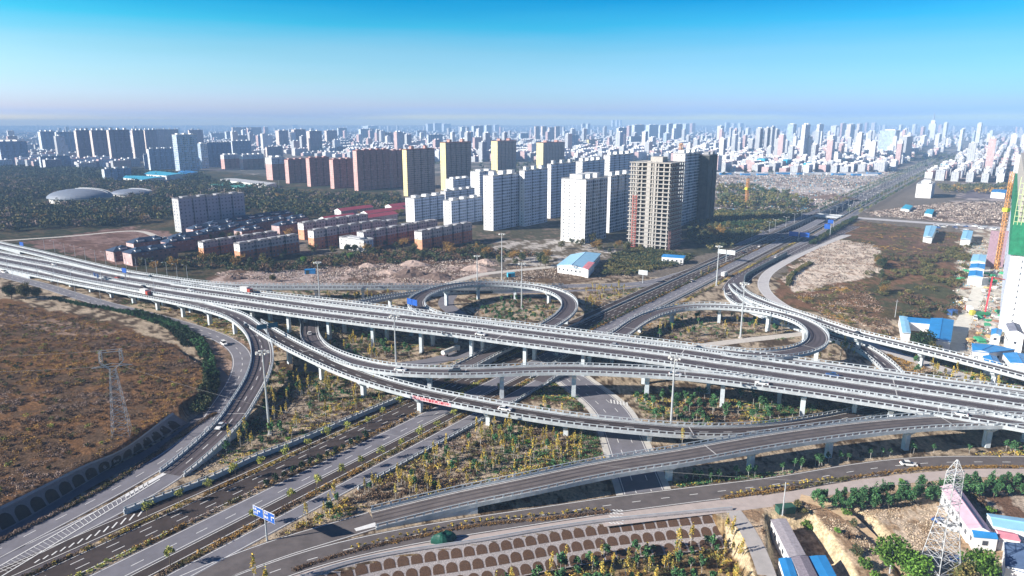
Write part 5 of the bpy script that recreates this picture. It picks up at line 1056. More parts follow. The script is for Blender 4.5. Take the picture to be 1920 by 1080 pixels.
# saplings in their plots --------------------------------------------------------------
ZY = [("in the plot between the boulevard and the front ramp", [(520, 1008), (650, 935), (800, 850), (900, 800), (1010, 770), (1100, 815), (1125, 868), (900, 912), (640, 985)], 92, 34, 26),
 ("in the plot between the bending left ramp and the boulevard wall", [(330, 880), (400, 820), (470, 750), (510, 690), (600, 700), (780, 745), (640, 790), (470, 858)], 66, 30, 14),
 ("on the strip behind the two loops beside the boulevard", [(1100, 545), (1250, 532), (1370, 495), (1350, 520), (1200, 575), (1140, 600), (1095, 590)], 46, 20, 8),
 ("below the viaduct beside the floodlight mast", [(630, 620), (760, 650), (780, 668), (700, 682), (600, 655)], 16, 24, 8),
 ("inside the wide loop", [(1200, 610), (1290, 592), (1460, 600), (1480, 625), (1300, 640), (1210, 640)], 16, 26, 6),
 ("in the island between the link road and the right ramp", [(1690, 660), (1760, 680), (1920, 730), (1860, 740), (1720, 710)], 22, 4, 4),
 ("under the banner ramp beside the lower street", [(1220, 815), (1300, 822), (1330, 835), (1250, 850)], 12, 2, 2),
 ("on the foot of the arched planter slope", [(1120, 1010), (1390, 985), (1400, 1080), (900, 1080)], 40, 50, 0),
 ("between the arms of the far ramps at left of the round loop", [(500, 556), (700, 560), (760, 562), (640, 566)], 10, 4, 6),
 ("in the small island by the wide loop's outer bend", [(1570, 640), (1610, 665), (1560, 690), (1530, 680)], 10, 2, 2)]
for zi, (t_, poly, ny, ng, nb) in enumerate(ZY):
    P = scatter(poly, ny + ng + nb, 40 + zi); P = P[P[:, 1].argsort()] if 0 else P
    for i, (x, y) in enumerate(P):
        if i < ny: put('sapy', x, y, "slender yellow-leaved sapling " + t_, "yellow saplings " + t_, "sapling", random.uniform(.75, 1.15))
        elif i < ny + ng: put('sapg', x, y, "leafy green sapling " + t_, "green saplings " + t_, "sapling", random.uniform(.7, 1.1))
        else: put('bush', x, y, "low rounded bush " + t_, "bushes " + t_, "bush", random.uniform(.3, .6))
for t_, poly, n, sc in [("in the plot under the curved ramp, right of the lower street", [(1185, 745), (1300, 745), (1440, 760), (1560, 775), (1520, 795), (1290, 800), (1215, 795)], 58, 1.05), ("inside the round loop", [(905, 575), (960, 560), (1040, 575), (1030, 605), (960, 612), (900, 596)], 60, .8), ("in the shade of the front ramp", [(1280, 905), (1420, 885), (1560, 865), (1700, 850), (1920, 845), (1920, 856), (1700, 862), (1500, 890), (1300, 918)], 46, .75)]:
    for x, y in scatter(poly, n, 70 + n): put('sapg', x, y, "dark green sapling " + t_, "dark green saplings " + t_, "sapling", sc * random.uniform(.75, 1.15))
for u, v, s_ in [(478, 1098, 1.2), (500, 1110, 1.3), (515, 1120, 1.1), (545, 1116, 1.2), (562, 1108, 1.0), (580, 1118, 1.2), (610, 1122, 1.1)]: put('sapy', *G(u, v), "tall wispy poplar standing at the bottom edge left of the arched slope", "wispy poplars at the bottom edge", "tree", s_)
# street trees on the two outer medians
tr = [(393, 924), (443, 900), (490, 884), (535, 865), (337, 944), (277, 970), (579, 847), (615, 829), (653, 814), (690, 800), (718, 784), (749, 768)]
for i, (u, v) in enumerate(tr): put('street', *G(u, v), "yellow-green street tree on the left verge of the boulevard, before the viaduct", "street trees on the left verge", "street tree", random.uniform(.8, 1))
for u, v in [(547, 945), (595, 922), (639, 900), (679, 880), (717, 862), (753, 845), (787, 827), (819, 810), (850, 790), (840, 706 + 22), (935, 760 - 22), (868, 755), (480, 985), (320, 1062)]: put('street', *G(u, v), "yellow-green street tree on the right verge of the boulevard, before the viaduct", "street trees on the right verge", "street tree", random.uniform(.8, 1))
for i, a in enumerate(np.arange(46, 84, 3.1)): put('median', *F(a, .35), "dark clipped evergreen on the central strip of the boulevard", "clipped evergreens on the central strip", "evergreen", random.uniform(.85, 1.15))
for i, a in enumerate(np.arange(226, 420, 3.6)): put('median', *F(a, .6 + random.uniform(-.3, .3)), "small dark evergreen on the boulevard's centre beyond the viaduct", "evergreens on the centre beyond the viaduct", "evergreen", random.uniform(.5, .85))
# the evergreen belt and other sighted trees at lower right
C_ = spline(px([(1535, 946), (1600, 946), (1660, 940), (1720, 932), (1800, 925), (1920, 917), (2020, 914)]), 2.5)
for i, (x, y, z) in enumerate(C_):
    for k in range(3): put('ever', x + random.uniform(-1.2, 1.2), y - (k - .8) * 2.2 + random.uniform(-1, 1), "bushy dark evergreen in the dense belt behind the sandy yard", "evergreen belt behind the sandy yard", "evergreen", random.uniform(.55, .85))
for l, u, v, k, s_ in [("big bright green round tree in the middle of the sandy cutting", 1672, 1072, 0, .95), ("second bright green tree touching the big one on its right", 1712, 1095, 0, .8), ("bright green tree at the bottom edge left of the slate shed", 1835, 1095, 0, .8), ("olive tree at the bottom edge by the parked cars", 1800, 1105, 2, .7), ("tall dark leafy tree between the blue sheds", 1732, 662, 1, 1.15), ("olive round tree in front of the dark tree by the blue sheds", 1748, 672, 2, .75),
    ("dark columnar tree by the pale sand in the right field", 1655, 502, 1, .75), ("round green tree beside the white annexe", 657, 487, 0, .62), ("broad leafy tree at far left above the ground road", 48, 562, 2, 1.0), ("second leafy tree at far left, touching the first", 22, 560, 1, .8), ("third leafy tree at far left, nearest the road", 70, 560, 2, .7), ("yellow-green tree at the left end of the brush before the brick rows", 570, 495, 0, .55), ("round olive tree on the sandy lot, nearest the far ramp", 512, 528, 2, .55)]:
    put('bigb', *Gz(u, v)[:2], l, None, "tree", s_, idx=k)
for u, v, s_ in [(1500, 980, .8), (1512, 990, .9), (1492, 970, .7), (1585, 965, .7), (1600, 985, .6), (1690, 905, .5), (1590, 1010, .8), (1605, 1040, .9), (1622, 1068, 1), (1570, 1000, .6), (1640, 1085, .8), (1828, 935, .9), (1840, 948, .9), (1856, 962, .8), (1480, 1000, .5), (1430, 1000, .5)]:
    put('bush', *Gz(u, v)[:2], "scrubby bush clinging to the sandy cutting at the lower right", "bushes on the sandy cutting", "bush", s_)
# broadleaf trees that can be told apart round the brick rows, villas and towers
BT = [((450, 482), (780, 462), 26, "in the yards between the brick rows"), ((330, 462), (560, 440), 24, "between the villa rows"), ((600, 415), (760, 402), 14, "among the raspberry red roofs"), ((360, 492), (520, 505), 20, "in the brush before the left brick rows"), ((890, 462), (915, 490), 10, "right of the rightmost brick row"), ((690, 482), (880, 478), 16, "on the brown lot before the long brick row"), ((930, 490), (1040, 500), 12, "behind the dug road left of the blue-roofed shed"), ((1040, 462), (1180, 470), 16, "at the foot of the balconied white towers"),
      ((640, 395), (750, 372), 26, "between the red slabs and the low white blocks"), ((480, 385), (640, 380), 26, "behind the villas and the office slab"), ((200, 420), (320, 400), 18, "beside the office slab, at its left"), ((0, 425), (230, 405), 26, "along the near edge of the left wood"), ((260, 500), (360, 508), 8, "beside the front villas"), ((1640, 470), (1660, 560), 10, "down the middle of the right-hand field"), ((1345, 372), (1480, 365), 14, "right of the netted tower"), ((1310, 440), (1400, 428), 14, "left of the boulevard in the towers' shade")]
for (a, b, n, t_) in BT:
    for i in range(n):
        u = random.uniform(a[0], b[0]); tt = (u - a[0]) / (b[0] - a[0]); v = a[1] + (b[1] - a[1]) * tt + random.gauss(0, 5)
        x, y = G(u, v)
        put('broad', x, y, "leafy tree " + t_, "trees " + t_, "tree", random.uniform(.5, .95))
# masses nobody could count ------------------------------------------------------------
def mass(name, label, P, r, h, nl, size, colsets, z0=.3, shell=.5):
    n = len(P); z = hgt(P); sc = RNG.uniform(.6, 1.25, n); Pt = []; Cc = []; sets = [np.array(PA[c]) for c in colsets]; ch = np.clip((((vnoise(P, 26, 31) - .28) / .44 * .75 + RNG.uniform(0, .25, n)) * len(sets)).astype(int), 0, len(sets) - 1)
    base = crown_pts(nl * n, 1, 1, 0, 24, shell); b = base.reshape(n, nl, 3); RNG.shuffle(b.reshape(-1, 3)); b = b.reshape(n, nl, 3)
    X = b.copy(); X[..., 0] = P[:, None, 0] + b[..., 0] * (r * sc)[:, None]; X[..., 1] = P[:, None, 1] + b[..., 1] * (r * sc)[:, None]; X[..., 2] = z[:, None] + z0 + b[..., 2] * (h * sc)[:, None]
    cc = np.stack([sets[k][RNG.integers(0, len(sets[k]), nl)] for k in ch]) * RNG.uniform(.75, 1.25, (n, 1, 1)) * RNG.uniform(.8, 1.2, (n, nl, 1))
    me = cloud_mesh(name, X.reshape(-1, 3), size, cc.reshape(-1, 3), LEAF); return tag(link(name, me), label, None, None, "stuff")
W1 = scatter([(-300, 330), (0, 325), (230, 345), (420, 345), (560, 366), (745, 372), (750, 392), (620, 405), (560, 412), (480, 410), (457, 405), (440, 400), (340, 372), (320, 380), (322, 418), (250, 424), (0, 438), (-300, 450)], 5200, 5, check=False)
dm_ = [(*G(152, 378), 56), (*G(248, 366), 40), (*G(400, 415), 60)]
for x, y, r_ in dm_: W1 = W1[np.hypot(W1[:, 0] - x, W1[:, 1] - y) > r_]
mass("left_wood", "broad dark wood with autumn tints round the dome halls", W1, 6.5, 10, 46, 2.6, ['wood', 'dark', 'olive', 'wood', 'olive', 'bare', 'wood'], 1)
W2 = scatter([(-300, 318), (60, 316), (380, 330), (400, 340), (-300, 332)], 1500, 6, check=False)
mass("far_wood", "strip of hazy wood at the foot of the left towers", W2, 8, 9, 26, 3.6, ['wood', 'dark'], 1)
W3 = scatter([(365, 478), (520, 498), (640, 478), (900, 460), (930, 470), (1040, 480), (900, 486), (640, 500), (520, 512), (300, 500)], 900, 7, check=False)
mass("scrub", "tangled scrub between the brick rows and the sandy dug ground", W3, 3.2, 2.6, 40, 1.2, ['olive', 'brown', 'wood', 'brown'])
W4 = scatter([(1150, 478), (1200, 465), (1300, 480), (1290, 494), (1180, 518), (1120, 518)], 700, 8)
mass("scrub", "green-brown scrub behind the strip left of the boulevard", W4, 2.6, 2.4, 40, 1.0, ['olive', 'wood', 'olive'])
W5 = scatter([(1300, 400), (1420, 392), (1530, 400), (1440, 450), (1330, 470), (1290, 450)], 900, 9)
mass("scrub", "dark shaded scrub left of the sunken boulevard", W5, 4, 4, 40, 1.5, ['wood', 'olive', 'dark'])
W6 = scatter([(1600, 535), (1640, 500), (1660, 480), (1700, 470), (1820, 460), (1812, 560), (1790, 596), (1690, 596), (1640, 560)], 1700, 10)
W6 = W6[vnoise(W6, 12, 43) > .56]
mass("scrub", "olive scrub over the right-hand field above the blue sheds", W6, 2.8, 2.4, 46, 1.0, ['olive', 'olive', 'brown', 'wood'])
W7 = scatter([(1480, 550), (1620, 530), (1660, 600), (1690, 650), (1560, 600)], 900, 11); W7b = scatter([(1540, 440), (1620, 415), (1820, 440), (1815, 500), (1660, 480)], 800, 12)
W7 = np.concatenate([W7, W7b]); W7 = W7[vnoise(W7, 9, 44) > .5]
mass("scrub", "rusty brown scrub over the right-hand field beside the far right ramp", W7, 1.7, .8, 26, .6, ['brown', 'brown', 'olive', 'autumn'])
W8 = scatter(LF, 9500, 13, check=False, world=True); W8 = W8[(edgedist(W8, LF) > 2) & (W8[:, 0] > -520)]; W8 = W8[vnoise(W8, 7, 41) > .36]
mass("field_brush", "rusty autumn brush covering the raised left field", W8, 1.7, .95, 36, .42, ['bare', 'brown', 'brown', 'autumn', 'brown', 'olive', 'autumn'], .05)
W9 = scatter(LF, 520, 14, check=False, world=True); W9 = W9[edgedist(W9, LF) > 4]
mass("field_bushes", "scattered yellow-green bushes standing in the rusty field brush", W9, 1.7, 1.7, 70, .5, ['olive', 'street', 'autumn', 'wood'], .1)
W10 = np.concatenate([scatter(poly, n, 90 + i, .5) for i, (poly, n) in enumerate([([(300, 905), (470, 750), (520, 690), (640, 700), (800, 750), (640, 795), (400, 905), (250, 955)], 700), ([(500, 1018), (800, 850), (1010, 765), (1120, 810), (1150, 870), (900, 915), (560, 1008)], 1100), ([(1100, 540), (1300, 520), (1360, 500), (1300, 545), (1090, 620)], 500),
   ([(470, 600), (640, 615), (850, 640), (860, 690), (640, 690), (500, 660)], 600), ([(1180, 735), (1600, 765), (1520, 800), (1220, 800)], 800), ([(880, 560), (1050, 560), (1040, 610), (900, 610)], 350), ([(1180, 600), (1300, 585), (1500, 600), (1500, 635), (1200, 650)], 600), ([(1260, 905), (1920, 845), (1920, 858), (1500, 895), (1280, 925)], 500), ([(1640, 640), (1920, 710), (1920, 745), (1690, 700)], 400), ([(230, 560), (480, 610), (470, 650), (330, 590), (180, 560)], 350), ([(480, 545), (760, 548), (760, 575), (560, 560)], 250), ([(1220, 815), (1330, 830), (1270, 852), (1225, 845)], 60), ([(960, 690), (1100, 745), (1150, 760), (1080, 770), (960, 740)], 200)])])
mass("ground_planting", "low mixed planting and dry grass tufts over the interchange plots", W10, 1.5, .75, 24, .45, ['brown', 'yellow', 'green', 'olive', 'bare', 'autumn'], .0)
W11 = scatter(FRONT, 3400, 15, check=False, world=True); W11 = W11[(edgedist(W11, FRONT) > 4) & (W11[:, 0] < 62)]
mass("slope_grass", "golden brown weeds below the arched planter slope", W11, 1.1, 1.7, 34, .42, ['brown', 'autumn', 'olive', 'yellow'], .0)
def hedge(name, label, P, n, wd, h, nl, size, cols, world=False, z=0.0):
    C = spline(P if world else px(P), 1.5); T, nn_ = frames(C); k = RNG.integers(0, len(C), n); Q = C[k, :2] + nn_[k] * RNG.uniform(-wd / 2, wd / 2, (n, 1)) + T[k] * RNG.uniform(-1, 1, (n, 1))
    m_ = mass(name, label, Q, .9, h, nl, size, cols, z); m_["kind"] = "thing"; m_["category"] = "hedge"; return m_
hedge("hedge", "dark green creeper hedge bending along the field's edge beside the left ground road", [(250, 588), (300, 602), (340, 620), (372, 645), (390, 680), (398, 715), (392, 748), (370, 775)], 900, 5, 2.4, 40, .6, ['dark', 'green', 'dark', 'wood'], z=.3)
hedge("hedge", "dark hedge of clipped shrubs along the upper field edge at far left", [(95, 560), (150, 572), (210, 582), (260, 594), (320, 618), (350, 650)], 520, 3, 2.0, 36, .6, ['dark', 'green'])
hedge("verge_hedge", "rusty yellow hedge on the left verge of the boulevard", [(*F(a, -9.9), 0) for a in (-50, 20, 70, 150, 200)], 900, 1.5, .7, 20, .35, ['autumn', 'yellow', 'brown', 'olive'], True)
hedge("verge_hedge", "pale bushy hedge along the central strip of the boulevard", [(*F(a, -.2), 0) for a in (-50, 20, 70, 150, 200)], 700, 1.1, .9, 24, .36, ['olive', 'bare', 'autumn', 'street'], True)
hedge("verge_hedge", "brown and yellow hedge on the right verge of the boulevard", [(*F(a, 14.2), 0) for a in (-50, 20, 70, 150, 200)], 900, 1.6, .7, 20, .35, ['brown', 'autumn', 'olive', 'brown'], True)
hedge("verge_hedge", "low scrubby hedge between the ramp foot and the left ground road", [(400, 778), (350, 808), (300, 846), (233, 892), (150, 940), (60, 985), (0, 1015), (-100, 1070)], 800, 1.3, .8, 20, .36, ['olive', 'bare', 'brown', 'autumn'])
hedge("verge_hedge", "thin brown hedge beside the front road, left half", [(560, 1066), (640, 1040), (760, 1012), (900, 985), (1020, 974), (1136, 961)], 600, .8, .5, 16, .3, ['brown', 'brown', 'autumn'])
hedge("verge_hedge", "thin brown hedge beside the front road, right half", [(1358, 934), (1480, 917), (1560, 903), (1660, 887), (1760, 878), (1920, 876)], 600, 1.0, .7, 18, .32, ['brown', 'autumn', 'brown', 'olive'])
hedge("verge_hedge", "rusty hedge on the boulevard's centre beyond the viaduct", [(*F(a, .4), 0) for a in (225, 300, 400, 560)], 900, 1.8, .8, 18, .5, ['autumn', 'brown', 'olive'], True)
hedge("verge_hedge", "yellow-brown hedge right of the boulevard beyond the viaduct", [(*F(a, 17), 0) for a in (300, 400, 480, 560)], 500, 1.8, .8, 18, .5, ['autumn', 'yellow', 'olive'], True)
hedge("verge_hedge", "dark hedge along the right side of the sunken boulevard", [(*F(a, 31), 0) for a in (560, 640, 700, 760)], 500, 5, 3.2, 34, 1.1, ['dark', 'wood'], True)
hedge("verge_hedge", "dark hedge on the bend beside the pale sand of the right-hand field", [(1478, 536), (1482, 520), (1500, 505), (1520, 495)], 240, 3, 2.4, 34, .8, ['dark', 'olive'])
for i, (u, v) in enumerate([(u_, v_) for u_, v_ in zip(np.linspace(660, 1130, 38), np.interp(np.linspace(660, 1130, 38), [660, 760, 900, 1020, 1130], [1030, 1004, 978, 967, 957]))] + [(u_, v_) for u_, v_ in zip(np.linspace(1372, 1560, 22), np.interp(np.linspace(1372, 1560, 22), [1372, 1480, 1560], [928, 911, 898]))]):
    put('tiny', *G(u + random.uniform(-3, 3), v), "tiny yellow shrub in the row beside the front road", "tiny yellow shrubs beside the front road", "shrub", random.uniform(.8, 1.3))
# loose rubble and clods on bare ground
def rubble(label, poly, n, cols, size, seed):
    P = scatter(poly, n, seed); P = P[vnoise(P, 10, seed) > .42]; k = 7; Q = np.repeat(P, k, 0) + RNG.normal(size=(len(P) * k, 2)) * size * 1.3; z = hgt(Q) + RNG.uniform(0, size * .45, len(Q))
    me = cloud_mesh("rubble", np.c_[Q, z], size, pal(len(Q), cols, .3), LEAF); tag(link("rubble", me), label, None, None, "stuff")
PL_ = [(.62, .52, .45), (.50, .40, .33), (.70, .62, .55), (.20, .14, .11), (.12, .09, .07)]
rubble("clods and stones over the pale sand of the right-hand field", [(1470, 520), (1540, 448), (1650, 460), (1660, 500), (1560, 535), (1480, 548)], 1500, PL_, .9, 61)
rubble("rubble over the sandy dug ground behind the far ramp", [(400, 515), (600, 500), (870, 480), (925, 500), (840, 533), (560, 533)], 2200, PL_, .9, 62)
rubble("rubble beyond the crossing street on the right", [(1625, 398), (1780, 380), (1900, 378), (1905, 425), (1640, 405)], 2200, PL_, 1.5, 63)
rubble("debris between the netted tower and the far boulevard", [(1345, 325), (1690, 318), (1550, 396), (1345, 400)], 3400, PL_ + [(.75, .72, .70), (.05, .3, .45)], 2.2, 64)
rubble("scattered building debris on the site at the right edge", [(1800, 450), (1930, 450), (1930, 690), (1800, 650), (1790, 560)], 2400, PL_ + [(.75, .72, .68), (.06, .30, .2), (.1, .3, .5), (.5, .3, .1)], .8, 65)
rubble("stones in the planting plots of the interchange", [(300, 905), (600, 700), (1120, 800), (1150, 870), (560, 1008)], 3000, [(.62, .54, .44), (.52, .44, .35), (.70, .62, .52)], .35, 66)
rubble("clods on the brown lot before the brick rows", [(930, 498), (1100, 505), (1290, 478), (1180, 520), (950, 530)], 1100, [(.42, .34, .27), (.55, .47, .40), (.14, .09, .06)], .8, 67)
rubble("clods in the rusty right-hand field", [(1480, 550), (1620, 530), (1690, 640), (1560, 600)], 1200, [(.46, .38, .32), (.34, .2, .12), (.16, .09, .05)], .7, 68)
rubble("stones on the sandy yard at the lower right", [(1380, 935), (1700, 930), (1850, 1020), (1720, 1090), (1500, 960)], 1400, [(.62, .5, .36), (.74, .62, .48), (.3, .22, .14)], .35, 69)
# trees lining the far boulevard
FB = []
for a in np.arange(800, 2600, 9):
    for b in (-13, -24, 16.5, 28): FB.append(F(a + random.uniform(-2, 2), b + random.uniform(-1, 1)))
mass("boulevard_trees", "hazy rows of trees lining the far boulevard", np.array(FB), 2.6, 5, 24, 1.6, ['dark', 'wood', 'olive'], 1)
W12 = scatter([(1760, 352), (1930, 350), (1930, 366), (1770, 362)], 180, 16, check=False); mass("far_grove", "grove beyond the lone white block with the slit", W12, 6, 9, 40, 2.4, ['wood', 'olive', 'autumn'], 1)
W13 = scatter([(1345, 352), (1420, 350), (1530, 380), (1500, 392), (1345, 392)], 260, 17, check=False); mass("far_grove", "olive grove beside the pale strip, right of the netted tower", W13, 6, 7, 40, 2.4, ['wood', 'olive', 'dark'], 1)
W14 = scatter([(700, 300), (900, 292), (1300, 285), (1700, 285), (1900, 300), (1700, 318), (1345, 330), (900, 330)], 900, 18, check=False); mass("town_trees", "trees scattered among the far streets", W14, 7, 8, 24, 3.5, ['wood', 'dark'], 1)
# ================================================================== VEHICLES
GLASSD = mat("car_glass", (.03, .035, .045), rough=.1, spec=.8); TYRE = mat("tyre", (.02, .02, .02)); LAMPW = mat("headlight_glass", (.7, .7, .68), rough=.2); LAMPR = mat("tail_light", (.45, .03, .02), rough=.3)
def loft(q, secs, m):
    k = len(secs[0])
    for a, b in zip(secs, secs[1:]):
        for i in range(k): j = (i + 1) % k; q.face([a[i], a[j], b[j], b[i]], m)
    q.face(secs[0][::-1], m); q.face(secs[-1], m)
def car(kind, paint):
    o = empty(kind, (0, 0, 0)); q = MB(); W = 1.82
    if kind in ("car", "suv", "van"):
        h = {'car': 1.45, 'suv': 1.75, 'van': 2.0}[kind]; L = {'car': 4.6, 'suv': 4.7, 'van': 5.0}[kind]; lo, mid = .25, h * .58
        prof = [(-L / 2, lo + .1, mid - .08), (-L / 2 + .25, lo, mid), (-L * .2, lo, mid + .05), (L * .18, lo, mid + .02), (L / 2 - .25, lo, mid - .14), (L / 2, lo + .12, mid - .28)]
        secs = [[(x, -W / 2, a), (x, W / 2, a), (x, W / 2, b - .1), (x, W / 2 - .12, b), (x, -W / 2 + .12, b), (x, -W / 2, b - .1)] for x, a, b in prof]; loft(q, secs, paint); body = q.build("body", o)
        q = MB(); xa, xb = (-L * .40, L * .2) if kind == "car" else (-L * .46, L * .24); ta, tb = (-L * .24, L * .04) if kind == "car" else (-L * .42, L * .1)
        b0 = [(xa, -W / 2 + .1, mid), (xb, -W / 2 + .1, mid), (xb, W / 2 - .1, mid), (xa, W / 2 - .1, mid)]; t0 = [(ta, -W / 2 + .25, h - .06), (tb, -W / 2 + .25, h - .06), (tb, W / 2 - .25, h - .06), (ta, W / 2 - .25, h - .06)]
        for i in range(4): j = (i + 1) % 4; q.face([b0[i], b0[j], t0[j], t0[i]], GLASSD)
        gl = q.build("window_band", o); q = MB(); q.box(((ta + tb) / 2, 0, h - .07), (tb - ta + .1, W - .46, .08), paint); rf = q.build("roof_panel", o); ch = [body, gl, rf]; xw = L * .31; rw = .34
    else:
        L = 7.4 if kind == "truck" else 10.5; W = 2.3; q.box((L / 2 - 1.0, 0, .6), (1.9, W, 2.1), paint); body = q.build("cab", o); q = MB(); q.box((L / 2 - .06, 0, 1.5), (.1, W * .86, .85), GLASSD); gl = q.build("windscreen", o)
        q = MB(); cm_ = mat("cargo_white", (.70, .70, .68))
        if kind == "truck": q.box((-1.1, 0, .9), (L - 2.4, W, 2.5), cm_)
        else:
            secs = [[(x, 1.15 * math.cos(a), 1.9 + 1.05 * math.sin(a)) for a in np.linspace(0, 2 * math.pi, 13)[:-1]] for x in (-L / 2, -L / 2 + .4, L / 2 - 2.8, L / 2 - 2.4)]; loft(q, secs, cm_)
        rf = q.build("tank" if kind == "tanker" else "cargo_box", o); ch = [body, gl, rf]; xw = L * .33; rw = .5
    q = MB()
    for k in range(12):
        a, b = 2 * math.pi * k / 12, 2 * math.pi * (k + 1) / 12
        q.face([(rw * math.cos(a), -.11, rw + rw * math.sin(a)), (rw * math.cos(b), -.11, rw + rw * math.sin(b)), (rw * math.cos(b), .11, rw + rw * math.sin(b)), (rw * math.cos(a), .11, rw + rw * math.sin(a))], TYRE)
    for y_ in (-.11, .11): q.face([(rw * math.cos(2 * math.pi * k / 12), y_, rw + rw * math.sin(2 * math.pi * k / 12)) for k in range(12)], TYRE)
    wm = q.mesh("wheel")
    for x in (-xw, xw):
        for y in (-W / 2 + .05, W / 2 - .05): ch.append(link("wheel", wm, o, (x, y, 0)))
    q = MB(); q.box((0, 0, 0), (.08, .34, .14), LAMPW); hm = q.mesh("headlight"); q = MB(); q.box((0, 0, 0), (.08, .34, .14), LAMPR); tm_ = q.mesh("tail_light")
    for y in (-.62, .62): ch.append(link("headlight", hm, o, (L / 2 + (.0 if L < 6 else -.02), y, .58))); ch.append(link("tail_light", tm_, o, (-L / 2, y, .7)))
    kids(o, *ch); return o
PW = mat("paint_white", (.80, .80, .79), rough=.25, spec=.6, var=.03); PB = mat("paint_black", (.03, .03, .035), rough=.25, spec=.6, var=.05); PS = mat("paint_silver", (.45, .46, .48), rough=.3, spec=.6, var=.05); PR = mat("paint_red", (.40, .07, .05), rough=.3, spec=.5); PBL = mat("paint_blue", (.04, .10, .28), rough=.3, spec=.5)
CP_ = {}
def vehicle(kind, paint, x, y, z, ang, label, group=None):
    key = (kind, paint.name)
    if key not in CP_: o = CP_[key] = car(kind, paint)
    else: o = copy_tree(CP_[key])
    o.location = (x, y, z); o.rotation_euler = (0, 0, ang); tag(o, label, {"suv": "car", "tanker": "tanker truck"}.get(kind, kind), group); return o
def onramp(frag, u, v, kind, paint, label, side=0.0):
    C, n, T = next(RAMPS[k] for k in RAMPS if frag in k); best = min(range(len(C)), key=lambda i: (Pj(*C[i])[0] - u) ** 2 + 3 * (Pj(*C[i])[1] - v) ** 2 if side is None else (Pj(*(C[i, :2] + n[i] * side), C[i, 2])[0] - u) ** 2)
    p = C[best, :2] + n[best] * side; vehicle(kind, paint, p[0], p[1], C[best, 2] + .05, math.atan2(T[best, 1], T[best, 0]) + (math.pi if random.random() < .4 else 0), label)
MV, QV, WV, LV, CV, TV, SV, NV = "main viaduct", "sweeping out", "bending down", "red banner", "collector", "blue sheds to the right", "long front ramp", "straight ramp behind"
for a in [(MV, 100, 500, 'car', PW, "white car on the far carriageway near the left edge", -5), (MV, 222, 522, 'car', PR, "reddish car on the far carriageway left of the gantry sign's shadow", -5), (MV, 226, 530, 'car', PB, "dark car by the central barrier near the left gantry", -3), (MV, 272, 540, 'suv', PB, "dark car on the near carriageway right of the gantry", 4), (MV, 357, 548, 'car', PW, "small white car on the far carriageway above the left ramp's fork", -4),
    (WV, 273, 554, 'truck', PR, "red lorry at the head of the bending left ramp", 0), (WV, 412, 584, 'car', PW, "white car on the bending left ramp before its fork", 1.5), (WV, 461, 607, 'car', PB, "dark car at the fork of the bending left ramp", 1.5), (CV, 460, 547, 'truck', PR, "red and white lorry on the collector lane at left", 0), (NV, 280, 520, 'car', PB, "dark car on the straight far ramp at left", 0),
    (QV, 581, 614, 'car', PW, "white car emerging from under the viaduct on the curved ramp", 0), (QV, 753, 694, 'car', PW, "white car on the curved ramp beside the floodlight mast", 0), (QV, 858, 698, 'suv', PB, "black off-roader on the straight part of the curved ramp", 0), (QV, 1432, 721, 'car', PW, "white car on the curved ramp where it joins the viaduct", 0), (QV, 1793, 777, 'car', PW, "white car on the near lane close to the right edge", 0), (QV, 1262, 700, 'car', PW, "white car half hidden by the floodlight mast", 1),
    (LV, 953, 770, 'car', PW, "white saloon on the banner ramp, middle of its curve", 0), (MV, 1150, 657, 'car', PS, "silver car against the central barrier in the middle of the viaduct", -2.8), (CV, 1318, 656, 'car', PB, "dark car where the wide loop joins the viaduct", 0), (MV, 1565, 704, 'car', PBL, "dark blue car on the far carriageway at right", -4), (TV, 1604, 624, 'car', PB, "dark car on the ramp passing the blue sheds", 0), (MV, 900, 615, 'car', PW, "white car on the near carriageway above the straight ramp", 5)]: onramp(*a)
def onground(u, v, kind, paint, ang, label, z=.12, group=None): x, y = G(u, v); vehicle(kind, paint, x, y, z, R(ang), label, group)
onground(1703, 873, 'car', PW, -10, "white saloon driving on the front road near the lower right pylon"); onground(240, 584, 'car', PB, -27, "dark car on the left ground road below the viaduct"); onground(420, 647, 'van', PW, -50, "white van on the bend of the left ground road"); onground(8, 512, 'van', PW, -27, "white van at the left edge of the ground road")
onground(845, 664, 'tanker', PW, 54, "parked tanker lorry in the shade under the viaduct"); onground(1358, 519, 'truck', PS, 54, "grey lorry on the pale lane beside the split of the right-hand road"); onground(1366, 553, 'car', PW, 100, "white car on the tight bend of the right-hand road"); onground(1455, 483, 'car', PW, 54, "white car on the right-hand road before the bend"); onground(1297, 528, 'car', PW, 54, "white car on the boulevard just beyond the viaduct")
for i, (u, v) in enumerate([(1424, 463), (1394, 474), (1478, 441), (1500, 436), (1467, 446), (1540, 403)]): onground(u, v, 'car', [PW, PB, PS][i % 3], 54, "%s car on the boulevard near the sunken bridge, %s of six" % (["white", "black", "silver"][i % 3], ORD[i]), -1.5 if u > 1490 else .15)
onground(1766, 983, 'car', PBL, -60, "blue car parked beside the pink-roofed barrack", .05); onground(1778, 990, 'car', PW, -60, "white car parked by the blue one beside the barrack", .05); onground(1824, 1062, 'car', PW, -20, "white car parked under the tree near the slate shed", .05); onground(1800, 1056, 'car', PBL, -20, "dark blue car parked left of the white one near the slate shed", .05)
onground(1816, 585, 'truck', PR, 70, "red lorry parked on the site road"); onground(1828, 598, 'van', PW, 60, "white van parked beside the site road")
k_ = 0
for a in np.arange(820, 2300, 34):
    for b in (-7, -3.5, 6, 10):
        if random.random() < .36 and k_ < 60:
            x, y = F(a + random.uniform(-10, 10), b); aa = AB(x, y)[0]; vehicle('car', random.choice([PW, PW, PB, PS]), x, y, float(trough(aa)) + .12, R(GA) + (math.pi if b < 0 else 0), "tiny car in the stream of traffic on the far boulevard", "traffic on the far boulevard"); k_ += 1

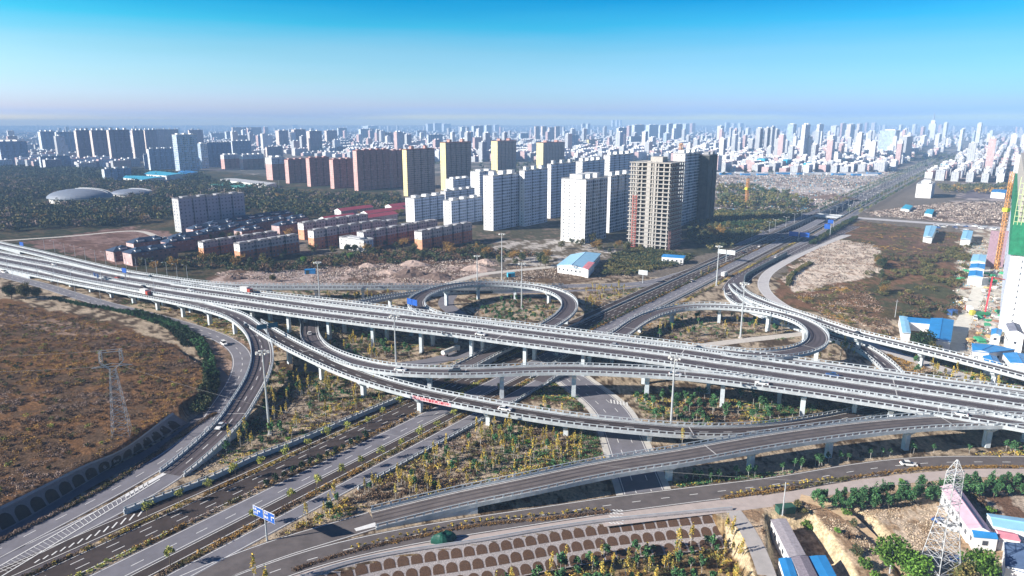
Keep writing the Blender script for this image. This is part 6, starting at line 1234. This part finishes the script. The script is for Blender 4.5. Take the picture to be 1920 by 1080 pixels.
# ================================================================== LAMPS, MASTS, PYLONS
POLE = mat("galvanised", (.52, .55, .57), var=.08, rough=.45, metal=.3); LENS = mat("lamp_lens", (.75, .75, .7), rough=.3)
def lamp_proto(h, arms):
    o = empty("street_lamp"); q = MB(); q.beam((0, 0, 0), (0, 0, h), (.28, .16), POLE, 6); p = q.build("pole", o); ch = [p]
    for s in arms:
        q = MB(); q.beam((0, 0, h - .5), (s * 2.0, 0, h + .35), (.13, .1), POLE); q.box((s * 2.3, 0, h + .25), (1.0, .35, .2), LENS); ch.append(q.build("lamp_arm", o))
    kids(o, *ch); return o
LP = {'s': lamp_proto(9, (1,)), 'd': lamp_proto(10, (-1, 1))}; lus = set()
def lamp(k, x, y, z, ang, label, group):
    o = LP[k] if k not in lus else copy_tree(LP[k]); lus.add(k); o.location = (x, y, z); o.rotation_euler = (0, 0, ang); return tag(o, label, "street lamp", group)
for u, v, z in [(15, 505, 1.6), (43, 511, 2.2), (71, 516, 3), (102, 523, 3.8), (135, 531, 4.6), (191, 531, 5.2), (239, 541, 6.2), (290, 550, 7.3)]:
    x, y = G(u, v, z); lamp('s', x, y, z, R(60), "thin street lamp on the near half of the viaduct at left", "lamps on the near half of the viaduct")
for i, u in enumerate(np.linspace(84, 352, 15)):
    v = np.interp(u, [60, 200, 300, 360], [463, 496, 516, 525]); z = np.interp(u, [60, 200, 300, 360], [2, 5.2, 7.2, 7.7]); x, y = G(u, v, z); lamp('s', x, y, z, R(240), "thin street lamp in the row along the far ramp's outer edge", "lamps along the far ramp")
for u, v in [(111, 548), (143, 562), (190, 572), (25, 524)]: x, y = G(u, v); lamp('s', x, y, 0, R(240), "street lamp beside the left ground road", "lamps beside the left ground road")
for u, v in [(1409, 452), (1430, 447), (1442, 436), (1453, 431), (1473, 426), (1489, 419), (1502, 413), (1513, 408)]: x, y = G(u, v); lamp('d', x, y, 0, R(GA - 90), "double-armed street lamp left of the sunken boulevard", "double-armed lamps left of the sunken boulevard")
for i, a in enumerate(np.arange(800, 2100, 36)):
    for b in (-14.5, -2.2, 17.8): x, y = F(a, b); lamp('d', x, y, float(trough(a)) if b == -2.2 else 0, R(GA - 90), "double-armed street lamp in a long row on the far boulevard, %s" % {-14.5: "left side", -2.2: "centre", 17.8: "right side"}[b], "double-armed lamps on the far boulevard, %s" % {-14.5: "left side", -2.2: "centre", 17.8: "right side"}[b])
HM = None
def mast(label, u, v, vt):
    x, y = G(u, v); h = bis(lambda z: -(Pj(x, y, z)[1] - vt), 5, 60); o = empty("floodlight_mast", (x, y, 0)); tag(o, label, "floodlight mast"); q = MB(); q.beam((0, 0, 0), (0, 0, h), (.75, .32), POLE, 8); q.build("pole", o)
    q = MB(); q.box((0, 0, 0), (1.4, 1.4, .6), CONC); q.build("base", o); q = MB(); k = 12
    for i in range(k):
        a, b = 2 * math.pi * i / k, 2 * math.pi * (i + 1) / k; q.beam((1.5 * math.cos(a), 1.5 * math.sin(a), h - .6), (1.5 * math.cos(b), 1.5 * math.sin(b), h - .6), .16, POLE)
        if i % 3 == 0: q.beam((0, 0, h), (1.5 * math.cos(a), 1.5 * math.sin(a), h - .6), .12, POLE)
    q.build("ring", o); q = MB(); q.box((0, 0, 0), (.7, .55, .45), LENS); lm = q.mesh("floodlight")
    for i in range(8): a = 2 * math.pi * i / 8; link("floodlight", lm, o, (1.9 * math.cos(a), 1.9 * math.sin(a), h - .95), a)
for a in [("tallest floodlight mast behind the round loop", 941, 526, 437), ("floodlight mast rising inside the round loop", 978, 580, 492), ("floodlight mast behind the viaduct, left of the far ramp's piers", 600, 568, 490), ("floodlight mast before the viaduct beside the curved ramp", 743, 687, 590), ("floodlight mast standing left of the bending ramp's foot plot", 506, 816, 657), ("nearest floodlight mast, in front of the viaduct at right of the lower street", 1258, 798, 667),
  ("floodlight mast beside the boulevard left of the right-hand road", 1343, 536, 460), ("floodlight mast standing inside the wide loop", 1388, 634, 529), ("slim floodlight mast on the sandy lot behind the far ramp", 895, 527, 478)]: mast(*a)
for l, u, v, vt in [("grey utility pole beside the green container", 1467, 967, 904), ("grey utility pole at the bottom beside the bright green tree", 1668, 1075, 1018), ("slim pole at the left corner of the blue sheds", 1678, 595, 562), ("tall pole in the wood before the blue slabs", 157, 345, 313), ("tall pole among trees before the red slabs", 524, 362, 338), ("tall pole beside the pale dug strip", 1441, 352, 322), ("second tall pole beside the pale dug strip", 1503, 372, 345)]:
    x, y = G(u, v); h = bis(lambda z: -(Pj(x, y, z)[1] - vt), 3, 60); o = empty("utility_pole", (x, y, 0)); tag(o, l, "pole"); q = MB(); q.beam((0, 0, 0), (0, 0, h), (.34, .2), POLE, 6); q.build("pole", o); q = MB(); q.beam((-1, 0, h - .8), (1, 0, h - .8), .14, POLE); q.build("crossarm", o)
STEEL = mat("lattice_steel", (.55, .57, .59), var=.08, rough=.5, metal=.2)
def lattice(q, h0, h1, w0, w1, n, t, diag=True):
    prev = None
    for i in range(n + 1):
        s_ = i / n; z = h0 + (h1 - h0) * (1 - (1 - s_) ** 1.15); w_ = w0 + (w1 - w0) * (z - h0) / (h1 - h0); c = [(-w_ / 2, -w_ / 2, z), (w_ / 2, -w_ / 2, z), (w_ / 2, w_ / 2, z), (-w_ / 2, w_ / 2, z)]
        for k in range(4):
            if i % 2 == 0: q.beam(c[k], c[(k + 1) % 4], t * .6, STEEL)
            if prev:
                q.beam(prev[k], c[k], t, STEEL); j = (k + 1) % 4; q.beam(prev[k], c[j], t * .55, STEEL); q.beam(prev[j], c[k], t * .55, STEEL)
        prev = c
x, y, z = Gz(229, 816); x, y = G(229, 816, 3.4); o = empty("lattice_pylon", (x, y, 3.4), R(20)); tag(o, "lattice pylon with a forked cat-ear head standing in the rusty left field", "pylon"); h = bis(lambda q_: -(Pj(x, y, 3.4 + q_)[1] - 692), 5, 60)
q = MB(); lattice(q, 0, h, 5.2, 1.6, 12, .12); q.build("lattice_body", o)
q = MB()
for s in (-1, 1):
    p0, p1, p2 = (s * .8, 0, h), (s * 3.3, 0, h + 2.6), (s * 3.0, 0, h + 6.0)
    for off in (-.45, .45): q.beam((p0[0], off, p0[2]), (p1[0] + .0, off, p1[2]), .16, STEEL); q.beam((p1[0], off, p1[2]), (p2[0], off, p2[2]), .14, STEEL); q.beam((p1[0] - s * .9, off, p1[2]), (p2[0] - s * .6, off, p2[2]), .12, STEEL)
    for k in range(6): zz = h + 2.6 + k * .6; q.beam((s * 3.3, .45 * (-1) ** k, zz), (s * 2.4, -.45 * (-1) ** k, zz + .6), .09, STEEL)
q.beam((-3.4, 0, h + 5.6), (3.4, 0, h + 5.6), .2, STEEL); q.beam((-3.4, 0, h + 6.3), (3.4, 0, h + 6.3), .14, STEEL); q.beam((-5.6, 0, h + .9), (5.6, 0, h + .9), .2, STEEL); q.beam((-5.6, 0, h + .9), (0, 0, h + 1.9), .14, STEEL); q.beam((5.6, 0, h + .9), (0, 0, h + 1.9), .14, STEEL); q.build("crossarm", o); LPY = (x, y, 3.4 + h)
x, y = G(1757, 1092, 0); h = bis(lambda z_: -(Pj(x, y, z_)[1] - 862), 5, 60); o = empty("lattice_pylon", (x, y, 0), R(12)); tag(o, "tall silver lattice pylon with a pointed head before the sandy yard at lower right", "pylon")
q = MB(); lattice(q, 0, h * .60, 6.4, 2.6, 10, .16); q.build("lattice_body", o); q = MB(); lattice(q, h * .60, h * .9, 2.6, 2.2, 7, .13); lattice(q, h * .9, h, 2.2, .2, 3, .12); q.build("lattice_head", o); RPY = (x, y, h)
for k, (zz, L_) in enumerate(((h * .64, 3.2), (h * .78, 3.0), (h * .9, 2.4))):
    q = MB(); q.beam((-L_, 0, zz), (L_, 0, zz), .16, STEEL); q.beam((-L_, 0, zz), (0, 0, zz + 1.0), .12, STEEL); q.beam((L_, 0, zz), (0, 0, zz + 1.0), .12, STEEL); q.build("crossarm", o)
WIRE = mat("wire", (.30, .30, .30))
def wire(label, a, b, sag):
    q = MB(); pts = [tuple(np.array(a) * (1 - t) + np.array(b) * t - np.array([0, 0, 4 * sag * t * (1 - t)])) for t in np.linspace(0, 1, 25)]
    for p, r_ in zip(pts, pts[1:]): q.beam(p, r_, .045, WIRE, 3)
    tag(q.build("power_line"), label, "power line")
wire("thin power line running left from the field pylon's lower arm", (LPY[0] - 4, LPY[1], LPY[2] + .8), (LPY[0] - 170, LPY[1] + 12, LPY[2] + 4), 5); wire("thin power line running left from the field pylon's top", (LPY[0] - 3, LPY[1], LPY[2] + 6), (LPY[0] - 170, LPY[1] + 14, LPY[2] + 8), 5)
wire("power line crossing low before the interchange from the field pylon to the lower right pylon", (LPY[0] + 4, LPY[1], LPY[2] + .8), (RPY[0] - 3, RPY[1], RPY[2] * .8), 9)
# tower cranes
YEL = mat("crane_yellow", (.75, .48, .05), var=.1); ORG = mat("crane_orange", (.70, .33, .10), var=.1)
def crane(label, u, v, vt, m, w_, jib=None, n=26):
    x, y = G(u, v); h = bis(lambda z: -(Pj(x, y, z)[1] - vt), 5, 200); o = empty("tower_crane", (x, y, 0), R(20)); tag(o, label, "crane"); q = MB(); a = h / n
    for i in range(n):
        c0 = [(-w_, -w_, i * a), (w_, -w_, i * a), (w_, w_, i * a), (-w_, w_, i * a)]; c1 = [(p[0], p[1], (i + 1) * a) for p in c0]
        for k in range(4): q.beam(c0[k], c1[k], w_ * .3, m); q.beam(c0[k], c1[(k + 1) % 4], w_ * .2, m); q.beam(c0[k], c0[(k + 1) % 4], w_ * .2, m)
    q.build("mast", o)
    if jib:
        q = MB(); q.beam((-jib * .3, 0, h), (jib, 0, h), w_ * .8, m); q.beam((0, 0, h + 5), (jib * .8, 0, h), w_ * .2, m); q.beam((0, 0, h + 5), (-jib * .3, 0, h), w_ * .2, m); q.beam((0, 0, h), (0, 0, h + 5), w_ * .6, m); q.build("jib", o)
    else:
        q = MB(); q.box((0, 0, h * .60), (w_ * 3.6, w_ * 3.6, 2.5), mat("crane_collar", (.80, .70, .05))); q.build("climbing_collar", o)
crane("tall yellow lattice crane mast beside the green-netted tower at the right edge", 1868, 505, 322, ORG, .95)
crane("orange crane mast standing in the brush right of the netted tower", 1399, 386, 335, ORG, 1.3, n=14)
crane("orange crane mast rising behind the white tower roofs", 1270, 400, 268, ORG, 1.5, n=20)
for i, (u, v, vt) in enumerate([(137, 300, 240), (152, 300, 240), (170, 300, 240), (185, 300, 239), (195, 300, 239), (207, 300, 239), (275, 290, 239)]): crane("thin roof crane above the mauve back row, %s from the left" % ORD[i], u, v, vt, mat("crane_grey", (.3, .33, .4)), .7, jib=26, n=12)
# concrete pump with red boom, hoist towers
x, y = G(1846, 592); o = empty("concrete_pump", (x, y, 0)); tag(o, "truck-mounted concrete pump with a long red folding boom on the building site", "pump truck"); q = MB(); q.box((-2, 0, .7), (8, 2.5, 1.4), mat("pump_green", (.05, .25, .12))); q.box((-6.8, 0, .6), (2, 2.5, 2.4), mat("pump_yellow", (.6, .5, .08))); q.build("chassis", o)
q = MB(); q.beam((0, 0, 2), (8, 10, 19), .8, mat("boom_red", (.50, .04, .06))); q.beam((8, 10, 19), (17, 12, 17), .55, mat("boom_red", (.50, .04, .06))); q.beam((17, 12, 17), (22, 12, 8), .35, mat("boom_rust", (.35, .12, .05))); q.build("boom", o)
q = MB()
for s in (-1, 1): q.beam((-1, s * 1, .8), (-2, s * 4, .1), .3, mat("boom_red", (.50, .04, .06)))
q.build("outrigger", o)
for i, (u, v) in enumerate([(1855, 500), (1872, 500)]):
    x, y = G(u, v); q = MB(); q.box((0, 0, 0), (3, 5, 26), mat("hoist_mauve", (.30, .20, .24), var=.4, scale=1.5)); o = empty("hoist_tower", (x, y, 0), R(GA)); tag(o, "rusty mauve hoist tower %s of the crane mast" % ("left" if i == 0 else "at the foot"), "hoist"); q.build("frame", o); q = MB(); q.box((0, -3.2, 3), (2, 1.4, 2.6), mat("hoist_cage", (.5, .42, .3))); q.build("cage", o)
# piles of building material on the site
for i in range(120):
    u, v = random.uniform(1800, 1925), random.uniform(508, 640); 
    if 1795 < u < 1850 and abs((u - 1795) / 55 - (650 - v) / 150) < .22: continue
    x, y = G(u, v); c = random.choice([("timber", (.55, .38, .18), "stacked planks"), ("rebar", (.30, .16, .11), "rusty steel bars"), ("panel", (.60, .58, .54), "pale formwork panels"), ("green_sheet", (.06, .35, .18), "green sheeting"), ("block", (.42, .38, .35), "grey blocks")])
    q = MB(); m_ = mat("pile_" + c[0], c[1], var=.3, scale=1.5); hh = random.uniform(.5, 1.8); lx, ly = random.uniform(2, 6.5), random.uniform(1.2, 3.4)
    for k in range(4): q.box((random.uniform(-.4, .4), random.uniform(-.4, .4), k * hh / 4), (lx * random.uniform(.8, 1), ly * random.uniform(.8, 1), hh / 4), m_, rz=random.uniform(-.15, .15))
    o = q.build("material_pile", None, (x, y, 0)); o.rotation_euler = (0, 0, random.uniform(0, 3.1)); tag(o, "pile of %s lying on the building site at the right edge" % c[2], "pile", "piles of %s on the building site" % c[2])
# spoil heaps on the dug ground
def heap(label, u, v, r_, h, m, cat="heap"):
    x, y = G(u, v); q = MB(); ph = random.uniform(0, 6); k, L_ = 14, 6; pts = []
    for j in range(L_ + 1):
        t = j / L_; rr = r_ * (1 - t) ** .8; zz = h * t; pts.append([(rr * (1 + .25 * math.sin(3 * a + ph + j * .7)) * math.cos(a), rr * .7 * (1 + .25 * math.sin(2 * a + ph)) * math.sin(a), zz + (.25 * h * math.sin(5 * a + j) * (1 - t) * t * 2)) for a in np.linspace(0, 2 * math.pi, k + 1)[:-1]])
    for a, b in zip(pts, pts[1:]):
        for i in range(k): j = (i + 1) % k; q.face([a[i], a[j], b[j], b[i]], m)
    o = q.build("earth_heap", None, (x, y, -.1)); tag(o, label, cat)
hs_, hd_ = mat("heap_sand", (.46, .35, .30), var=.25, scale=.8), mat("heap_dark", (.17, .12, .10), var=.35, scale=.6)
for i, (u, v, r_, h, m_, l) in enumerate([(775, 497, 11, 4, hs_, "pale spoil heap at the top of the dug ground"), (768, 517, 14, 5, hd_, "large dark spoil heap in the middle of the dug ground"), (690, 500, 7, 3, hs_, "pale spoil heap behind the dark one, left"), (438, 523, 8, 3, hd_, "dark spoil heap left of the sandy lot"), (895, 505, 12, 3.5, hs_, "long pale heap right of the dug ground"), (910, 492, 8, 3, hs_, "small pale heap beside the scrub edge"), (660, 508, 5, 2, hs_, "small grey heap on the sandy lot"), (1405, 372, 26, 7, hd_, "dark earth mound right of the netted tower"), (1560, 372, 30, 6, hd_, "dark earth mound left of the boulevard lamps"), (820, 520, 12, 3, hd_, "dark heap by the bushes behind the far ramp"), (730, 512, 9, 2.5, hs_, "low sandy heap left of the large dark heap")]): heap(l, u, v, r_, h, m_)
def simplebox(name, label, u, v, d, m, ang=0, lid=None, cat="container", z=0):
    x, y = G(u, v, z); o = empty(name, (x, y, z), R(ang)); tag(o, label, cat); q = MB(); q.box((0, 0, 0), d, m); q.build("body", o); q = MB(); q.box((0, 0, d[2]), (d[0] + .2, d[1] + .2, .18), lid or m); q.build("lid", o)
    q = MB(); q.box((-d[0] * .25, -d[1] / 2 - .04, .1), (d[0] * .3, .08, d[2] * .8), mat("door_dark", (.05, .08, .08))); q.build("door", o)
simplebox("skip_container", "dark green container beside the utility pole above the cutting", 1472, 960, (4.6, 2.2, 1.7), mat("dark_green", (.03, .10, .07)), 8)
simplebox("site_cabin", "small blue cabin on the sandy lot behind the far ramp", 582, 513, (7, 3, 3), BLUE, 10); simplebox("site_cabin", "small teal cabin beside the dug road", 958, 519, (5, 3, 2.6), TEAL, 15); simplebox("site_cabin", "dark blue cabin at the edge of the scrub above the site road", 1785, 590, (4, 3, 2.6), PBL, 20)
# tarpaulin-covered heap on the slip road
x, y = G(832, 1014); o = empty("tarpaulin_heap", (x, y, .05), R(12)); tag(o, "heap covered by a dark green tarpaulin on the slip road beside the arched slope", "covered heap"); q = MB(); gt = mat("tarpaulin_green", (.012, .085, .06), var=.25, scale=1.5, rough=.5); ring = []
for j in range(7):
    t = j / 6; rr = math.cos(t * math.pi / 2) ** .7; ring.append([(3.1 * rr * (1 + .12 * math.sin(4 * a + t * 3)) * math.cos(a), 1.7 * rr * (1 + .15 * math.sin(3 * a)) * math.sin(a), 2.3 * math.sin(t * math.pi / 2) * (1 + .12 * math.sin(2 * a))) for a in np.linspace(0, 2 * math.pi, 19)[:-1]])
for a, b in zip(ring, ring[1:]):
    for i in range(18): j = (i + 1) % 18; q.face([a[i], a[j], b[j], b[i]], gt)
q.build("cover", o, smooth=True)

# ================================================================== SIGNS, BANNER, PARKED ROWS
SB = mat("sign_blue", (.02, .10, .42), rough=.4, var=.04); SBD = mat("sign_navy", (.01, .04, .14), rough=.4); SG = mat("sign_back", (.60, .64, .66), rough=.5)
def txt(s, size, parent, loc, rot, m, name="lettering"):
    c = bpy.data.curves.new(name, 'FONT'); c.body = s; c.size = size; c.align_x = 'CENTER'; c.align_y = 'CENTER'; c.extrude = .02; c.materials.append(m); o = bpy.data.objects.new(name, c); me = bpy.data.meshes.new_from_object(o); bpy.data.objects.remove(o); o = bpy.data.objects.new(name, me); COL.objects.link(o); o.parent = parent; o.location = loc; o.rotation_euler = rot; return o
def roadsign(label, u, v, z, vt, panels, m, ang, pan=(3.6, 2.2), texts=None, name="road_sign"):
    x, y = G(u, v, z); h = bis(lambda q_: -(Pj(x, y, z + q_)[1] - vt), 2, 30); o = empty(name, (x, y, z), R(ang)); tag(o, label, "road sign"); q = MB(); q.beam((0, 0, 0), (0, 0, h), (.4, .3), POLE, 6); span = max(abs(p) for p in panels) + pan[0] / 2
    q.build("pole", o); q = MB(); q.beam((min(0, min(panels) - pan[0] / 2), 0, h - .5), (max(0, max(panels) + pan[0] / 2), 0, h - .5), .2, POLE); q.beam((min(0, min(panels) - pan[0] / 2), 0, h - 1.6), (max(0, max(panels) + pan[0] / 2), 0, h - 1.6), .2, POLE); q.build("bracket", o)
    for i, px_ in enumerate(panels):
        q = MB(); q.box((px_, -.22, h - 1 - pan[1] / 2), (pan[0], .1, pan[1]), PAINT if texts else m); q.box((px_, -.285, h - 1 - pan[1] / 2 + .1), (pan[0] - .2, .06, pan[1] - .2), m); p_ = q.build("sign_panel", o)
        if texts:
            for (t_, dx, dz_, s_) in texts[i]: txt(t_, s_, p_, (px_ + dx, -.33, h - 1 + dz_), (R(90), 0, 0), PAINT)
            q = MB(); a_ = (px_ + (.9 if i else -.1), -.34, h - 1.2); q.box((a_[0] - .1, a_[1], a_[2] - .5), (.16, .03, 1.2), PAINT); q.box((a_[0] + .25, a_[1], a_[2] + .5), (.8, .03, .16), PAINT); q.face([(a_[0] + .6, a_[1] - .02, a_[2] + .3), (a_[0] + 1.05, a_[1] - .02, a_[2] + .58), (a_[0] + .6, a_[1] - .02, a_[2] + .86)], PAINT); q.build("arrow", p_)
roadsign("blue direction sign with two white-lettered panels where the front ramp leaves the boulevard", 501, 1014, 0, 957, (-2.1, 2.1), SB, -33, (3.9, 2.6), [[("国道", -1.2, .6, .75), ("北环", -1.2, -.5, .75)], [("机场", -1.1, .7, .75), ("高速", -1.1, -.4, .75)]])
roadsign("dark green-grey direction sign at the fork of the bending ramp", 502, 634, 8.6, 607, (-2.2, 2.6), mat("sign_teal", (.03, .14, .20)), 35, (4.2, 2.2)); roadsign("blue sign back on the outside of the round loop", 772, 580, 11, 562, (-1.2, 2.6), SB, -40, (3.6, 3.0)); roadsign("grey-backed sign standing by the far ground road", 1205, 531, 0, 508, (0, ), SG, -30, (6, 3)); roadsign("pair of pale sign backs left of the boulevard by the mast", 1361, 491, 0, 470, (-3.4, 3.4), SG, -35, (6, 3.2))
roadsign("dark gantry sign standing in the middle of the viaduct at left", 183, 527, 4.6, 513, (-3, 2), SBD, -40, (3.4, 2.4)); roadsign("navy sign over the far ramp's barrier at left", 235, 520, 6, 504, (0,), SB, -30, (4.6, 3)); roadsign("navy sign near the left end of the far barrier", 42, 465, 2, 455, (0,), SB, -30, (6, 3)); roadsign("wide blue double sign over the boulevard before the sunken bridge", 1496, 452, 0, 437, (-4, 5), SB, -35, (8, 4)); roadsign("blue sign right of the sunken boulevard, near the bridge", 1556, 442, 0, 423, (-3,), SB, -35, (5, 4.5)); roadsign("second blue sign closer to the bridge", 1562, 432, 0, 414, (-3,), SB, -35, (5, 3.6))
# banner on the ramp wall
C, n, T = RAMPS[next(k for k in RAMPS if "red banner" in k)]; us = [Pj(*(C[i, :2] + n[i] * 4.2), C[i, 2])[0] for i in range(len(C))]
sg_ = 1 if (n[len(C) // 3][1] < 0) else -1
ia = min(range(len(C)), key=lambda i: abs(us[i] - 776)); ib = min(range(len(C)), key=lambda i: abs(us[i] - 845)); idx = list(range(min(ia, ib), max(ia, ib) + 1)); off = sg_ * 4.2
A_ = np.array([(*(C[i, :2] + n[i] * off), C[i, 2] - .45) for i in idx]); B_ = A_ + np.array([0, 0, 1.25]); mid = A_[len(A_) // 2].copy(); q = MB(); q.strip(A_ - mid, B_ - mid, mat("banner_cloth", (.80, .50, .52), var=.1)); bo = q.build("banner", None, tuple(mid)); tag(bo, "pink cloth banner with red characters hung on the white wall of the curving ramp", "banner")
chars = "以人为本车辆来到口通行中"; sA = np.linspace(0, len(A_) - 1, len(chars) + 2)[1:-1]
if Pj(*A_[0])[0] > Pj(*A_[-1])[0]: sA = sA[::-1]
for ch_, s_ in zip(chars, sA):
    i = min(int(s_), len(A_) - 2); p = A_[i] + (A_[i + 1] - A_[i]) * (s_ - i) - mid; t_ = T[idx[i]]; nn_ = n[idx[i]] * sg_; ang = math.atan2(nn_[1], nn_[0]) + math.pi / 2
    txt(ch_, 1.15, bo, (p[0] + nn_[0] * .06, p[1] + nn_[1] * .06, p[2] + .62), (R(90), 0, ang), mat("banner_red", (.55, .02, .05)))
# parked cars and roofs of the site lots far right
for i in range(30):
    u, v = random.uniform(1750, 1890), random.uniform(420, 436); x, y = G(u, v); vehicle('van' if i % 3 == 0 else 'car', random.choice([PW, PW, PBL, PS]), x, y, .02, R(GA + random.choice([0, 90])), "vehicle parked in the crowded lot behind the pale blue farm sheds", "vehicles in the lot behind the farm sheds")
for i in range(16):
    u, v = random.uniform(285, 325), random.uniform(444, 456); x, y = G(u, v); vehicle('car', random.choice([PW, PW, PS, PB]), x, y, .02, R(GA), "car parked on the small lot at the left foot of the office slab", "cars parked beside the office slab")
# ================================================================== AIR
def haze(dens, col):
    q = MB(); q.box((0, 5200, -8), (16000, 12000, 160), mat("unused", (1, 1, 1))); me = q.mesh("haze"); me.materials.clear(); m = bpy.data.materials.new("haze_air"); m.use_nodes = True; t = m.node_tree; t.nodes.remove(t.nodes["Principled BSDF"])
    v = t.nodes.new("ShaderNodeVolumePrincipled"); v.inputs["Color"].default_value = (*col, 1); v.inputs["Density"].default_value = dens; v.inputs["Anisotropy"].default_value = -0.12
    t.links.new(v.outputs[0], t.nodes["Material Output"].inputs["Volume"]); me.materials.append(m); tag(link("haze", me), kind="stuff")
haze(0.00017, (.40, .64, 1.0))
